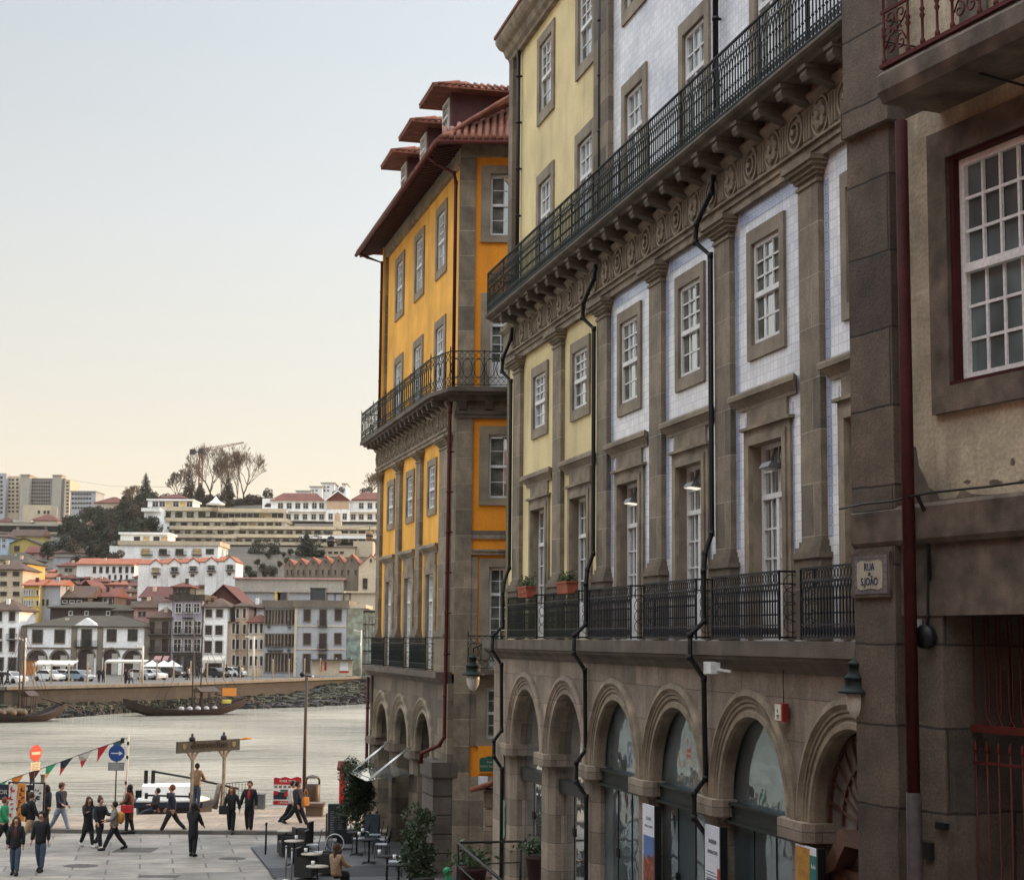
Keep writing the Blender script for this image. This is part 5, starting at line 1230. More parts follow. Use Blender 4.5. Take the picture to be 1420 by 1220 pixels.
b=MB(); b.tube([(L+.78,0,zt-.05),(L+1.2,0,zt),(L+1.5,0,zt-.03)],[.02,.06,.02],6); b.obj('pennant',js,[C_ORANGE])
g=pt(303,1121,.1); pp=thing('mooring_pile','pale wooden mooring pile leaning beside the jetty sign','post',g); b=MB(); b.tube([(-.16,0,0),(0,0,.98)],[.12,.10],8); b.box(.08,.16,-.06,.06,0,.96); b.obj('timber',pp,[wood])
g=pt(313,1117,.1); jr=thing('barrier','low iron barrier of upright bars behind the couple','barrier',g,R(10))
b=MB(); b.bar((0,0,.92),(1.05,0,1.0),.03); b.bar((0,0,.12),(1.05,0,.12),.03)
for k in range(9): b.bar((k*.13,0,0.1),(k*.13,0,.94),.018)
b.obj('bars',jr,[blackmetal])
# white river boat moored at the quay
bt=thing('river_boat','white flat-topped boat with black rails moored below the quay','boat',(0,0,0))
p0=at(186,1113,71.5); p1=at(291,1108,73.0); dx=p1.x-p0.x; bt.location=(p0.x,p0.y+1.0,-1.9); bt.rotation_euler=(0,0,R(10))
Lb=dx/math.cos(R(10)); zc=at(240,1108,72.5).z+1.9
b=MB(); b.prism([(0,-.8),(Lb-.4,-.9),(Lb+.1,0),(Lb-.4,1.6),(0,1.6),(-.15,.4)],lambda p:(p[0]*.92+.2,p[1]*.8,-.4),lambda p:(p[0],p[1],zc-.28)); b.obj('hull',bt,[plain('black brown hull',(.03,.022,.02))])
b=MB(); b.prz([(-.2,-.9),(Lb-.3,-1.0),(Lb+.2,0),(Lb-.4,1.7),(-.1,1.7),(-.3,.4)],zc-.28,zc-.05); b.obj('gunwale',bt,[C_NAVY])
b=MB(); b.prz([(-.1,-.8),(Lb-.4,-.9),(Lb,0),(Lb-.5,1.6),(0,1.6)],zc-.05,zc+.02); b.prism([(.1,-.5),(Lb-.6,-.5),(Lb-.6,1.5),(.1,1.5)],lambda p:(p[0],p[1],zc+.02),lambda p:(p[0]*.97,p[1]*.9+.1,zc+.55)); b.obj('cabin_top',bt,[plain('white boat paint',(.78,.76,.72),rough=.4,var=.06)])
b=MB(); b.tube([(.3,-.7,zc+.22),(Lb-.4,-.8,zc+.15)],.045,6); b.tube([(.5,1.2,zc+1.05),(Lb*.7,.9,zc+.8),(Lb+1.2,.6,zc+.35)],.05,6)
for x in (.3,1.2,2.1,Lb-.5): b.lathe([(.07,-.12),(.07,.12)],(x,-.72,zc+.2),6)
for x in (.2,.5): b.box(x-.08,x+.08,1.1,1.25,zc+.5,zc+1.1)
b.box(-.15,.1,-.5,-.3,zc+.1,zc+.4); b.obj('rail',bt,[blackmetal])
b=MB(); b.box(Lb*.55,Lb*.68,-.82,-.80,zc-.62,zc-.42); b.obj('name_plate',bt,[C_ORANGE])
# traffic signs
g=pt(45,1150,0); ne=thing('road_sign','narrow-looking red no entry sign with a small text plate on a dark pole','road sign',(g.x,g.y,0),R(62))
zc=at(49,1044,g.y).z; rs=.30
b=MB(); b.tube([(0,.03,0),(0,.03,zc+.2)],.03,8); b.obj('pole',ne,[blackmetal])
b=MB(); b.arc(0,0,[(rs,0),(rs,-.02),(.001,-.02),(.001,0)],24,0,2*PI); b.obj('disc',ne,[plain('sign red',(.60,.035,.02),rough=.35,var=.05)],(0,0,zc))
b=MB(); b.box(-.22,.22,-.026,-.02,-.05,.05); b.obj('white_bar',ne,[plain('sign orange white',(.75,.62,.45),rough=.35)],(0,0,zc))
b=MB(); b.box(-.24,.24,-.02,0,zc-.62,zc-.32); pp=b.obj('text_plate',ne,[plain('sign cream',(.7,.62,.42))])
b=MB()
for k in range(4): b.box(-.18,.18-.05*(k%2),-.024,-.02,zc-.40-.06*k,zc-.385-.06*k)
b.obj('small_print',pp,[C_GREY])
g=pt(158,1153,0); ba=thing('road_sign','round blue sign with a white right-pointing arrow above a grey plate','road sign',(g.x,g.y,0),R(-4))
zc=at(159,1044,g.y).z
b=MB(); b.tube([(0,.03,0),(0,.03,zc+.2)],.028,8); b.obj('pole',ba,[plain('brown paint',(.05,.03,.02))])
b=MB(); b.arc(0,0,[(.30,0),(.30,-.02),(.001,-.02),(.001,0)],28,0,2*PI); b.obj('disc',ba,[plain('sign blue',(.012,.045,.19),rough=.35,var=.05)],(0,0,zc))
b=MB(); b.pry([(-.21,-.018),(.10,-.018),(.08,-.085),(.24,0),(.08,.085),(.10,.018),(-.21,.018)],-.028,-.021); b.obj('arrow',ba,[plain('sign grey white',(.55,.56,.58))],(0,0,zc))
b=MB(); b.box(-.30,.30,-.02,0,zc-.62,zc-.33); pp=b.obj('text_plate',ba,[plain('plate grey',(.19,.19,.18))])
b=MB()
for k in range(4): b.box(-.24,.24-.06*(k%3),-.024,-.02,zc-.40-.055*k,zc-.39-.055*k)
b.obj('small_print',pp,[C_WHITE])
# flag pole and bunting
g=pt(172,1140,0); fp=thing('flag_pole','slim white pole leaning right that carries the bunting','pole',g)
top=at(179,1018,g.y); tv=top-g
b=MB(); b.tube([(0,0,0),tuple(tv)],[.05,.035],8); b.obj('pole',fp,[plain('white pole',(.6,.52,.45))])
b=MB(); 
for t in (.45,.74,.90): q_=tv*t; b.box(q_.x-.05,q_.x+.03,q_.y-.05,q_.y+.05,q_.z-.06,q_.z+.06)
b.box(tv.x-.3,tv.x-.18,-.05,.05,tv.z*.93-.1,tv.z*.93+.1); b.obj('fitting',fp,[blackmetal])
bn=thing('bunting','string of small national flags running down to the left from the white pole','bunting',top)
pts=[(179,1022),(157,1030),(136,1037),(108,1047),(84,1056),(64,1063),(40,1071),(16,1079),(-4,1088)]
W_=[at(x,y,g.y)-top for x,y in pts]
b=MB(); b.tube([tuple(p) for p in W_],.012,4); b.obj('cord',bn,[blackmetal])
cols=[(C_TEAL,C_NAVY),(C_RED,C_RED),(C_WHITE,C_RED),(C_NAVY,C_RED),(C_GREEN,C_ORANGE),(C_MAROON,C_NAVY),(C_ORANGE,C_RED),(C_GREEN,C_GREEN)]
for k in range(8):
    a_=W_[k+1]; c_=W_[k+1].lerp(W_[k],.72); a0=a_.lerp(c_,.0)
    b=MB(); r=random.Random(k)
    tip=a_.lerp(c_,r.uniform(.1,.5))+Vector((-.12,r.uniform(-.1,.1),-.58)); mid1=a_.lerp(tip,.5)+Vector((0,.06,0)); mid2=c_.lerp(tip,.5)+Vector((0,-.04,0))
    b.k=0; b.q(a_,c_,mid2,mid1); b.k=1; b.q(mid1,mid2,tip)
    b.obj('flag',bn,list(cols[k]))
# souvenir stall with printed cloths, banner, stone post
g=pt(30,1152,0); sl_=thing('souvenir_stall','stall hung with red, white and black printed cloths behind the people on the left','stall',g,R(-10))
b=MB(); b.box(-.6,-.55,0,.05,0,1.75); b.box(.78,.83,0,.05,0,1.75); b.box(-.6,.83,0,.05,1.7,1.75); b.obj('frame',sl_,[blackmetal])
r=random.Random(4)
for k in range(4):
    b=MB(); x0=-.55+k*.34; b.box(x0,x0+.31,-.03-.01*k,.0-.01*k,.35,1.66+.03*(k%2)); cl=b.obj('cloth',sl_,[[C_WHITE,C_ORANGE,C_BLACK,C_WHITE][k]])
    b=MB()
    for j in range(10):
        cx,cz=x0+r.uniform(.06,.25),r.uniform(.45,1.6); b.arc(cx,cz,[(r.uniform(.05,.09),-.035-.01*k),(.02,-.045-.01*k),(.02,-.03-.01*k)],8,r.uniform(0,2),r.uniform(3,6))
    b.obj('print',cl,[[C_RED,C_MAROON,C_WHITE,C_NAVY][k]])
g=pt(6,1150,0); nb_=thing('banner','dark blue banner with pale lettering at the left edge of the plaza','banner',(g.x,g.y,0),R(-5))
zz=at(6,1098,g.y).z; b=MB(); b.box(-.6,.42,0,.04,zz-.28,zz+.28); pn=b.obj('panel',nb_,[C_NAVY]); text('PORTO',.22,'lettering',pn,C_WHITE,(0,-.01,zz),ext=.001)
for q_ in (-.55,.38): b=MB(); b.tube([(q_,.03,0),(q_,.03,zz+.3)],.025,6); b.obj('pole',nb_,[blackmetal])
g=pt(57,1148,0); st=thing('timber_post','square pale post behind the people on the left','post',g); b=MB(); b.box(-.07,.07,-.07,.07,0,at(57,1075,g.y).z); b.box(-.09,.09,-.09,.09,at(57,1075,g.y).z,at(57,1075,g.y).z+.05); b.obj('shaft',st,[wood])
# ---- café
DZ=.09
tabm=plain('pale table top',(.34,.30,.24),rough=.4,var=.15); seatm=plain('pale slatted seat',(.36,.38,.40),rough=.6)
def cafe_table(label,px,py,big=.31,dark=False,grp='round café tables on the terrace'):
    g=gnd(px,py,DZ+.74); o=thing('cafe_table',label,'table',(g.x,g.y,DZ),0,grp)
    b=MB(); b.lathe([(big,0),(big,.03)],(0,0,.71),20); b.obj('table_top',o,[tabm if not dark else C_BLACK])
    b=MB(); b.tube([(0,0,.03),(0,0,.71)],.03,8)
    for k in range(4): t=PI/4+k*PI/2; b.tube([(0,0,.05),(.28*math.cos(t),.28*math.sin(t),.015)],.018,5)
    b.obj('pedestal',o,[blackmetal])
    return o
def cup(px,py,label,h=.12):
    g=gnd(px,py,DZ+.75); o=thing('cup',label,'cup',(g.x,g.y,DZ+.742),0,'white cups and napkin holders on the café tables'); b=MB(); b.lathe([(.045,0),(.05,h),(.04,h),(.035,.02)],(0,0,0),10); b.obj('body',o,[whitepaint])
T=[((397,1151),'pale café table standing furthest left, behind the dark armchairs'),((408,1165),'pale café table between the dark wicker armchairs'),((432,1183),'round pale café table in the middle of the terrace'),((440,1200),'round pale café table in front of the woman in the shawl')]
for (x,y),l in T: cafe_table(l,x,y)
for (x,y),l in [((495,1153),'dark café table beside the menu board, furthest back'),((512,1163),'dark café table in the middle of the row by the arches'),((537,1186),'dark café table near the shrub, closer to the camera'),((553,1198),'dark café table under the shrub at the lower edge')]: cafe_table(l,x,y,.33,True,'dark café tables along the arches')
def chair_proto(label,kind):
    o=thing('cafe_chair',label,'chair')
    if kind=='metal':
        b=MB(); b.box(-.20,.20,-.20,.20,.44,.465); b.obj('seat',o,[seatm])
        b=MB(); 
        for x in (-.18,.18): b.tube([(x,.18,.44),(x*.98,.24,.70),(x*.8,.27,.88)],.013,5)
        b.tube([(-.144,.27,.88),(0,.28,.92),(.144,.27,.88)],.013,5); 
        for x in (-.07,0,.07): b.tube([(x,.19,.46),(x,.275,.9)],.008,4)
        b.obj('backrest',o,[blackmetal])
        for x in (-1,1):
            for y in (-1,1): b=MB(); b.tube([(x*.18,y*.18,.44),(x*.21,y*.22,0)],.012,5); b.obj('leg',o,[blackmetal])
    else:
        wk=plain('black wicker',(.02,.018,.018),rough=.6,bs=80,bm=.8)
        b=MB(); b.box(-.27,.27,-.26,.26,.08,.42); b.obj('seat',o,[wk]); b=MB(); b.box(-.27,.27,.20,.28,.42,.88); b.obj('backrest',o,[wk])
        for x in (-1,1): b=MB(); b.box(x*.30-.03,x*.30+.03,-.26,.26,.08,.64); b.obj('armrest',o,[wk])
        b=MB(); b.box(-.22,.22,-.24,.18,.42,.47); b.obj('cushion',o,[C_GREY])
    return o
pm=chair_proto('x','metal'); pw=chair_proto('x','wicker')
def put_chair(proto,px,py,rz,label,grp,first):
    g=gnd(px,py,DZ); loc=(g.x,g.y,DZ)
    if first: o=proto; o.location=loc; o.rotation_euler=(0,0,rz); o['label']=label
    else: o=copy_tree(proto,None,label,loc,rz)
    o['group']=grp
g_='black wicker armchairs on the terrace'
for i,(x,y,rz,l) in enumerate(((398,1186,R(-70),'black wicker armchair at the far left of the terrace'),(414,1190,R(-95),'black wicker armchair right of the leftmost one, its back to the bin'),(420,1176,R(-100),'black wicker armchair behind the second table'),(455,1212,R(-100),'black wicker armchair just in front of the seated woman'),(424,1218,R(80),'black wicker armchair at the lower edge of the photo'))): put_chair(pw,x,y,rz,l,g_,i==0)
g_='black metal chairs with pale seats on the terrace'
for i,(x,y,rz,l) in enumerate(((433,1191,R(-85),'metal chair with pale seat at the middle round table'),(446,1202,R(-60),'metal chair with pale seat behind the round table nearest the woman'),
    (503,1172,R(-80),'metal chair with pale seat by the rearmost dark table'),(520,1176,R(-85),'metal chair with pale seat, second in the row by the arches'),(526,1183,R(-90),'metal chair with pale seat, third in the row by the arches'),(530,1190,R(-95),'metal chair with pale seat, nearest in the row by the arches'),
    (497,1182,R(95),'metal chair turned its back to the menu board'),(560,1208,R(-80),'metal chair beside the shrub pot'),(546,1216,R(100),'metal chair at the lower edge beside the shrub'),(512,1160,R(-100),'metal chair against the grey cabinet'))): put_chair(pm,x,y,rz,l,g_,i==0)
for i,(x,y,l) in enumerate(((411,1163,'white cup on the table between the armchairs'),(424,1181,'white cup on the middle round table'),(434,1199,'white cup on the table before the seated woman'),(484,1150,'white napkin holder on the rearmost dark table'),(498,1158,'white cup on the second dark table, left side'),(503,1153,'white cup on the rearmost dark table, right side'),(526,1183,'white cup on the third dark table'),(547,1190,'white cup on the dark table below the shrub'))): cup(x,y,l)
# stanchions and posts
def stan(label,px,py,h,base):
    g=gnd(px,py,0 if px<385 else DZ); o=thing('stanchion',label,'barrier post',g,0,'slim metal posts round the terrace')
    b=MB(); b.tube([(0,0,.03),(0,0,h)],.028,8); b.lathe([(.03,0),(.045,.04),(.01,.07)],(0,0,h),8); b.obj('post',o,[blackmetal if base else plain('steel post',(.25,.25,.24),metal=.8,rough=.35)])
    b=MB(); b.lathe([(.17,0),(.17,.02),(.05,.06),(.03,.07)],(0,0,0),16); b.obj('base',o,[whitepaint])
stan('black post with white base at the terrace corner, front one of two',368,1188,1.0,True); stan('black post with white base at the terrace corner, just behind another',368.5,1181,.9,True)
stan('steel post left of the round café tables, left one of two',396,1222,.95,False); stan('steel post left of the round café tables, right one of two',404,1226,.95,False)
# menu board and wheel of the cargo cart
g=gnd(467,1166,0); mb=thing('menu_board','tall black chalk menu board standing at the back of the terrace','menu board',g,R(4))
b=MB(); b.box(-.33,.33,0,.06,.10,1.18+.1); b.obj('board',mb,[plain('blackboard',(.018,.024,.028))]); b=MB(); b.box(-.40,-.34,.04,.10,0,.95); b.box(.34,.38,-.02,.06,0,1.25); b.obj('frame',mb,[brownwood])
b=MB(); r=random.Random(8)
for k in range(13):
    z=1.0-k*.06
    for x0 in (-.24,.04): b.box(x0,x0+r.uniform(.1,.2),-.006,0,z,z+.022)
b.box(-.05,.05,-.006,0,1.12,1.2); b.obj('chalk_lines',mb,[C_GREY])
g=gnd(464,1182,0); wh=thing('cargo_cart','cargo cart with one big white-rimmed wheel in front of the menu board','cart',g)
b=MB(); rr=.295; b.tube([(rr*math.cos(2*PI*k/24),0,.31+rr*math.sin(2*PI*k/24)) for k in range(24)],.022,6,closed=True); b.obj('rim',wh,[plain('chalky rim',(.55,.55,.53))])
b=MB(); b.tube([((rr-.04)*math.cos(2*PI*k/24),0,.31+(rr-.04)*math.sin(2*PI*k/24)) for k in range(24)],.012,5,closed=True)
for k in range(16): b.bar((0,0,.31),(rr*math.cos(PI*k/8),0,.31+rr*math.sin(PI*k/8)),.005)
b.obj('spokes',wh,[blackmetal]); b=MB(); b.box(.05,.55,.1,.6,.28,.34); b.box(.05,.55,.1,.14,.34,.75); b.tube([(0,0,.31),(.3,.2,.31)],.03,6); b.obj('tray',wh,[C_BLACK])
# hedge bush, cabinet, kiosk post, shrub, canopy
def bush(name,label,cat,px,py,Y,w,h,n,seed,m,trunk=0,loc=None):
    g=loc or gnd(px,py,0); o=thing(name,label,cat,g); r=random.Random(seed)
    b=MB()
    cl=[(r.uniform(-w*.3,w*.3),r.uniform(-w*.3,w*.3),trunk+h*r.uniform(.08,.95),w*r.uniform(.20,.36)) for _ in range(26)]
    def f(r):
        c=r.choice(cl); v=Vector((r.gauss(0,1),r.gauss(0,1),r.gauss(0,1))); v.normalize(); v*=r.uniform(.6,1.1); return (c[0]+v.x*c[3],c[1]+v.y*c[3],c[2]+v.z*c[3])
    leaves(b,n,f,.05,seed); b.obj('foliage',o,[m])
    b=MB(); b.tube([(0,0,0),(.03,0,trunk+h*.6)],[.05,.03],6); b.obj('stem',o,[wood]); return o
bush('hedge_bush','dense dark green clipped bush behind the menu board','bush',493,1168,0,1.25,2.75,12500,3,leaf1)
bush('potted_shrub','tall loose dark shrub against the arches beside the green scooter','shrub',584,1222,0,.95,2.0,5200,5,leaf1,.3,loc=(at(580,1215,47.5).x,47.5,.1))
g=gnd(516,1170,0); cb=thing('cabinet','blue grey metal cabinet beside the first arch of the corner building','cabinet',g); b=MB(); b.box(-.25,.25,-.2,.2,.1,1.0); b.obj('body',cb,[plain('blue grey paint',(.07,.10,.12),rough=.5)]); b=MB(); b.box(-.22,.22,-.215,-.2,.15,.95); b.obj('door',cb,[plain('blue grey paint',(.08,.11,.13))])
g=gnd(474,1130,.1); ki=thing('kiosk','narrow red kiosk post with a sloping cap behind the bush','kiosk',g); b=MB(); b.box(-.12,.12,-.1,.1,0,1.75); b.obj('body',ki,[C_RED]); b=MB(); b.prx([(-.2,1.75),(.2,1.75),(.25,2.1),(.1,2.1),(-.25,1.85)],-.2,.25); b.obj('cap',ki,[C_MAROON])
cn=thing('glass_canopy','small glass canopy hung on steel rods from the first two piers of the yellow building','canopy'); place(cn,FY)
b=MB(); 
b.add([(-9.3,-.2,2.66),(-5.2,-.2,2.66),(-5.2,-1.75,2.45),(-9.3,-1.75,2.45),(-9.3,-.2,2.68),(-5.2,-.2,2.68),(-5.2,-1.75,2.47),(-9.3,-1.75,2.47)],[(0,1,2,3),(4,7,6,5),(0,4,5,1),(1,5,6,2),(2,6,7,3),(3,7,4,0)])
b.obj('glass_sheet',cn,[glassm('canopy glass',(.10,.11,.10),.25,.004)])
for u_ in (-9.2,-9.0,-5.6,-5.4): b=MB(); b.tube([(u_,-.25,3.55),(u_,-1.6,2.5)],.022,6); b.obj('steel_rod',cn,[plain('polished steel',(.6,.6,.58),metal=.9,rough=.25)])
# green scooter beside the shrub
g=at(590,1212,46.0); sc2=thing('scooter','bright green scooter parked by the potted shrub at the lower edge','scooter',(g.x+.3,g.y,-.12),R(35))
grn=plain('scooter green',(.01,.17,.07),rough=.35,var=.1)
b=MB(); b.prx([(-.10,.35),(.10,.35),(.16,.7),(.1,.82),(-.1,.82),(-.16,.7)],-.75,-.1); b.tube([(.45,0,.3),(.40,0,.75),(.30,0,1.0)],[.10,.11,.05],8); b.box(-.2,.45,-.14,.14,.28,.36); b.obj('body',sc2,[grn])
for x in (-.55,.55): b=MB(); b.tube([(x+.2*math.cos(2*PI*k/16),0,.22+.2*math.sin(2*PI*k/16)) for k in range(16)],.05,6,closed=True); b.obj('wheel',sc2,[blackmetal])
b=MB(); b.tube([(.30,-.32,1.05),(.3,0,1.0),(.30,.32,1.05)],.02,6); b.box(-.7,-.15,-.13,.13,.82,.88); b.obj('handlebar',sc2,[blackmetal])
b=MB(); b.lathe([(.02,-.08),(.10,-.03),(.12,.05),(.08,.12),(.02,.15)],(.32,0,.98),10); b.obj('headlight_cowl',sc2,[grn])
# ================================================================ the far bank
# street level 1.4 above the near quay; land rises behind
def wob(x,y): return 1.2*math.sin(x*.05+y*.031)+.8*math.sin(x*.11-y*.07)
PROF=[(262,1.4),(285,4.2),(300,6.6),(330,12.5),(400,24.5),(480,38.0),(560,51.5),(600,56.0),(1000,60),(1500,60)]
PROFL=[(262,1.4),(285,4.2),(300,6.6),(330,12),(400,22),(480,31),(560,40),(600,43),(640,49),(760,57),(900,63),(1500,66)]
def prof(P,y):
    for (a,za),(b_,zb) in zip(P,P[1:]):
        if y<=b_: return za+(zb-za)*(y-a)/(b_-a)
    return P[-1][1]
def tz(x,y):
    if y<=262: return 1.4
    t=min(1,max(0,(x/y+.245)/.03)); z=prof(PROF,y)*t+prof(PROFL,y)*(1-t)
    k=min(1,max(0,(y-280)/60)); z+=wob(x,y)*k*.6
    return z
def ydepth(px,py):
    """distance at which the slope is seen at this pixel"""
    lo,hi=262,1400
    for k in range(2000):
        y=262+k*.6; p=at(px,py,y)
        if p.z<=tz(p.x,y): return y
    return 600
b=MB(); xs=[-400+ i*10 for i in range(80)]; ysr=[262,272,285,300,315,330,350,370,400,430,480,520,560,600,680,800,1000,1500]
vs=[(x*(max(1,y/400)),y,tz(x*(max(1,y/400)),y)-.4) for y in ysr for x in xs]; nX=len(xs)
b.smooth=True; b.add(vs,[(j*nX+i,j*nX+i+1,(j+1)*nX+i+1,(j+1)*nX+i) for j in range(len(ysr)-1) for i in range(nX-1)])
hillm=plain('hillside scrub',(.052,.040,.022),var=.7,sc=.12,bs=1.5,bm=.8)
struct(b.obj('hillside',None,hillm))
# esplanade + river wall (the bank runs obliquely away to the right)
WL=[(-400,95),(-130,140),(-54,183),(-40,205),(-22,250),(0,259),(60,262)]
b=MB(); b.prz(WL+[(60,264),(-400,264)],-6,1.4); esp=brick('far quay granite',(.058,.050,.040),(.044,.038,.031),(.028,.024,.02),1.5,.6,.02,bm=.4,var=.45,nsc=.25,dirt=.5)
struct(fixn(b.obj('far_quay',None,esp)))
b=MB(); b.prz([(x+.6,y+1.0) for x,y in WL]+[(60,263.9),(-400,263.9)],1.404,1.41); struct(fixn(b.obj('far_street',None,plain('far asphalt',(.10,.09,.08),var=.3,sc=.2))))
b=MB()
for (x0,y0),(x1,y1) in zip(WL,WL[1:]): b.bar((x0,y0-.1,1.5),(x1,y1-.1,1.5),.9,.35)
struct(b.obj('far_kerb',None,plain('far kerb',(.17,.145,.11),var=.3)))
# boulders at the foot of the wall
b=MB(); r=random.Random(11)
def along(t):
    n_=len(WL)-2; k=min(n_-1,int(t*n_)); f=t*n_-k; a_,c_=WL[k+1],WL[k+2] if k+2<len(WL) else WL[-1]; a_=WL[k+1]; c_=WL[k+2]
    return a_[0]+(c_[0]-a_[0])*f,a_[1]+(c_[1]-a_[1])*f
WL2=WL[1:6]
def al2(t):
    k=min(3,int(t*4)); f=t*4-k; a_,c_=WL2[k],WL2[k+1]; return Vector((a_[0]+(c_[0]-a_[0])*f,a_[1]+(c_[1]-a_[1])*f,0))
WB=[tuple(gnd(x,y,-1.7)[:2]) for x,y in ((-60,1004),(0,1001),(90,996),(173,989),(330,984),(430,981),(520,976),(600,973))]
def topl(x):  # wall foot point seen at pixel column x
    best=None
    for k in range(81):
        p=al2(k/80); q=proj_x(p)
        if best is None or abs(q-x)<best[0]: best=(abs(q-x),p)
    return best[1]
def proj_x(p):
    d=Vector((p[0],p[1],-CZ)); return W0/2+FPX*d.dot(_r)/d.dot(_w)
cols_=[]
for x in range(-60,620,14):
    t_=topl(x); k=0
    ys_=[1004,1001,996,989,984,981,976,973]; xs__=[-60,0,90,173,330,430,520,600]
    for k in range(7):
        if xs__[k]<=x<=xs__[k+1]: yy=ys_[k]+(ys_[k+1]-ys_[k])*(x-xs__[k])/(xs__[k+1]-xs__[k])
    w_=gnd(x,yy,-1.7); zt_=-.55 if x<400 else -.55+min(1,(x-400)/80)*1.5
    if w_.y>t_.y-1: w_=Vector((t_.x+.3,t_.y-1.2,-1.7))
    cols_.append((Vector((t_.x,t_.y,zt_)),Vector((w_.x,w_.y,-1.75))))
sl_b=MB()
for (a0,a1),(c0,c1) in zip(cols_,cols_[1:]): sl_b.q(a1,c1,c0,a0)
struct(sl_b.obj('rocky_bank',None,plain('mossy bank',(.045,.05,.02),var=.7,sc=.7,bs=5,bm=.8)))
for k in range(2600):
    j=r.randrange(len(cols_)-1); f=r.random(); t=r.random()
    p=cols_[j][0].lerp(cols_[j+1][0],f).lerp(cols_[j][1].lerp(cols_[j+1][1],f),t**.7)
    s_=r.uniform(.3,.75); z=p.z+.1
    m8=[(p.x+s_*r.uniform(.5,1)*sx,p.y+s_*r.uniform(.5,1)*sy,z+s_*.55*r.uniform(.5,1)*sz) for sx in (-1,1) for sy in (-1,1) for sz in (-1,1)]
    b.k=0 if t>.55 or r.random()<.3 else 1
    b.add(m8,[(0,1,3,2),(4,6,7,5),(0,4,5,1),(2,3,7,6),(0,2,6,4),(1,5,7,3)])
o=b.obj('riprap',None,[plain('wet dark boulders',(.018,.017,.014),var=.8,sc=.8,bs=6,bm=.8),plain('mossy boulders',(.05,.05,.026),var=.8,sc=.8,bs=6,bm=.8)]); o['kind']='stuff'
# ---------------------------------------------------------------- materials
def wallc(n_,c,st=.35,v=.14): return plain('far '+n_,c,var=v,sc=.35,bs=3,bm=.15,streak=st)
M_W=wallc('white',(.80,.79,.77)); M_CR=wallc('cream',(.55,.46,.33)); M_BE=wallc('beige',(.50,.36,.25)); M_YE=wallc('yellow',(.62,.42,.11)); M_OC=wallc('ochre',(.42,.33,.10)); M_GR=wallc('grey blue',(.37,.38,.40))
M_ST=wallc('stone',(.17,.14,.105),.5,.3); M_BR=wallc('brown',(.05,.032,.025),.4,.35); M_PK=wallc('pink',(.45,.26,.24)); M_LB=wallc('light blue',(.40,.50,.60)); M_CO=wallc('concrete',(.38,.35,.30),.4); M_DG=wallc('dark grey',(.045,.045,.048)); M_TI=wallc('tile mauve',(.33,.29,.33),.4,.3)
M_RD=wallc('dark red',(.085,.022,.016),.3,.3); M_HB=wallc('hotel band',(.50,.42,.30),.25)
M_WN=plain('far pane',(.014,.015,.017),rough=.25,var=.5,bm=0,spec=.5); M_SH=plain('far brown shutter',(.035,.020,.016),var=.3); M_WF=plain('far window frame',(.5,.48,.44),var=.2); M_LIT=plain('far lit blind',(.62,.42,.17),var=.3,sc=1)
def roofm(n_,c,v=.5): 
    k='far roof '+n_
    if k in MATS: return MATS[k]
    m,n,bs=nodes(k); tc=N(n,'ShaderNodeTexCoord'); co=tc.outputs['Object']
    a=N(n,'ShaderNodeTexNoise'); a.inputs['Scale'].default_value=.45; a.inputs['Detail'].default_value=8; a.inputs['Roughness'].default_value=.7; n.links.new(co,a.inputs[0])
    col=ramp(n,a.outputs[0],[(.32,dk(c,1-v)),(.5,c),(.7,dk(c,1.35))])
    w=N(n,'ShaderNodeTexWave'); w.inputs['Scale'].default_value=1.4; w.inputs['Distortion'].default_value=.3; n.links.new(co,w.inputs[0])
    col=mixc(n,ramp(n,w.outputs[1],[(0,(0,0,0)),(1,(.45,)*3)]),col,dk(c,.45)); n.links.new(col,bs.inputs['Base Color'])
    bs.inputs['Roughness'].default_value=.9; bump(n,bs,w.outputs[1],.5,.1); MATS[k]=m; return m
R_OR=roofm('orange',(.30,.095,.045),.3); R_RD=roofm('red',(.135,.036,.022)); R_BR=roofm('brown',(.075,.040,.024)); R_MO=roofm('mossy',(.055,.043,.026)); R_DR=roofm('maroon',(.085,.018,.014),.3)
FWC={}
def fwin(parent,x,z,w,h,kind='w',y=0,ledge=False):
    """small far-bank opening: stone frame, recessed pane, crossbars; sizes rounded so meshes are shared"""
    w=max(.3,round(w,1)); h=max(.3,round(h,1)); key=(kind,w,h)
    if key not in FWC:
        b=MB(); a=w/2; f=.14 if kind!='n' else .06; mf={'w':[M_WF,M_WN],'s':[M_WF,M_SH],'n':[M_ST,M_WN],'d':[M_ST,M_WN],'l':[M_WF,M_LIT],'a':[M_ST,M_SH]}[kind]
        b.k=0; b.box(-a-f,-a,-.10,.02,-h/2-f,h/2+f); b.box(a,a+f,-.10,.02,-h/2-f,h/2+f); b.box(-a,a,-.10,.02,h/2,h/2+f); b.box(-a,a,-.14,.02,-h/2-f,-h/2)
        if kind in 'wl' and w>.6: b.box(-.04,.04,-.06,-.03,-h/2,h/2); b.box(-a,-.04,-.06,-.03,h*.1,h*.1+.07); b.box(.04,a,-.06,-.03,h*.1,h*.1+.07)
        b.k=1; b.q((-a,-.025,-h/2),(a,-.025,-h/2),(a,-.025,h/2),(-a,-.025,h/2))
        if kind=='s': b.k=1; b.box(-.02,.02,-.05,-.026,-h/2,h/2)
        o=b.obj('window',parent,mf,(x,y,z)); FWC[key]=o.data
    else: o=link('window',FWC[key],parent,(x,y,z))
    return o
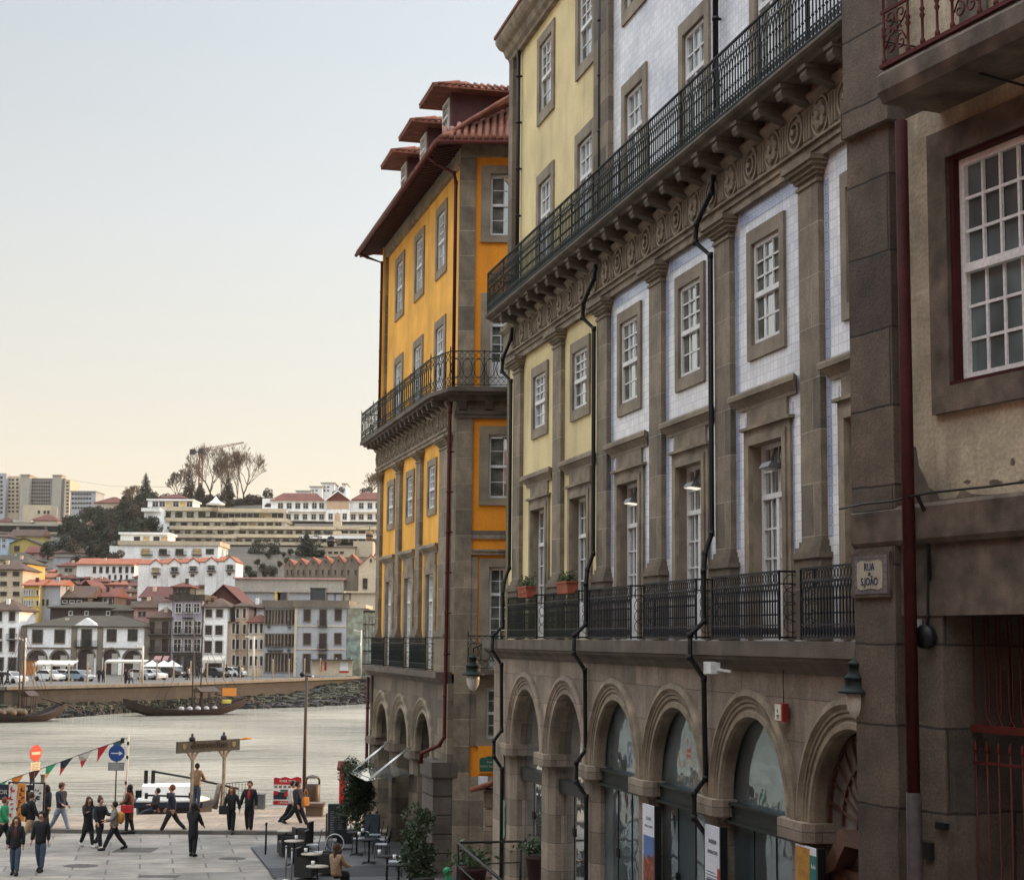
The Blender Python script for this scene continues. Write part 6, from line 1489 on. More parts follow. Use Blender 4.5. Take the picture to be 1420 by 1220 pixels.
def fbal(parent,x,z,w,y=0,h=.9):
    b=MB(); b.box(x-w/2,x+w/2,-.6,0,z-.12,z); 
    n_=max(3,int(w/.22))
    for k in range(n_+1): xx=x-w/2+w*k/n_; b.box(xx-.025,xx+.025,-.6,-.56,z,z+h)
    b.box(x-w/2,x+w/2,-.62,-.55,z+h-.05,z+h); b.box(x-w/2,x-w/2+.04,-.6,0,z+h-.06,z+h); b.box(x+w/2-.04,x+w/2,-.6,0,z+h-.06,z+h)
    o=b.obj('balcony',parent,[blackmetal]); return o
def fhouse(label,x0,x1,yt,yb,Y,depth,wall,roof=None,rk='hip',yr=None,wins=(),cat='house',name='house',grp='houses on the far bank',ov=.4,rot=0,bals=(),base=None,side=()):
    """pixel extent of the front wall x0..x1, yt..yb at distance Y; wins = (x0,y0,x1,y1,kind) in pixels"""
    if Y is None: Y=ydepth((x0+x1)/2,yb)
    A=at(x0,yt,Y); B=at(x1,yt,Y); zb=at((x0+x1)/2,yb,Y).z; zt=at((x0+x1)/2,yt,Y).z
    cxx=(A.x+B.x)/2; w=B.x-A.x; g=min(tz(cxx,Y),zb); z0=(g if base is None else base)
    o=thing(name,label,cat,(cxx,Y,z0-.2),R(rot),grp); H=zt-z0+.2
    b=MB(); b.box(-w/2,w/2,0,depth,-.8,H); b.obj('wall',o,[wall])
    if roof:
        rh=(at((x0+x1)/2,yr,Y+ (depth/2 if rk in('hip','ridge') else 0)).z-zt) if yr is not None else w*.2
        rh=max(.3,rh); b=MB(); a=w/2+ov; d0,d1=-ov,depth+ov
        if rk=='hip':
            q_=min(a*.9,depth*.5); b.add([(-a,d0,H),(a,d0,H),(a,d1,H),(-a,d1,H),(-a+q_,depth/2,H+rh),(a-q_,depth/2,H+rh),(-a,d0,H-.18),(a,d0,H-.18),(a,d1,H-.18),(-a,d1,H-.18)],[(0,1,5,4),(1,2,5),(2,3,4,5),(3,0,4),(0,6,7,1),(1,7,8,2),(3,9,6,0),(6,9,8,7)])
        elif rk=='ridge': b.add([(-a,d0,H),(a,d0,H),(a,d1,H),(-a,d1,H),(-a,depth/2,H+rh),(a,depth/2,H+rh),(-a,d0,H-.15),(a,d0,H-.15)],[(0,1,5,4),(2,3,4,5),(1,2,5),(3,0,4),(6,7,1,0),(0,3,2,1)])
        elif rk=='gable':
            b.add([(-a,d0,H-.15),(0,d0,H+rh),(a,d0,H-.15),(-a,d1,H-.15),(0,d1,H+rh),(a,d1,H-.15),(-a,d0,H),(0,d0,H+rh+.22),(a,d0,H),(-a,d1,H),(0,d1,H+rh+.22),(a,d1,H)],[(6,7,10,9),(7,8,11,10),(0,1,7,6),(1,2,8,7),(0,3,4,1),(1,4,5,2)])
            g2=MB(); g2.prism([(-w/2,H),(w/2,H),(0,H+rh)],lambda p:(p[0],.001,p[1]),lambda p:(p[0],depth,p[1])); g2.obj('gable',o,[wall])
        elif rk=='flat': b.box(-a,a,d0,d1,H,H+rh)
        elif rk=='shed': b.add([(-a,d0,H),(a,d0,H),(a,d1,H+rh),(-a,d1,H+rh),(-a,d1,H),(a,d1,H)],[(0,1,2,3),(1,5,2),(0,3,4)])
        ro_=b.obj('roof',o,[roof])
        if rk in ('hip','ridge') and w>2.5 and Y<420:
            rr=random.Random(int(x0*3+yt)); cb_=MB(); cx2=rr.uniform(-.3,.3)*w; cz_=H+rh*.35; cb_.box(cx2-.25,cx2+.25,depth*.25,depth*.25+.5,cz_-.4,cz_+rr.uniform(.6,1.3)); cb_.obj('chimney',ro_,[rr.choice([wall,M_CR,M_RD])])
    for xa,ya,xb,yb_,kd in wins:
        P0=at(xa,ya,Y); P1=at(xb,yb_,Y); fwin(o,(P0.x+P1.x)/2-cxx,(P0.z+P1.z)/2-z0+.2,P1.x-P0.x,P0.z-P1.z,kd)
    for xa,xb,yf in bals: P0=at(xa,yf,Y);P1=at(xb,yf,Y); fbal(o,(P0.x+P1.x)/2-cxx,P0.z-z0+.2,P1.x-P0.x)
    for yy,za,zb_,kd in side: fwin(o,w/2,(za+zb_)/2,.9,zb_-za,kd,y=yy).rotation_euler=(0,0,PI/2)
    o['_Y']=Y; del o['_Y']
    return o,cxx,z0-.2,Y
def grid(xs,ys,w,h,kd): return [(x-w/2,y-h/2,x+w/2,y+h/2,kd) for y in ys for x in xs]
def loc(o,px,py,Y): P_=at(px,py,Y); return P_.x-o.location.x,P_.z-o.location.z
# ---- waterfront row (front walls about 258 m away, base on the esplanade)
FR=258
fhouse('white house with dark windows at the left edge of the far waterfront',-22,27,845.5,936,FR,9,M_W,R_BR,'hip',831,grid((-10,-1,17),(854.5,),8,13,'s')+grid((-10,-1,17),(878,896),8,15,'s')+grid((-1,17),(924,),9,24,'d'),base=1.4,bals=((10,24,887),))
o,cx_,z_,Y_=fhouse('white arcaded market house with a white pediment and mossy roof on the far waterfront',35,206,868,936,FR,12,M_W,R_MO,'hip',853,[(46,873.5,58,891,'d'),(77,873.5,89,891,'d'),(114,872.5,126,896,'d'),(149,872.5,161,889,'n'),(178,872.5,190,888,'n')],base=1.4,bals=((104,136,896),))
for xa,xb in ((29.5,34.8),(100,105),(136,141),(201,206.5)):
    P0=at(xa,868,FR);P1=at(xb,936,FR); b=MB(); b.box(P0.x-cx_,P1.x-cx_,-.25,.1,0,P0.z-z_); b.obj('pilaster',o,[M_ST])
b=MB(); u0_,z1_=loc(o,35,898,FR); u1_,_t=loc(o,206,898,FR); b.box(u0_,u1_,-.12,.0,z1_-.12,z1_+.12); b.obj('string_course',o,[M_ST])
for xa,xb,yc in ((37,67,901),(69,97,901),(106,133.5,899),(141.5,167,899),(170,198,901)):
    cxm=(xa+xb)/2; uc,zc_=loc(o,cxm,yc,FR); rad=(xb-xa)/2*FR/FPX; zs=zc_-rad*.86
    b=MB(); b.arc(uc,zs,[(rad,0),(rad,-.16),(rad-.28,-.16),(rad-.28,0)],14); b.obj('arch_moulding',o,[M_ST])
    b=MB(); n_=12; b.pry([(uc-(rad-.3)*math.cos(PI*k/n_),zs+(rad-.3)*math.sin(PI*k/n_)) for k in range(n_+1)]+[(uc+rad-.3,.2),(uc-rad+.3,.2)],-.03,-.01); w_=b.obj('arch_opening',o,[M_SH]); 
    b=MB(); b.box(uc+.1*rad,uc+(rad-.35),-.05,-.031,.25,zs+rad*.35); b.obj('inner_wall',w_,[M_CO])
uc,zp=loc(o,120,867,FR); b=MB(); b.pry([(uc-1.75,zp),(uc+1.75,zp),(uc,zp+1.15)],-.35,1.5); b.obj('pediment',o,[M_W])
b=MB(); b.pry([(uc-1.95,zp-.12),(uc+1.95,zp-.12),(uc+1.95,zp),(uc-1.95,zp)],-.4,0); b.obj('pediment_cornice',o,[M_ST])
# dome-shaped dark net and small roof lights above the market
fhouse('narrow stone house with arched brown shutters beside the market house',207,237,856,936,FR,9,M_ST,R_BR,'hip',843,[(207.5,861,214.5,879,'a'),(225,861,233.5,879,'a'),(207,886,214.5,904,'a'),(224.5,885,233.5,904,'a'),(208,920,216,935,'d'),(222,918,234,935,'d')],base=1.4,bals=((206,236,880),(206,236,905)))
o,cx_,z_,Y_=fhouse('mauve tiled townhouse with three rows of tall white windows on the far waterfront',239,281,832,936,FR,10,M_TI,R_MO,'flat',824,[(x-3.5,837,x+3.5,849,'w') for x in (247.5,261,273)]+[(x-4.2,861,x+4.2,878,'w') for x in (246.5,261,273.5)]+[(x-4.2,886,x+4.2,903,'w') for x in (246,260.5,273)]+[(241,909,250,933,'d'),(255,909,268,933,'d'),(271,909,279,933,'d')],base=1.4,bals=((240,280,880),(240,280,905),(254,268,856)))
fhouse('dark glazed attic with a red hip roof standing on the mauve tiled townhouse',240,264,813,826,FR+5,5,M_DG,R_RD,'hip',807,grid((244,249,254,260),(818,),4,6,'n'),base=None)
fhouse('white house with two columns of brown shuttered windows and a cream awning',283,315.5,841,936,FR,9,M_W,R_BR,'hip',829,[(285,844.5,294,856,'s'),(300,844.5,309,856,'s'),(285,867,293.5,880,'s'),(299,867,308.5,880,'s'),(284,888.5,293.5,905,'s'),(298.5,888.5,308.5,905,'s'),(286,920,306,935,'d')],base=1.4)
fhouse('tall maroon gabled building behind the white shuttered house',283,336,838,905,FR+12,14,M_RD,R_DR,'gable',812,(),base=4)
fhouse('narrow amber house wedged beside the maroon wall',316.5,327,862,936,FR+1,8,M_BE,R_DR,'shed',858,grid((324,),(871,893,915),3.5,14,'s'),base=1.4)
fhouse('peach house with tall narrow brown shutters',327,345,840,936,FR+2,8,M_BE,R_BR,'hip',833,grid((329.5,339),(850,872,893,916),3,13,'s'),base=1.4)
fhouse('white house with a low red tiled roof over its lower floors',345,367,862,936,FR,8,M_CR,R_RD,'hip',852,grid((348,355,362.5),(871,893,916),3.2,13,'s'),base=1.4)
fhouse('small white upper storey with one dark window behind the low red roof',343,366,842,862,FR+8,6,M_W,R_BR,'hip',835,[(348,845,354,852,'d')],base=8)
o,cx_,z_,Y_=fhouse('large grey blue corner building with pale framed windows and a roof terrace',411,480.5,842,936,FR-1,16,M_GR,M_ST,'flat',832,[(422,845.5,430,861,'a'),(444,845.5,452,867,'a'),(465,845,473,860,'a'),(421.5,878.5,430,893,'a'),(443.5,878.5,452,900,'a'),(464.5,878,472.5,893,'a'),(421,907,429.5,932,'a'),(442.5,907,452,917,'d'),(464,907,473,930,'a')],base=1.4,bals=((441,454,868),(441,454,901)),cat='building',name='building')
b=MB()
for yy in (868,900): u_,zz=loc(o,445,yy,FR-1); b.box(-3.75,3.8,-.1,.0,zz-.08,zz+.08)
b.box(-4.0,-3.6,-.12,.02,0,z_*0+at(411,842,FR-1).z-z_); b.obj('trim',o,[M_CR])
for i,(xa,xb,ya,yb_,lb_,mm) in enumerate(((430.5,451,816,830,'dark roof-terrace cabin on the grey blue building',M_DG),(381,388.5,821.5,833,'lit yellow chimney block left of the terrace cabin',M_YE),(385,397,822,833,'dark roof tank beside the lit chimney block',M_DG))):
    P0=at(xa,ya,FR+3);P1=at(xb,yb_,FR+3); t_=thing('roof_cabin',lb_,'roof cabin',((P0.x+P1.x)/2,FR+3,P1.z-.6)); b=MB(); w2=(P1.x-P0.x)/2; b.box(-w2,w2,0,2.5,0,P0.z-P1.z+.6); b.box(-w2-.1,w2+.1,-.1,2.6,P0.z-P1.z+.6,P0.z-P1.z+.75); b.obj('cabin',t_,[mm])
t_=thing('pergola','thin dark pergola frame on the right part of the roof terrace','pergola',(at(467,832,FR).x,FR+1,at(467,832,FR).z-.4)); b=MB()
for x in (-1.7,-.5,.7,1.8): b.box(x-.05,x+.05,0,.1,0,1.5); b.box(x-.05,x+.05,2,2.1,0,1.5)
b.box(-1.8,1.9,0,.12,1.4,1.55); b.box(-1.8,1.9,2,2.12,1.4,1.55); b.obj('frame',t_,[blackmetal])
fhouse('older grey wing with many tall narrow windows left of the grey blue building',367.5,410.5,842,936,FR-.5,14,M_GR,M_ST,'flat',832,[(x-1.6,846,x+1.6,865,'a') for x in (370,374.5,379,382.7,387,391.5,398,402,407)]+[(x-1.6,879,x+1.6,896,'a') for x in (370,374.5,379,382.7,387,391.5,397,402,407)]+[(x-1.6,906,x+1.6,931,'a') for x in (370,374.5,379,382.7,387,391.5,397,402,407)],base=1.4,bals=((371,393,901),(399,403,901),(371.5,375,869),(399.5,403.5,869)),cat='building',name='building')
fhouse('greenish glass fronted building with pale bands at the right end of the far waterfront',481,504,843,936,FR,12,glassm('green curtain glass',(.05,.075,.06),.10,.01),M_CR,'flat',838,(),base=1.4,cat='building',name='glass_building')
o,_a,_b,_c=fhouse('dark steel and glass lift tower at the right end of the far waterfront',504,545,849,936,FR+1,10,glassm('green curtain glass'),blackmetal,'flat',847,(),base=1.4,cat='building',name='glass_building')
b=MB(); 
for k in range(8): b.box(-1.9+k*.5,-1.85+k*.5,-.15,-.02,0,9.3)
for z in (2,4,6,8): b.box(-2.2,2.2,-.2,-.02,z,z+.15)
b.obj('steel_frame',o,[blackmetal])
# ---- roofs and houses climbing behind the front row
def HH(*a,**k): return fhouse(*a,**k)
HH('beige apartment block with dark square windows at the left edge behind the waterfront',-14,32,789,838,282,10,M_BE if 0 else M_CR,R_BR,'hip',778,grid((5,22.5),(795.5,809,823),8,5.5,'n'))
HH('sunlit ochre house behind the beige apartment block',8,38,780,815,310,12,M_YE,R_MO,'hip',771,grid((28,34),(790,802),3,5,'w'))
HH('yellow house with paired tall windows and an orange roof left of the big brown roof',33,55,811,842,275,9,M_YE,R_OR,'ridge',803,[(x-1,y-3.5,x+1,y+3.5,'s') for x in (34.5,36.8,41.5,44,52) for y in (821.5,836)])
HH('grey white gable-ended house under a long orange roof',53,84,811,842,277,9,M_GR,R_OR,'ridge',804,grid((60,66),(835,),2.5,8,'n'))
HH('low brown shed under a large brown tiled roof behind the market',60,122,828,846,278,12,M_BR,R_BR,'ridge',812,grid((90,100,110),(834,),5,3,'w'))
HH('maroon gabled attic rising out of the brown roofs',106,132,820,842,286,10,M_RD,R_RD,'gable',806,())
HH('brown roofed block with small white windows right of the maroon gable',120,158,827,846,283,10,M_BR,R_RD,'ridge',815,grid((125,146,153),(832,),5,4,'w'))
HH('long dark brown house with a low roof right behind the market roof',70,172,842,862,271,9,M_BR,R_MO,'hip',834,grid((98,120,150),(850,),3,4,'w'))
HH('mossy roofed house between the market and the stone house',158,212,846,866,268,8,M_ST,R_MO,'hip',833,())
HH('brown hip roofed house behind the stone house',186,238,842,866,266,8,M_PK,R_BR,'hip',826,grid((194,200),(851,),3,6,'n'))
HH('white gable wall patch beside the mauve tiled townhouse',220,239,834,862,263,6,M_W,R_DR,'shed',829,())
HH('long maroon tiled roof building behind the mauve townhouse',196,243,828,848,272,12,M_PK,R_DR,'ridge',813,())
HH('long white building with tall windows and an orange roof, left of the row houses',107,186,782,804,None,10,M_W,R_OR,'ridge',774,[(x-1.8,785.5,x+1.8,794,'n') for x in (131,140,149,158,167,176,184)]+[(x-1.2,797,x+1.2,803,'n') for x in (152,160,168,176)])
HH('small grey house with a red hip roof left of the long white building',80,106,784,800,None,8,M_CO,R_RD,'hip',778,grid((92,98),(790,),4,4,'n'))
HH('blue grey gabled house on the left slope',74,106,772,790,None,9,M_GR,R_MO,'shed',767,())
HH('white house with a bright gable end among the brown roofs',116,134,790,806,None,7,M_W,R_MO,'hip',784,())
HH('pink house with an orange roof below the long white building',148,180,810,818,None,8,M_PK,R_OR,'hip',805,())
HH('cream house with brown hip roof in the middle of the old roofs',124,147,806,818,None,8,M_CR,R_RD,'hip',799,())
HH('white house with big red roofs at the foot of the row houses',196,250,808,822,None,12,M_CR,R_RD,'gable',791,())
HH('cream house with long red roof in front of the retaining wall',228,282,805,820,None,10,M_CR,R_RD,'ridge',798,grid((272,),(815,),5,8,'w'))
HH('red roofed house with a pale chimney block above the mauve townhouse',262,302,814,836,None,9,M_CR,R_RD,'hip',800,())
HH('grey roofed house between the row houses and the old town',186,214,800,812,None,8,M_CO,R_RD,'hip',793,())
HH('small brown roofed house left of the pink roofs',40,74,800,812,None,8,M_CR,R_OR,'ridge',794,())
HH('dark roofed house with a cream gable at the far left slope',-10,50,776,790,None,9,M_CR,R_MO,'hip',766,())
HH('pink walled house with a brown roof below the yellow warehouse',36,75,766,774,None,9,M_PK,R_RD,'ridge',757,grid((45,60),(770,),3,3,'n'))
HH('brown roofed house right of the pink walled house',76,122,766,774,None,10,M_CO,R_BR,'hip',757,())
HH('big ochre gabled warehouse on the left slope',11,56,755,768,None,12,M_OC,R_MO,'gable',746,[(20,757,27,764,'n')])
HH('long ochre warehouse wall behind the gabled one',14,58,743,756,None,9,M_OC,R_BR,'ridge',734,())
HH('narrow light blue house left of the ochre warehouse',1,11.5,744,768,None,8,M_LB,R_BR,'hip',739,grid((5.5,),(749,757),4,4,'w'))
rr_=random.Random(77)
for ri,(yb_,xa_,xb_,n_,nm_) in enumerate(((798,62,112,3,'highest'),(808,58,128,5,'second'),(817,92,200,6,'third'),(826,120,246,6,'fourth'),(836,128,236,6,'fifth'),(847,60,116,3,'sixth'),(853,112,206,5,'lowest'))):
    for k in range(n_):
        x=xa_+(xb_-xa_)*(k+.5+rr_.uniform(-.2,.2))/n_; w_=rr_.uniform(12,21); h_=rr_.uniform(5,8); rk_=rr_.choice(['hip','ridge','gable','hip'])
        nw=rr_.choice((1,2,3)); ws=grid([x-w_/2+w_*(j+.5)/nw for j in range(nw)],(yb_-h_*.55,),min(2.4,w_/nw*.4),h_*.38,rr_.choice('nws'))
        HH(('leftmost','second','third','fourth','fifth','sixth')[k]+' small tiled house in the '+nm_+' row crowding the lower slope',x-w_/2,x+w_/2,yb_-h_,yb_,None,rr_.uniform(6,9),rr_.choice([M_CR,M_W,M_CR,M_PK,M_BE,M_BR,M_ST]),rr_.choice([R_RD,R_OR,R_BR,R_DR,R_RD]),rk_,yb_-h_-rr_.uniform(3.5,6),ws,grp='small houses crowding the lower slope')
# row houses with white gables
for i,(xg,yp) in enumerate(((216,776),(242,775),(268,774),(293,773),(319,772))):
    nm=['leftmost white gabled row house, with a yellow lit window','second white gabled row house from the left','middle white gabled row house with a balcony','second white gabled row house from the right','rightmost white gabled row house of the terrace'][i]
    HH(nm,xg-8.2,xg+8.2,yp+6.5,801,335-i*1.2,9,M_W,R_OR,'gable',yp,[(xg-4,yp+11,xg+4,yp+17,'l' if i==0 else 'w'),(xg-3,yp+22,xg+1,yp+25,'n')],grp='white gabled row houses',ov=.15,bals=((xg-6,xg+7,yp+18.5),))
    if i<4 or 1: HH(['plain white link house left of the leftmost gable','plain white link house between the first two gables','plain white link house left of the middle gable','plain white link house right of the middle gable','plain white link house left of the last gable'][i],xg-18-(6 if i==0 else 0),xg-8.4,yp+5.5,801,336.5-i*1.2,8,M_W,R_OR,'ridge',yp-.5,(),grp='white link houses between the gables',ov=.1)
# retaining wall, sawtooth warehouse
HH('long pale concrete retaining wall terrace above the grey blue building',326,476,803,824,312,4,M_CO,M_PK,'flat',801.5,(),cat='wall',name='retaining_wall',grp='retaining walls on the slope')
HH('white grey lower terrace wall behind the roof cabin',330,474,821,834,296,6,M_GR,M_CO,'flat',820,(),cat='wall',name='retaining_wall',grp='retaining walls on the slope')
HH('pale terrace wall behind the pergola',474,530,822,840,300,5,M_CR,M_CR,'flat',820.5,(),cat='wall',name='retaining_wall',grp='retaining walls on the slope')
sw=[(386,394,777.5,784,0),(394,409,776,785,1),(409,425.5,775,784.5,2),(425.5,443,773.5,784,3),(443,460.5,772,783.5,4),(460.5,478.5,770.5,782,5),(478.5,497.5,769,780.5,6),(497.5,531,770,785,7)]
for xa,xb,yp,yv,i in sw:
    if i==0: continue
    HH(['','first','second','third','fourth','fifth','sixth','last and tallest'][i]+' stone gable from the left of the sawtooth warehouse'+(' with orange roofs',' with orange roofs',' with orange roofs',' with orange roofs',' with orange roofs',' with orange roofs',' with orange roofs',', pale rendered')[i],xa,xb,yv,800 if i<6 else 818,318-i*.6,12,M_ST if i<7 else M_CR,R_OR,'gable',yp,[((xa+xb)/2-.9,yp+5,(xa+xb)/2+.9,yp+9,'n')]+([(x_-.9,790,x_+.9,797,'n') for x_ in (xa+4.5,xb-4.5)] if i<7 else [((xa+xb)/2-11,802,(xa+xb)/2-5,816,'n')]),cat='warehouse',name='warehouse_gable',grp='gables of the sawtooth warehouse',ov=.1)
# lower white hotel annexe
o,cx_,z_,Y_=HH('stepped white apartment annexe with beige parapet bands and balconies below the hotel',166,303,756,772,None,14,M_W,M_HB,'flat',750,[(x-5,761,x+5,768,'l' if k in(0,3) else 'n') for k,x in enumerate((202,226,249,273,291))],cat='building',name='apartment_building',grp='hotel buildings on the far hill',bals=((196,212,769),(220,236,769),(243,259,769),(266,280,769)))
HH('upper storey of the white annexe with glazed terraces and a small red roof',167,232,741,752,Y_+5,10,M_W,M_W,'flat',738,[(x-4,744,x+4,750,'l' if k%2 else 'n') for k,x in enumerate((190,203,217,228))],cat='building',name='apartment_building',grp='hotel buildings on the far hill')
HH('small plain white block left of the annexe',152,166,757,775,Y_+4,6,M_W,None,'flat',None,(),cat='building',name='apartment_building',grp='hotel buildings on the far hill')
# hotel terraces: one long building, storeys stepping back
ht=thing('hotel','long cream and white terraced hotel stepping down the far hill','hotel',(at(330,700,470).x,450,20)); 
def hpart(name,x0,x1,y0,y1,Y,dp,m,parent=None):
    A=at(x0,y0,Y);B=at(x1,y1,Y); b=MB(); b.box(A.x-ht.location.x,B.x-ht.location.x,Y-450,Y-450+dp,B.z-20,A.z-20); return b.obj(name,parent or ht,[m])
def hrow(x0,x1,yy0,yy1,Y,step,wd,kinds,wallm):
    st=hpart('storey',x0,x1,yy0-.5,yy1+1,Y,16,wallm); x=x0+step*.5; k=0
    while x<x1-2:
        A=at(x-wd/2,yy0+.8,Y);B=at(x+wd/2,yy1-.8,Y); fwin(st,(A.x+B.x)/2-ht.location.x,(A.z+B.z)/2-20,B.x-A.x,A.z-B.z,kinds[k%len(kinds)],y=Y-450); x+=step; k+=1
shrubm=plain('terrace hedge',(.035,.045,.02),var=.6,sc=1,bs=5)
rows=[(224,300,709,718.5,470,16,9,'nnwn',M_W,0),(300,395,711,719,472,8.5,7,'nnnnnnnlln',M_W,1),(232,320,724,731,463,15.5,8,'wnwn',M_W,0),(320,395,724,731,464,12,8,'nwlw',M_W,0),(238,330,735,741.5,456,15,7,'nwnn',M_W,1),(330,464,735,741.5,457,13,8,'nwnw',M_W,1),(240,325,746.5,752,449,14,7,'nwnn',M_W,1),(325,464,746.5,752.5,450,13,8,'wnwn',M_W,1),(300,462,757,763,443,14,8,'nwnw',M_CO,1),(472,531,735,742,457,12,8,'nwnw',M_W,1),(472,531,746,753,450,12,8,'nwnw',M_W,1)]
for x0,x1,y0,y1,Y,stp,wd,kd,wm,hg in rows:
    hrow(x0,x1,y0,y1,Y,stp,wd,kd,wm); hpart('parapet',x0-3,x1+2,y0-6.5,y0-.6,Y-1.5,18,M_HB)
    b=MB(); A=at(x0,y1,Y-1.8);B=at(x1,y1,Y-1.8); r=random.Random(int(x0+y0)); x=A.x
    while x<B.x:
        w_=r.uniform(.5,1.6); b.box(x-ht.location.x,x+w_-ht.location.x,Y-451.9,Y-451.2,A.z-20-.3,A.z-20+r.uniform(.1,.65)); x+=w_*.9
    b.obj('planting',ht,[shrubm])
hpart('roof_terrace_band',300,398,706,711,471,3,M_W); hpart('white_wing',200,226,706,722,466,14,M_W); hpart('white_wing',217,234,722,744,462,14,M_W); hpart('white_wing',196,222,704,709,465,10,M_W)
hpart('storey',205,266,694,703.5,474,12,M_W)
for k in range(6): 
    A=at(212+k*9.5,695.5,474);B=at(219+k*9.5,702.5,474); fwin(ht,(A.x+B.x)/2-ht.location.x,(A.z+B.z)/2-20,B.x-A.x,A.z-B.z,'l' if k in(2,4) else 'w',y=24)
hpart('penthouse_edge',203,268,691.5,694,473.5,13,M_W)
A=at(222,692,478);B=at(262,684,478); b=MB(); a0=A.x-ht.location.x;b0=B.x-ht.location.x; b.add([(a0,24,A.z-20),(b0,24,A.z-20),(b0,38,A.z-20),(a0,38,A.z-20),((a0+b0)/2-1,31,B.z-20),((a0+b0)/2+1,31,B.z-20)],[(0,1,5,4),(1,2,5),(2,3,4,5),(3,0,4),(0,3,2,1)]); b.obj('penthouse_roof',ht,[R_DR])
# white hotel main house with red roofs, pediment and stairs
mh=thing('manor_house','white manor house with red hip roofs and brown central gable atop the far hill','house',(at(445,720,475).x,475,30),0)
def mpart(name,x0,x1,y0,y1,dy,dp,m,parent=None):
    A=at(x0,y0,475+dy);B=at(x1,y1,475+dy); b=MB(); b.box(A.x-mh.location.x,B.x-mh.location.x,dy,dy+dp,B.z-30,A.z-30); return b.obj(name,parent or mh,[m])
mpart('wall',376,531,693,723,0,12,M_W); mpart('left_wing',364,381,691,706,.3,10,M_W); mpart('central_block',452,485,693,723,-1.2,6,M_W); mpart('loggia',453,484,695,706,-1.25,.1,M_BE)
mpart('terrace_edge',364,531,706,710,-1.0,1,M_W)
for xs_,yy in (((389,401,413,424,436,446,501,513,524),(697.5,705)),((400,411,423,435,446,490,501,513,524),(713,720))):
    for x in xs_:
        A=at(x-3,yy[0],475);B=at(x+3,yy[1],475); fwin(mh,(A.x+B.x)/2-mh.location.x,(A.z+B.z)/2-30,B.x-A.x,A.z-B.z,'w')
for x in (458.5,478): 
    A=at(x-2.6,712,473.8);B=at(x+2.6,720,473.8); fwin(mh,(A.x+B.x)/2-mh.location.x,(A.z+B.z)/2-30,B.x-A.x,A.z-B.z,'w',y=-1.2)
A=at(468,711,473.6);B=at(468,722,473.6); b=MB(); ux=A.x-mh.location.x; b.arc(ux,A.z-30-.7,[(.78,-1.25),(.78,-1.4),(.01,-1.4),(.01,-1.25)],12); b.box(ux-.78,ux+.78,-1.4,-1.25,B.z-30,A.z-30-.7); b.obj('door',mh,[M_BE])
A=at(374,699,475);  b=MB(); b.arc(A.x-mh.location.x-.4,A.z-30-.8,[(1.1,.2),(1.1,.28),(.01,.28),(.01,.2)],12); b.obj('arched_window',mh,[M_SH])
def mroof(x0,x1,yb_,yp,dy,dp,q_=2.5):
    A=at(x0,yb_,475+dy);B=at(x1,yp,475+dy+dp/2); a0=A.x-mh.location.x; b0=at(x1,yb_,475+dy).x-mh.location.x; z0=A.z-30; z1=B.z-30
    b=MB(); b.add([(a0,dy-.5,z0),(b0,dy-.5,z0),(b0,dy+dp,z0),(a0,dy+dp,z0),(a0+q_,dy+dp/2,z1),(b0-q_,dy+dp/2,z1)],[(0,1,5,4),(1,2,5),(2,3,4,5),(3,0,4),(0,3,2,1)]); b.obj('roof',mh,[R_RD])
mroof(374,450,693.5,684,-.2,13,3.0); mroof(486,545,693,683,-.2,13,3.0)
A=at(450,694,473);B=at(487.5,694,473);T_=at(468.5,681,473); b=MB(); b.prism([(A.x-mh.location.x,A.z-30),(B.x-mh.location.x,A.z-30),(T_.x-mh.location.x,T_.z-30)],lambda p:(p[0],-1.5,p[1]),lambda p:(p[0],8,p[1])); b.obj('gable',mh,[R_RD])
b=MB(); b.bar((A.x-mh.location.x,-1.7,A.z-30),(T_.x-mh.location.x,-1.7,T_.z-30+.2),.3); b.bar((B.x-mh.location.x,-1.7,A.z-30),(T_.x-mh.location.x,-1.7,T_.z-30+.2),.3); b.obj('gable_trim',mh,[M_W])
st=MB()
for k in range(16):
    A=at(462,722+k*1.25,470-k*1.3);B=at(473.5,722+k*1.25,470-k*1.3); st.box(A.x-mh.location.x,B.x-mh.location.x,-5-k*1.3,-3.4-k*1.3,A.z-30-6,A.z-30)
st.obj('stairs',mh,[M_HB])
tt=hpart('curved_terrace',418,522,742,747,446,2,M_W); 
HH('cream corner pavilion under the hotel terraces at right',490,517,750,771,None,8,M_HB,None,'flat',None,(),cat='building',name='apartment_building',grp='hotel buildings on the far hill')
HH('brown gabled service building below the white curved terrace',448,492,758,771,None,8,M_HB,R_BR,'shed',754,grid((458,466,474),(766,),5,3,'n'),cat='building',name='apartment_building',grp='hotel buildings on the far hill')
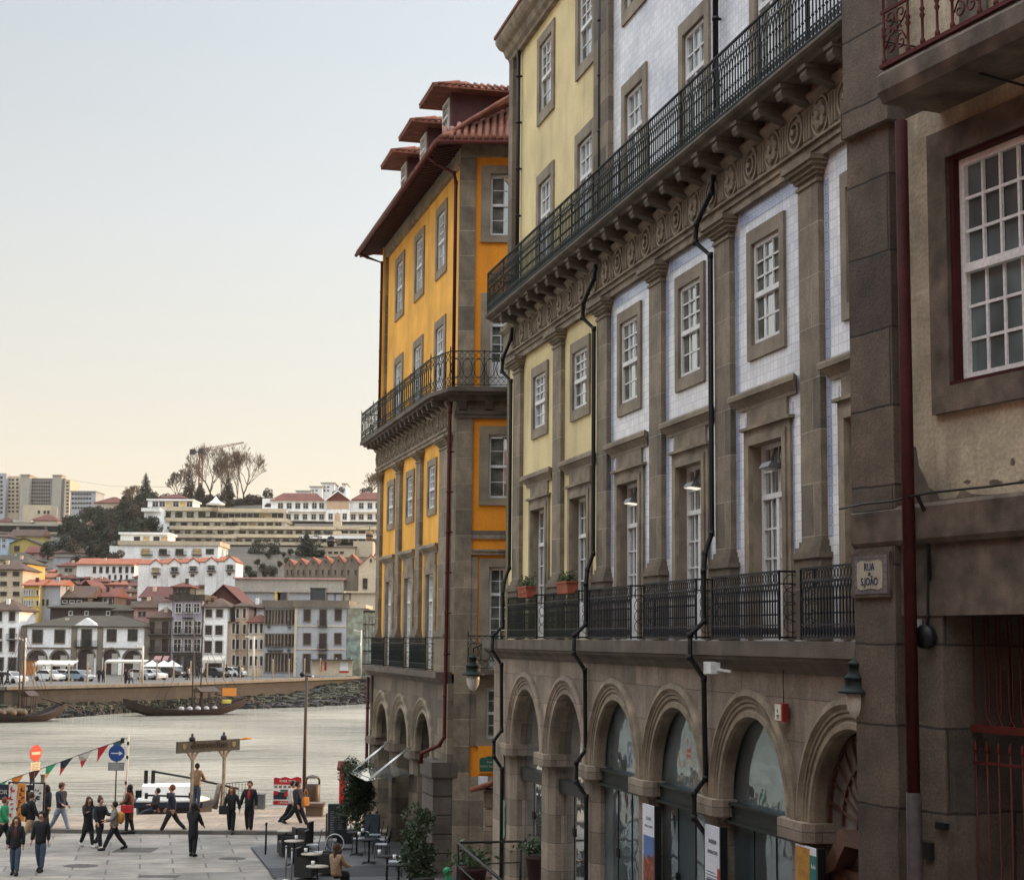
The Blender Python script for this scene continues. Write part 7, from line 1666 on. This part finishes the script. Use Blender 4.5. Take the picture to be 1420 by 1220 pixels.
# white modern blocks behind the manor, towers at left, viaduct
for i,(xa,xb,yt_,lb_) in enumerate(((411,432,681,'lowest pale block behind the manor roof, with a mast'),(430,447,675,'middle step of the pale apartment blocks behind the manor'),(446,464,670,'tallest pale apartment block behind the manor'),(475,480,671,'slim pale block right of the tallest one behind the manor'))):
    HH(lb_,xa,xb,yt_,700,640+i*4,14,M_W,M_CO,'flat',yt_-1,grid([xa+4+5*k for k in range(int((xb-xa-4)/5))],(yt_+5,yt_+10),2.5,1.5,'n'),cat='building',name='apartment_building',grp='pale apartment blocks on the skyline')
HH('grey tower block with a sunlit side at the very left of the skyline',-8,9,656,727,900,30,M_DG if 0 else M_GR,None,'flat',None,grid((2,),[662+6*k for k in range(9)],3,3,'n'),cat='tower block',name='tower_block',grp='tower blocks on the skyline')
HH('sunlit cream wing with balcony rows beside the leftmost tower',9.5,28,660,727,905,20,M_CR,None,'flat',None,grid((13,18,24),[665+5.5*k for k in range(9)],3,2.4,'n'),cat='tower block',name='tower_block',grp='tower blocks on the skyline')
HH('plain pale concrete stair tower between the grey blocks',28.5,41,659,727,895,14,M_CO,M_CO,'flat',657.5,(),cat='tower block',name='tower_block',grp='tower blocks on the skyline')
HH('wide grey slab block with a fine window grid and a taller lift core',41,90,664,727,900,26,M_DG if 0 else plain('far slab grey',(.24,.23,.21),var=.2,sc=.1),M_CO,'flat',663,[(44+3.3*k,668+5*j,46+3.3*k,670.5+5*j,'n') for k in range(8) for j in range(7)]+[(74,668+6*j,80,671+6*j,'w') for j in range(8)],cat='tower block',name='tower_block',grp='tower blocks on the skyline')
HH('sunlit narrow end of the wide slab block',90,97.5,665,727,899,20,M_CR,None,'flat',None,grid((93.5,),[669+5*k for k in range(9)],3,2,'n'),cat='tower block',name='tower_block',grp='tower blocks on the skyline')
HH('lift core rising above the wide slab block',73,85.5,659,668,898,8,M_CO,M_CO,'flat',658.5,(),cat='tower block',name='tower_block',grp='tower blocks on the skyline')
HH('low pale building in front of the wide slab block',32,70,700,716,760,12,M_CR,None,'flat',None,grid((54,62,67),(710,),3,4,'n'),cat='building',name='apartment_building',grp='low buildings above the viaduct')
HH('white five storey office block with ribbon windows right of the towers',98,133,681.5,717,760,16,M_GR,M_GR,'flat',681,[(x-1.4,y-1.1,x+1.4,y+1.1,'n') for x in (101,105,109,113,117,121,125) for y in (685,691,697.5,704)],cat='building',name='apartment_building',grp='low buildings above the viaduct')
HH('red roofed house with two white skylights right of the office block',131,176,697,714,640,12,M_CR,R_RD,'hip',689,grid((136,),(703,),3,3,'n'),grp='low buildings above the viaduct')
HH('long low building with an orange red roof just above the viaduct',43,80,721,728,615,10,M_CR,R_RD,'hip',713,(),grp='low buildings above the viaduct')
HH('small red roofed house at the left end above the viaduct',-8,20,723,728,612,8,M_CR,R_DR,'hip',718,(),grp='low buildings above the viaduct')
HH('pale low shed with rounded roof above the viaduct',20,42,724,728,611,8,M_CO,M_CO,'flat',721,(),grp='low buildings above the viaduct')
HH('cream house with two arched windows at the right end of the viaduct',117,128,728,745,560,8,M_CR,R_RD,'hip',722,[(119,731,121.5,736,'n'),(123.5,731,126,736,'n')],grp='low buildings above the viaduct')
vd=thing('viaduct','long concrete road viaduct on piers across the left of the far hill','bridge',(at(60,727,600).x,600,40)); b=MB(); A=at(-40,725.5,600);B=at(118,729.5,600); b.box(A.x-vd.location.x,B.x-vd.location.x,0,10,B.z-40,A.z-40); b.obj('deck',vd,[M_CO]); b=MB(); C_=at(0,735,600); b.box(A.x-vd.location.x,B.x-vd.location.x,1.5,8.5,C_.z-40,B.z-40); b.obj('girder',vd,[M_DG])
for x in (24,62,84,104): A=at(x,730,600); b=MB(); b.box(A.x-vd.location.x-.5,A.x-vd.location.x+.5,.6,3,-8,A.z-40); b.obj('pier',vd,[M_CO])
# tent, crane, gondolas, cable
A=at(299,699,466); tn=thing('marquee','white peaked marquee on the hotel roof terrace','tent',(A.x,466,A.z)); b=MB(); b.lathe([(2.7,0),(1.6,.55),(.9,1.1),(.35,1.8),(.03,2.3)],(0,0,0),8); b.lathe([(2.7,-.15),(2.7,0)],(0,0,0),8); b.obj('canvas',tn,[whitepaint]); 
for t in (.4,2,3.5,5.2): b=MB(); b.tube([(2.4*math.cos(t),2.4*math.sin(t),-1.6),(2.4*math.cos(t),2.4*math.sin(t),0)],.06,5); b.obj('post',tn,[M_CO])
YC=560; A=at(277,700,YC); cr=thing('tower_crane','red tower crane with a dark counterweight among the bare trees','crane',(A.x,YC,A.z)); cred=plain('crane red',(.17,.06,.04)); zt=at(277,627,YC).z-A.z
b=MB(); s_=.55
for x,y in ((-s_,-s_),(s_,-s_),(s_,s_),(-s_,s_)): b.bar((x,y,0),(x,y,zt),.16)
for k in range(14): z=zt*k/14; b.bar((-s_,-s_,z),(s_,-s_,z+zt/14),.12); b.bar((s_,s_,z),(-s_,s_,z+zt/14),.12); b.bar((s_,-s_,z),(s_,s_,z+zt/14),.12)
b.obj('mast',cr,[cred])
J=at(338,614,YC)-Vector((A.x,YC,A.z)); K=at(267,626,YC)-Vector((A.x,YC,A.z)); J.z=J.z; b=MB(); top_=Vector((0,0,zt))
b.bar(top_,J,.16); b.bar(top_+Vector((0,0,1.1)),J+Vector((0,0,.3)),.13)
for k in range(16): 
    p=top_.lerp(J,k/16); q_=(top_+Vector((0,0,1.1))).lerp(J+Vector((0,0,.3)),(k+.5)/16); r2=top_.lerp(J,(k+1)/16); b.bar(p,q_,.12); b.bar(q_,r2,.12)
b.obj('jib',cr,[cred]); b=MB(); b.bar(top_,K,.4); b.box(K.x-.8,K.x+.9,-.7,.7,K.z-1.0,K.z+.7); b.box(-.7,.9,-.7,.7,zt-.3,zt+1.2); b.obj('counterweight',cr,[M_DG])
def gond(px,py,Y,w,lb_,m):
    A=at(px,py,Y); g_=thing('cable_car',lb_,'cable car',A); s_=w/2
    b=MB(); b.lathe([(s_*.7,-s_*1.5),(s_,-s_*.9),(s_*1.05,s_*.4),(s_*.8,s_*1.1),(s_*.3,s_*1.25)],(0,0,0),10); b.obj('cabin',g_,[m]); b=MB(); b.lathe([(s_*1.07,-s_*.45),(s_*1.08,s_*.35)],(0,0,0),10); b.obj('windows',g_,[M_WN]); b=MB(); b.bar((0,0,s_),(0,0,s_*2.6),.12); b.obj('hanger',g_,[blackmetal]); return A
a1=gond(459,750,330,1.5,'dark cable car cabin hanging in front of the hotel stairs',C_BLACK); a2=gond(512.5,742,300,1.2,'sunlit golden brown cable car cabin beside the yellow corner building',plain('gold brown',(.28,.15,.05)))
cb_=thing('cable','thin dark suspension cable of the cable cars','cable',a1); b=MB(); u_=Vector((0,0,1.95)); p2=a2+Vector((0,0,1.6))-a1; b.tube([u_+(p2-u_)*t for t in (-.9,0,1,2.4)],.03,4); b.obj('strand',cb_,[blackmetal])
A=at(97,665.5,860);B=at(236,675,640); cb_=thing('cable','thin wire crossing the sky between the towers and the hill','cable',A); b=MB(); b.tube([(0,0,0),tuple((B-A)*.5-Vector((0,0,1.5))),tuple(B-A)],.05,4); b.obj('strand',cb_,[M_DG])
# ================================================================ far trees
barkm=plain('far bark',(.10,.065,.04),var=.3); fol_d=plain('far dark foliage',(.022,.030,.016),var=.6,sc=.4); fol_g=plain('far green foliage',(.035,.050,.020),var=.6,sc=.4); twigm=plain('far bare twigs',(.16,.105,.06),var=.3)
fol_b=plain('far brown foliage',(.065,.05,.03),var=.6,sc=.4)
TC={}
def far_tree(label,px,pt_,pb,wpx,Y=None,kind='round',m=None,grp='trees on the far hill',seed=1,embed=1.0):
    if Y is None: Y=ydepth(px,pb)
    A=at(px,pb,Y); T_=at(px,pt_,Y); h=T_.z-A.z; w=wpx*Y/FPX; g=(A.x,Y,min(A.z,tz(A.x,Y)))
    h=T_.z-g[2]; o=thing({'conifer':'conifer','bare':'bare_tree'}.get(kind,'tree'),label,'tree',g,0,grp); r=random.Random(seed)
    if kind=='bare':
        b=MB(); tw=MB()
        def br(p,d,L,rad,dep):
            q=p+d*L; mid=p.lerp(q,.5)+Vector((r.uniform(-1,1),r.uniform(-1,1),r.uniform(-.5,.5)))*L*.06
            (b if dep<3 else tw).tube([p,mid,q],[max(.045,rad),max(.04,rad*.85),max(.035,rad*.65)],4 if dep<2 else 3,caps=False)
            if dep>=7: return
            n_=3 if dep in(0,) else (2 if r.random()<.55 else 3)
            for k in range(n_):
                ax=Vector((r.uniform(-1,1),r.uniform(-1,1),r.uniform(-.3,.6))); nd=(d+ax*.85+Vector((0,0,.10))); nd.normalize(); br(q,nd,L*r.uniform(.74,.92),rad*.6,dep+1)
        base=.15*h; br(Vector((0,0,-.5)),Vector((r.uniform(-.08,.08),0,1)).normalized(),base,h*.021,0)
        # scale to the wanted width/height
        allv=b.v+tw.v; zm=max(v[2] for v in allv); xm=max(abs(v[0]) for v in allv)
        fz,fx=h/zm,(w/2)/xm
        for q_ in (b,tw): q_.v=[(v[0]*fx,v[1]*fx,v[2]*fz) for v in q_.v]
        b.obj('branches',o,[barkm]); tw.obj('twigs',o,[twigm]); return o
    b=MB(); b.tube([(0,0,-1),(0,0,h*.6)],[w*.05+.1,w*.02+.03],5); b.obj('trunk',o,[barkm])
    b=MB()
    if kind=='conifer':
        n_=24
        for k in range(n_):
            z=h*(.12+.86*k/n_); rr=w*.75*(1-k/n_)**.8*r.uniform(.8,1.15)+.15
            for j in range(15):
                t=2*PI*(j+r.random())/15; L=rr*r.uniform(.75,1.1); b.add([(0,0,z+.35),(L*math.cos(t-.16),L*math.sin(t-.16),z-L*.28),(L*1.12*math.cos(t),L*1.12*math.sin(t),z-L*.22),(L*math.cos(t+.16),L*math.sin(t+.16),z-L*.32)],[(0,1,2),(0,2,3)])
        b.tube([(0,0,h*.9),(0,0,h)],[.1,.02],4)
    else:
        cl=[]
        for _ in range(14 if kind=='round' else 22):
            cl.append((r.uniform(-.34,.34)*w,r.uniform(-.3,.3)*w,h*r.uniform(.25,.9),w*r.uniform(.17,.30)))
        sz=max(.16,w*.035)
        def f(r):
            c=r.choice(cl); v=Vector((r.gauss(0,1),r.gauss(0,1),r.gauss(0,1))); v.normalize(); v*=r.uniform(.7,1.05); return (c[0]+v.x*c[3],c[1]+v.y*c[3],c[2]+v.z*c[3])
        leaves(b,2300,f,sz*1.35,seed+50)
    b.obj('crown',o,[m or fol_d]); return o
far_tree('tall dark conifer rising above the left shoulder of the hill',201,654,700,19,560,'conifer',fol_d,seed=3)
far_tree('ragged conifer left of the crane mast',262,642,690,15,555,'conifer',fol_b,seed=4)
far_tree('small conifer just behind the right side of the crane mast',316,655,690,13,556,'conifer',fol_b,seed=5)
far_tree('conifer at the foot of the crane mast',277,668,694,16,552,'conifer',fol_b,seed=6)
for i,(x,yt,wd,lb_,sd_) in enumerate(((246,650,38,'low bare tree left of the ragged conifer',11),(291,614,66,'tall bare tree just right of the crane',12),(318,616,62,'tall bare tree in the middle of the skyline clump',13),(338,614,62,'tall spreading bare tree at the right of the skyline clump',14),(306,630,46,'slender bare tree behind the crane jib',15),(329,624,46,'slender bare tree between the two tall ones',16),(511,655,44,'bare tree on the skyline beside the yellow corner building',17),(186,672,38,'rounded bare tree left of the tall conifer',18),(266,638,46,'bare tree behind the ragged conifer',19))):
    far_tree(lb_,x,yt,700,wd,568+i*2,'bare',seed=sd_,grp='bare trees on the skyline')
for i,(x,yt,yb_,wd,lb_) in enumerate(((356,750,782,26,'round dark evergreen left of the pair below the hotel'),(381,752,782,18,'narrow dark evergreen beside the round one below the hotel'),(430,744,782,34,'broad dark evergreen in front of the hotel terraces'),(424,738,780,14,'pointed top behind the broad evergreen'))):
    far_tree(lb_,x,yt,yb_,wd,425-i,'round',fol_d,seed=30+i,grp='dark evergreens below the hotel')
far_tree('small dark tree on the skyline right of the tall bare trees',371,678,700,14,600,'round',fol_g,seed=40); far_tree('dark round tree in front of the pale skyline blocks',470,672,700,17,610,'round',fol_d,seed=41); far_tree('dark tree behind the right end of the manor roof',508,673,700,18,620,'round',fol_b,seed=42)
# wooded slope left of the hotel: each tree its own thing
r=random.Random(21); spots=[]
for row,(y0,xa,xb,n_) in enumerate(((792,112,160,5),(775,70,165,8),(757,92,196,10),(744,98,212,11),(728,118,214,9),(712,130,214,8),(704,146,206,6))):
    for k in range(n_): spots.append((xa+(xb-xa)*(k+r.uniform(-.3,.3))/max(1,n_-1),y0+r.uniform(-3,3),row))
desc=['lowest row of the wooded slope','second lowest row of the wooded slope','lower middle of the wooded slope','middle of the wooded slope','upper middle of the wooded slope','upper part of the wooded slope','top edge of the wooded slope']
protos=[]
cnt={}
for i,(x,y,row) in enumerate(spots):
    pos=cnt.get(row,0); cnt[row]=pos+1
    hp=r.uniform(17,27); wd=r.uniform(17,26); Y=ydepth(x,y)
    lb_=['','second ','third ','fourth ','fifth ','sixth ','seventh ','eighth ','ninth ','tenth ','eleventh '][pos]+('dark tree from the left, ' if pos else 'leftmost dark tree, ')+desc[row]
    if i<6: o=far_tree(lb_,x,y-hp,y,wd,Y,'round' if i%2 else 'tall',[fol_d,fol_b,fol_g][i%3],grp='trees of the wooded slope',seed=60+i); protos.append((o,hp*Y/FPX))
    else:
        p,h0=protos[i%6]; A=at(x,y,Y); o=copy_tree(p,None,lb_,(A.x,Y,tz(A.x,Y)-.3),r.uniform(0,6)); s_=hp*Y/FPX/h0; o.scale=(s_,s_,s_*r.uniform(.9,1.15))
r=random.Random(5)
for i,x in enumerate((214,226,238,250,262,276,290,304,318,332,346,358)):
    Y=548+r.uniform(-4,6); y=703; hp=r.uniform(14,24); p,h0=protos[[1,4][i%2]]; A=at(x,y,Y); o=copy_tree(p,None,['leftmost','second','third','fourth','fifth','sixth','seventh','eighth','ninth','tenth','eleventh','last'][i]+' dark bush from the left in the thicket under the bare skyline trees',(A.x,Y,A.z-1),r.uniform(0,6)); s_=hp*Y/FPX/h0; o.scale=(s_,s_,s_); o['group']='thicket under the skyline trees'; o.name='bush'; o['category']='bush'
for x,y,hp in ((87,723,16),(125,722,14),(96,742,14),(8,735,12),(60,742,10),(112,735,12),(140,716,12),(370,800,14),(350,803,12),(365,792,12),(378,797,13),(336,806,9),(344,793,9),(357,783,9),(388,786,10),(394,772,8),(403,768,9),(398,781,8),(412,770,8),(446,771,9),(372,772,8)):
    Y=ydepth(x,y); p,h0=protos[(x)%6]; A=at(x,y,Y); o=copy_tree(p,None,'x',(A.x,Y,tz(A.x,Y)-.3),r.uniform(0,6)); s_=hp*Y/FPX/h0; o.scale=(s_,s_,s_); o['group']='scattered trees among the far houses'
    o['label']={87:'dark tree above the viaduct in front of the slab block',125:'dark tree right of the office block',96:'tree under the viaduct beside its second pier',8:'dark shrub tree at the left end under the viaduct',60:'low dark tree below the viaduct girder',112:'small tree at the right end of the viaduct',140:'dark tree below the skylight house',370:'dark tree above the retaining wall, right of the row houses',350:'lowest dark tree above the retaining wall',365:'upper dark tree above the retaining wall',378:'rightmost dark tree above the retaining wall',336:'low shrub at the left end of the retaining wall',344:'shrub above the left end of the retaining wall',357:'shrub under the round evergreen',388:'shrub at the left corner of the sawtooth warehouse',394:'shrub just above the first sawtooth gable',403:'shrub between the narrow and broad evergreens',398:'shrub left of the first sawtooth gable roof',412:'shrub at the left foot of the broad evergreen',446:'shrub at the right foot of the broad evergreen',372:'shrub between the pair of evergreens'}[x]
# ================================================================ life on the far waterfront
def cz_at(px,py,zz=1.41): g=gnd(px,py,zz); return g
carc={}
def car(label,px,py,rz,col):
    g=gnd(px,py,1.41); root=thing('parked_car',label,'car',g,R(rz),'cars on the far waterfront')
    m_=plain('car paint '+str(col),col,rough=.3,var=.05,spec=.6)
    b=MB(); b.prism([(-2.1,.28),(2.1,.28),(2.15,.62),(2.0,.80),(1.1,.92),(-1.9,.95),(-2.15,.85)],lambda p:(p[0],-.85,p[1]),lambda p:(p[0],.85,p[1])); b.prism([(1.15,.9),(.45,1.38),(-1.3,1.42),(-1.95,.93)],lambda p:(p[0],-.74,p[1]),lambda p:(p[0],.74,p[1])); b.obj('body',root,[m_])
    b=MB()
    for s in (-1,1): b.q((1.0,s*.745,.94),(.42,s*.745,1.33),(-1.22,s*.745,1.36),(-1.7,s*.745,.96))
    b.q((1.17,-.68,.94),(1.17,.68,.94),(.5,.66,1.36),(.5,-.66,1.36)); b.q((-1.97,-.68,.97),(-1.97,.68,.97),(-1.36,.66,1.38),(-1.36,-.66,1.38)); b.obj('windows',root,[M_WN])
    for x in (-1.35,1.35):
        for y in (-.82,.82): b=MB(); b.tube([(x,y-.1,.32),(x,y+.1,.32)],.32,12); b.obj('wheel',root,[blackmetal])
    for y in (-.6,.6): b=MB(); b.box(2.1,2.17,y-.15,y+.15,.6,.74); b.obj('headlight',root,[whitepaint])
WH=(.62,.62,.6); SV=(.30,.31,.32); BK=(.02,.022,.025); BU=(.05,.09,.15)
for lb_,px,py,rz,c in (('white hatchback parked on the far waterfront below the left arches',68,944,-35,WH),('white car half hidden behind the silver estate car',93,943.5,-35,WH),('silver blue estate car parked below the market pediment',109,944,-30,(.22,.27,.32)),('white car at the left edge of the far waterfront',14,947,-30,WH),('silver car below the left end of the white parasols',196,942,-35,SV),('dark estate car below the white parasols',240,939,-30,BK),('white van-like car partly behind a light post near the parasols',211,942,-35,WH),('dark car in front of the cream awning',300,939,-35,BK),('white hatchback right of the cream awning',322,938,-35,WH),('grey car behind, below the peach house',340,934,-35,SV),('blue car left of the tall white mast by the grey wing',361,936,-30,BU),('dark car in front of the grey wing',378,936,-30,BK)):
    car(lb_,px,py,rz,c)
# lamp posts: tall white masts and low wooden light posts
postw=plain('pale mast paint',(.62,.56,.48),var=.1); postp=plain('lit wooden post',(.36,.26,.15),var=.2)
def mast(label,px,pt_,pb):
    g=gnd(px,pb,1.41); h=at(px,pt_,g.y).z-1.41; o=thing('street_lamp',label,'street lamp',g,0,'tall white lamp masts on the far waterfront'); b=MB(); b.tube([(0,0,0),(0,0,h)],[.18,.11],6); b.obj('pole',o,[postw]); b=MB(); b.bar((0,0,h-.3),(-.9,0,h-.1),.12); b.box(-1.2,-.7,-.15,.15,h-.15,h+.05); b.obj('lamp_head',o,[postw])
for x,a_,c_,l in ((33,884,951,'tall white lamp mast at the left end of the market house'),(197,895,947,'tall white lamp mast right of the market arches'),(351,882,943,'tall white lamp mast in front of the old grey wing'),(500,873,939,'tall white lamp mast in front of the green glass building')): mast(l,x,a_,c_)
xs_=[47,70.5,95,120.5,145,169,193.5,217,240.5,264,287,310,333,356,378,400.5,422,444,466,487]
ords='first second third fourth fifth sixth seventh eighth ninth tenth eleventh twelfth thirteenth fourteenth fifteenth sixteenth seventeenth eighteenth nineteenth twentieth'.split()
pr=None
for i,x in enumerate(xs_):
    pb=948-i*.5; g=gnd(x,pb,1.41); lb_=ords[i]+' low wooden light post from the left along the far quay edge'
    if pr is None:
        pr=thing('light_post',lb_,'light post',g,0,'low wooden light posts along the far quay'); b=MB(); b.box(-.08,.08,-.08,.08,0,2.35); b.obj('shaft',pr,[postp]); b=MB(); b.box(-.09,.09,-.09,.09,2.35,2.6); b.obj('cap',pr,[M_CO])
    else: o=copy_tree(pr,None,lb_,g); s_=g.y/215.; o.scale=(1,1,s_*.95)
# parasols, awnings, kiosks, hoarding
for i,x in enumerate((211,228,240)):
    A=at(x,924,250); o=thing('parasol',['left white square parasol in front of the mauve townhouse','middle white parasol in front of the mauve townhouse','right white parasol in front of the mauve townhouse'][i],'parasol',(A.x,A.y-i*.4,1.41),0,'white parasols on the far waterfront'); z=A.z-1.41
    b=MB(); b.lathe([(1.55,0),(1.5,.06),(.1,.85),(.03,.95)],(0,0,z),8); b.obj('canopy',o,[whitepaint]); b=MB(); b.tube([(0,0,0),(0,0,z+.5)],.05,5); b.obj('pole',o,[M_CO])
def canopy(label,x0,x1,y0,y1,Y,d,m,name='awning'):
    A=at(x0,y0,Y);B=at(x1,y1,Y-d); o=thing(name,label,'awning',((A.x+B.x)/2,Y,1.41)); w=(at(x1,y0,Y).x-A.x)/2; b=MB()
    b.add([(-w,0,A.z-1.41),(w,0,A.z-1.41),(w,-d,B.z-1.41),(-w,-d,B.z-1.41),(w,-d,B.z-1.66),(-w,-d,B.z-1.66)],[(0,1,2,3),(3,2,4,5)]); b.obj('cloth',o,[m])
    
    for s in (-1,1): b=MB(); b.bar((s*w*.95,-d*.95,0),(s*w*.95,-d*.95,B.z-1.5),.08); b.obj('post',o,[M_CO])
cream=plain('cream awning',(.55,.50,.42),var=.1)
canopy('wide cream sun sail stretched in front of the left market arches',50,106,915,921,246,3,cream); canopy('cream awning in front of the white shuttered house',281,311,909,915,257,2.6,cream)
canopy('left pink grey awning of the narrow stone house',214,224,909,914,257.5,1.2,M_PK); canopy('right pink grey awning of the narrow stone house',226.5,234,909,914,257.5,1.2,M_PK); canopy('thin cream sail in front of the right market arches',148,205,914,917,247,2,cream)
A=at(462,934,252); o=thing('hoarding','bright advertising hoarding and shelter in front of the grey blue building','hoarding',(A.x,252,1.41)); b=MB(); b.box(-3.2,2.8,0,.1,.3,2.5); b.obj('panel',o,[M_CR]); b=MB(); b.box(-2.0,-1.7,-.05,0,.8,2.3); b.box(-1.3,-1.0,-.05,0,1.0,2.3); b.box(.9,2.3,-.05,0,.7,.95); b.obj('red_print',o,[C_RED]); b=MB(); b.box(1.0,2.2,-.04,0,1.0,2.3); b.obj('picture',o,[whitepaint]); b=MB(); b.box(-3.6,3.0,-.8,.3,2.5,2.65); b.obj('roof',o,[M_DG])
A=at(40,935,248); o=thing('kiosk','small orange lit kiosk under the leftmost market arch','kiosk',(A.x,248,1.41)); b=MB(); b.box(-1,1,0,1,0,2.2); b.obj('body',o,[plain('kiosk orange',(.45,.17,.05))]); b=MB(); b.box(-1.1,1.1,-.2,1.1,2.2,2.35); b.obj('roof',o,[M_DG])
# hedges / planters of shadow at the foot of the houses
# people on the far waterfront: two prototypes copied
pa=person('man in dark clothes, left one of the pair standing below the market pediment',gnd(137,946,1.41),10,((4,0),(-4,4)),SW,C_BLACK,C_BLACK,H_DARK,'short',1.76,group='people on the far waterfront',lod=1)
pb_=person('woman in dark coat, right one of the pair below the market pediment',gnd(143,946,1.41),-160,WALK,SW,C_NAVY,C_BLACK,H_DARK,'long',1.68,coat=.6,group='people on the far waterfront',lod=1)
pc=person('person in a pale coat near the light post by the mauve townhouse',gnd(262,942,1.41),60,WALK2,SW2,C_WHITE,C_JEANS,H_BROWN,'short',1.7,coat=.5,group='people on the far waterfront',lod=1)
PR=[pa,pb_,pc]
FPp=[(174,948,'first of the dark group by the kerb right of the market house'),(177,948.5,'second of the dark group by the kerb right of the market house'),(182,948,'last of the dark group by the kerb right of the market house'),(2,950,'person at the very left end of the far waterfront'),(10,949,'person in front of the white car at the left end'),(60,938,'person under the cream sun sail, left'),(74,937,'person under the cream sun sail, middle'),(92,937,'person under the cream sun sail, right'),(123,944,'person behind the silver estate car'),(259,942,'companion of the person in the pale coat'),(273,940,'person among the café tables below the mauve townhouse'),(280,940,'person at the café beside the amber house'),(314,939,'person left of the white hatchback'),(331,939,'person in white right of the white hatchback'),(335,939,'person in dark clothes by the white hatchback'),(398,937,'person in front of the old grey wing'),(439,937,'person on the quay at the left of the hoarding'),(438,936,'person beside the scooter left of the hoarding'),(475,936,'person right of the hoarding'),(479,936,'second person right of the hoarding'),(97.5,966,'x'),(218,968,'x'),(243,968,'x')]
for i,(x,y,lb_) in enumerate(FPp):
    if y>960: continue
    copy_tree(PR[i%3],None,lb_,gnd(x,y,1.41),R(i*67))
g=al2(.36); 
for i,(x,yb_,lb_) in enumerate(((98,969,'person in blue standing on the mossy ledge under the river wall'),(218,968,'person in pale clothes walking on the ledge, left of the sail boat mast'),(243,966,'person crouching on the ledge beside the sail boat'))):
    # foot of the wall: ledge at -0.95
    gg=gnd(x,yb_+1,-.45); o=copy_tree(PR[i],None,lb_,gg,R(40*i)); 
# ---- wine boats
hullm=plain('dark boat timber',(.030,.016,.012),var=.4,sc=2); deckb=plain('boat plank',(.07,.04,.028),var=.4)
def sailboat(label,x0,x1,pyw,mastpx,msttop,barrels=0,cab=None):
    g0=gnd(x0,pyw+1.5,-1.6); g1=gnd(x1,pyw-1.5,-1.6); d=g1-g0; L=d.length; o=thing('wooden_sailboat',label,'boat',(g0+g1)/2,math.atan2(d.y,d.x),'old wooden cargo boats moored at the far bank')
    b=MB(); n_=14; secs=[]
    for k in range(n_+1):
        t=k/n_; x=(t-.5)*L; wd=1.9*math.sin(PI*min(1,max(0,.06+t*.88)))**.6; sh=.62+1.25*(abs(t-.5)*2)**2.8; ke=-.3+ (1.2*(abs(t-.5)*2)**3)
        secs.append([(x,-wd,sh),(x,-wd*.75,ke+.25),(x,0,ke),(x,wd*.75,ke+.25),(x,wd,sh),(x,wd*.9,sh-.35),(x,-wd*.9,sh-.35)])
    vs=[p for s in secs for p in s]; fs=[]
    for k in range(n_):
        for j in range(7): fs.append((k*7+j,k*7+(j+1)%7,(k+1)*7+(j+1)%7,(k+1)*7+j))
    fs+=[tuple(range(7)),tuple(range(n_*7,n_*7+7))]
    b.add(vs,fs); fixn(b.obj('hull',o,[hullm]))
    def lx(px): return ((gnd(px,pyw,-1.6)-(g0+g1)/2).dot(d.normalized()))
    for mp in mastpx:
        x=lx(mp); zt=at(mp,msttop,(g0.y+g1.y)/2).z+1.6; b=MB(); b.tube([(x,0,.5),(x,0,zt)],[.09,.05],6); mo=b.obj('mast',o,[deckb]); b=MB(); b.tube([(x,0,zt*.96),(x+L*.36,0,1.6)],.025,3); b.tube([(x,0,zt*.96),(x-L*.32,0,1.4)],.025,3); b.tube([(x,0,zt*.8),(x+2.5,0,1.2)],.025,3); b.obj('rigging',o,[deckb])
    b=MB(); b.tube([(L*.25,0,2.3),(L*.62,0,1.4),(L*.75,0,.6)],[.10,.08,.05],5); b.obj('steering_oar',o,[deckb])
    if cab: 
        xa,xb=lx(cab[0]),lx(cab[1]); b=MB(); b.box(xa,xb,-1.2,1.2,2.5,2.62)
        for x in (xa+.1,(xa+xb)/2,xb-.1):
            for y in (-1.1,1.1): b.bar((x,y,.8),(x,y,2.5),.10)
        b.prx([(-1.2,2.62),(1.2,2.62),(0,3.1)],xa-.2,xb+.2); b.obj('canopy_deck',o,[deckb])
    for k in range(barrels): b=MB(); x=-L*.28+k*1.15; b.tube([(x,-1.3,.95),(x,0,.95),(x,.6,.95)],[.33,.42,.35],10); b.obj('barrel',o,[plain('barrel oak',(.13,.09,.055))])
    return o,lx
o,lx=sailboat('dark wooden sail boat with a yellow cloth, moored in the middle of the far bank',173,337,991,(268,281.5),852,0,(277,303)); x=lx(322)
b=MB(); b.box(x-.9,x+.8,-1.3,-1.24,2.1,3.0); b.obj('yellow_cloth',o,[C_ORANGE]); b=MB(); b.prx([(-1.7,1.3),(-1.2,1.3),(-1.3,1.7),(-1.75,1.65)],lx(309),lx(322)); b.obj('yellow_dinghy',o,[plain('dinghy yellow',(.50,.42,.08))])
for k in range(5): b=MB(); xx=lx(243)+k*1.0; b.tube([(xx,-1.55,.75),(xx,-1.1,.75)],[.25,.25],8); b.obj('barrel',o,[M_GR])
sailboat('dark wooden sail boat with barrels and two masts at the left edge',-30,86,1000,(24,30),868,3,(36,48))
# ================================================================ evening haze over the river and the far hill
b=MB(); b.box(-700,700,-60,1560,-9,140); hz=b.obj('haze',None,[]); hz['kind']='stuff'
hm_=bpy.data.materials.new('haze air'); hm_.use_nodes=True; n=hm_.node_tree; n.nodes.clear()
ou=n.nodes.new('ShaderNodeOutputMaterial'); pv=n.nodes.new('ShaderNodeVolumePrincipled'); pv.inputs['Density'].default_value=.00006; pv.inputs['Color'].default_value=(.97,.93,.86,1); pv.inputs['Anisotropy'].default_value=.35
n.links.new(pv.outputs[0],ou.inputs['Volume']); hz.data.materials.append(hm_)
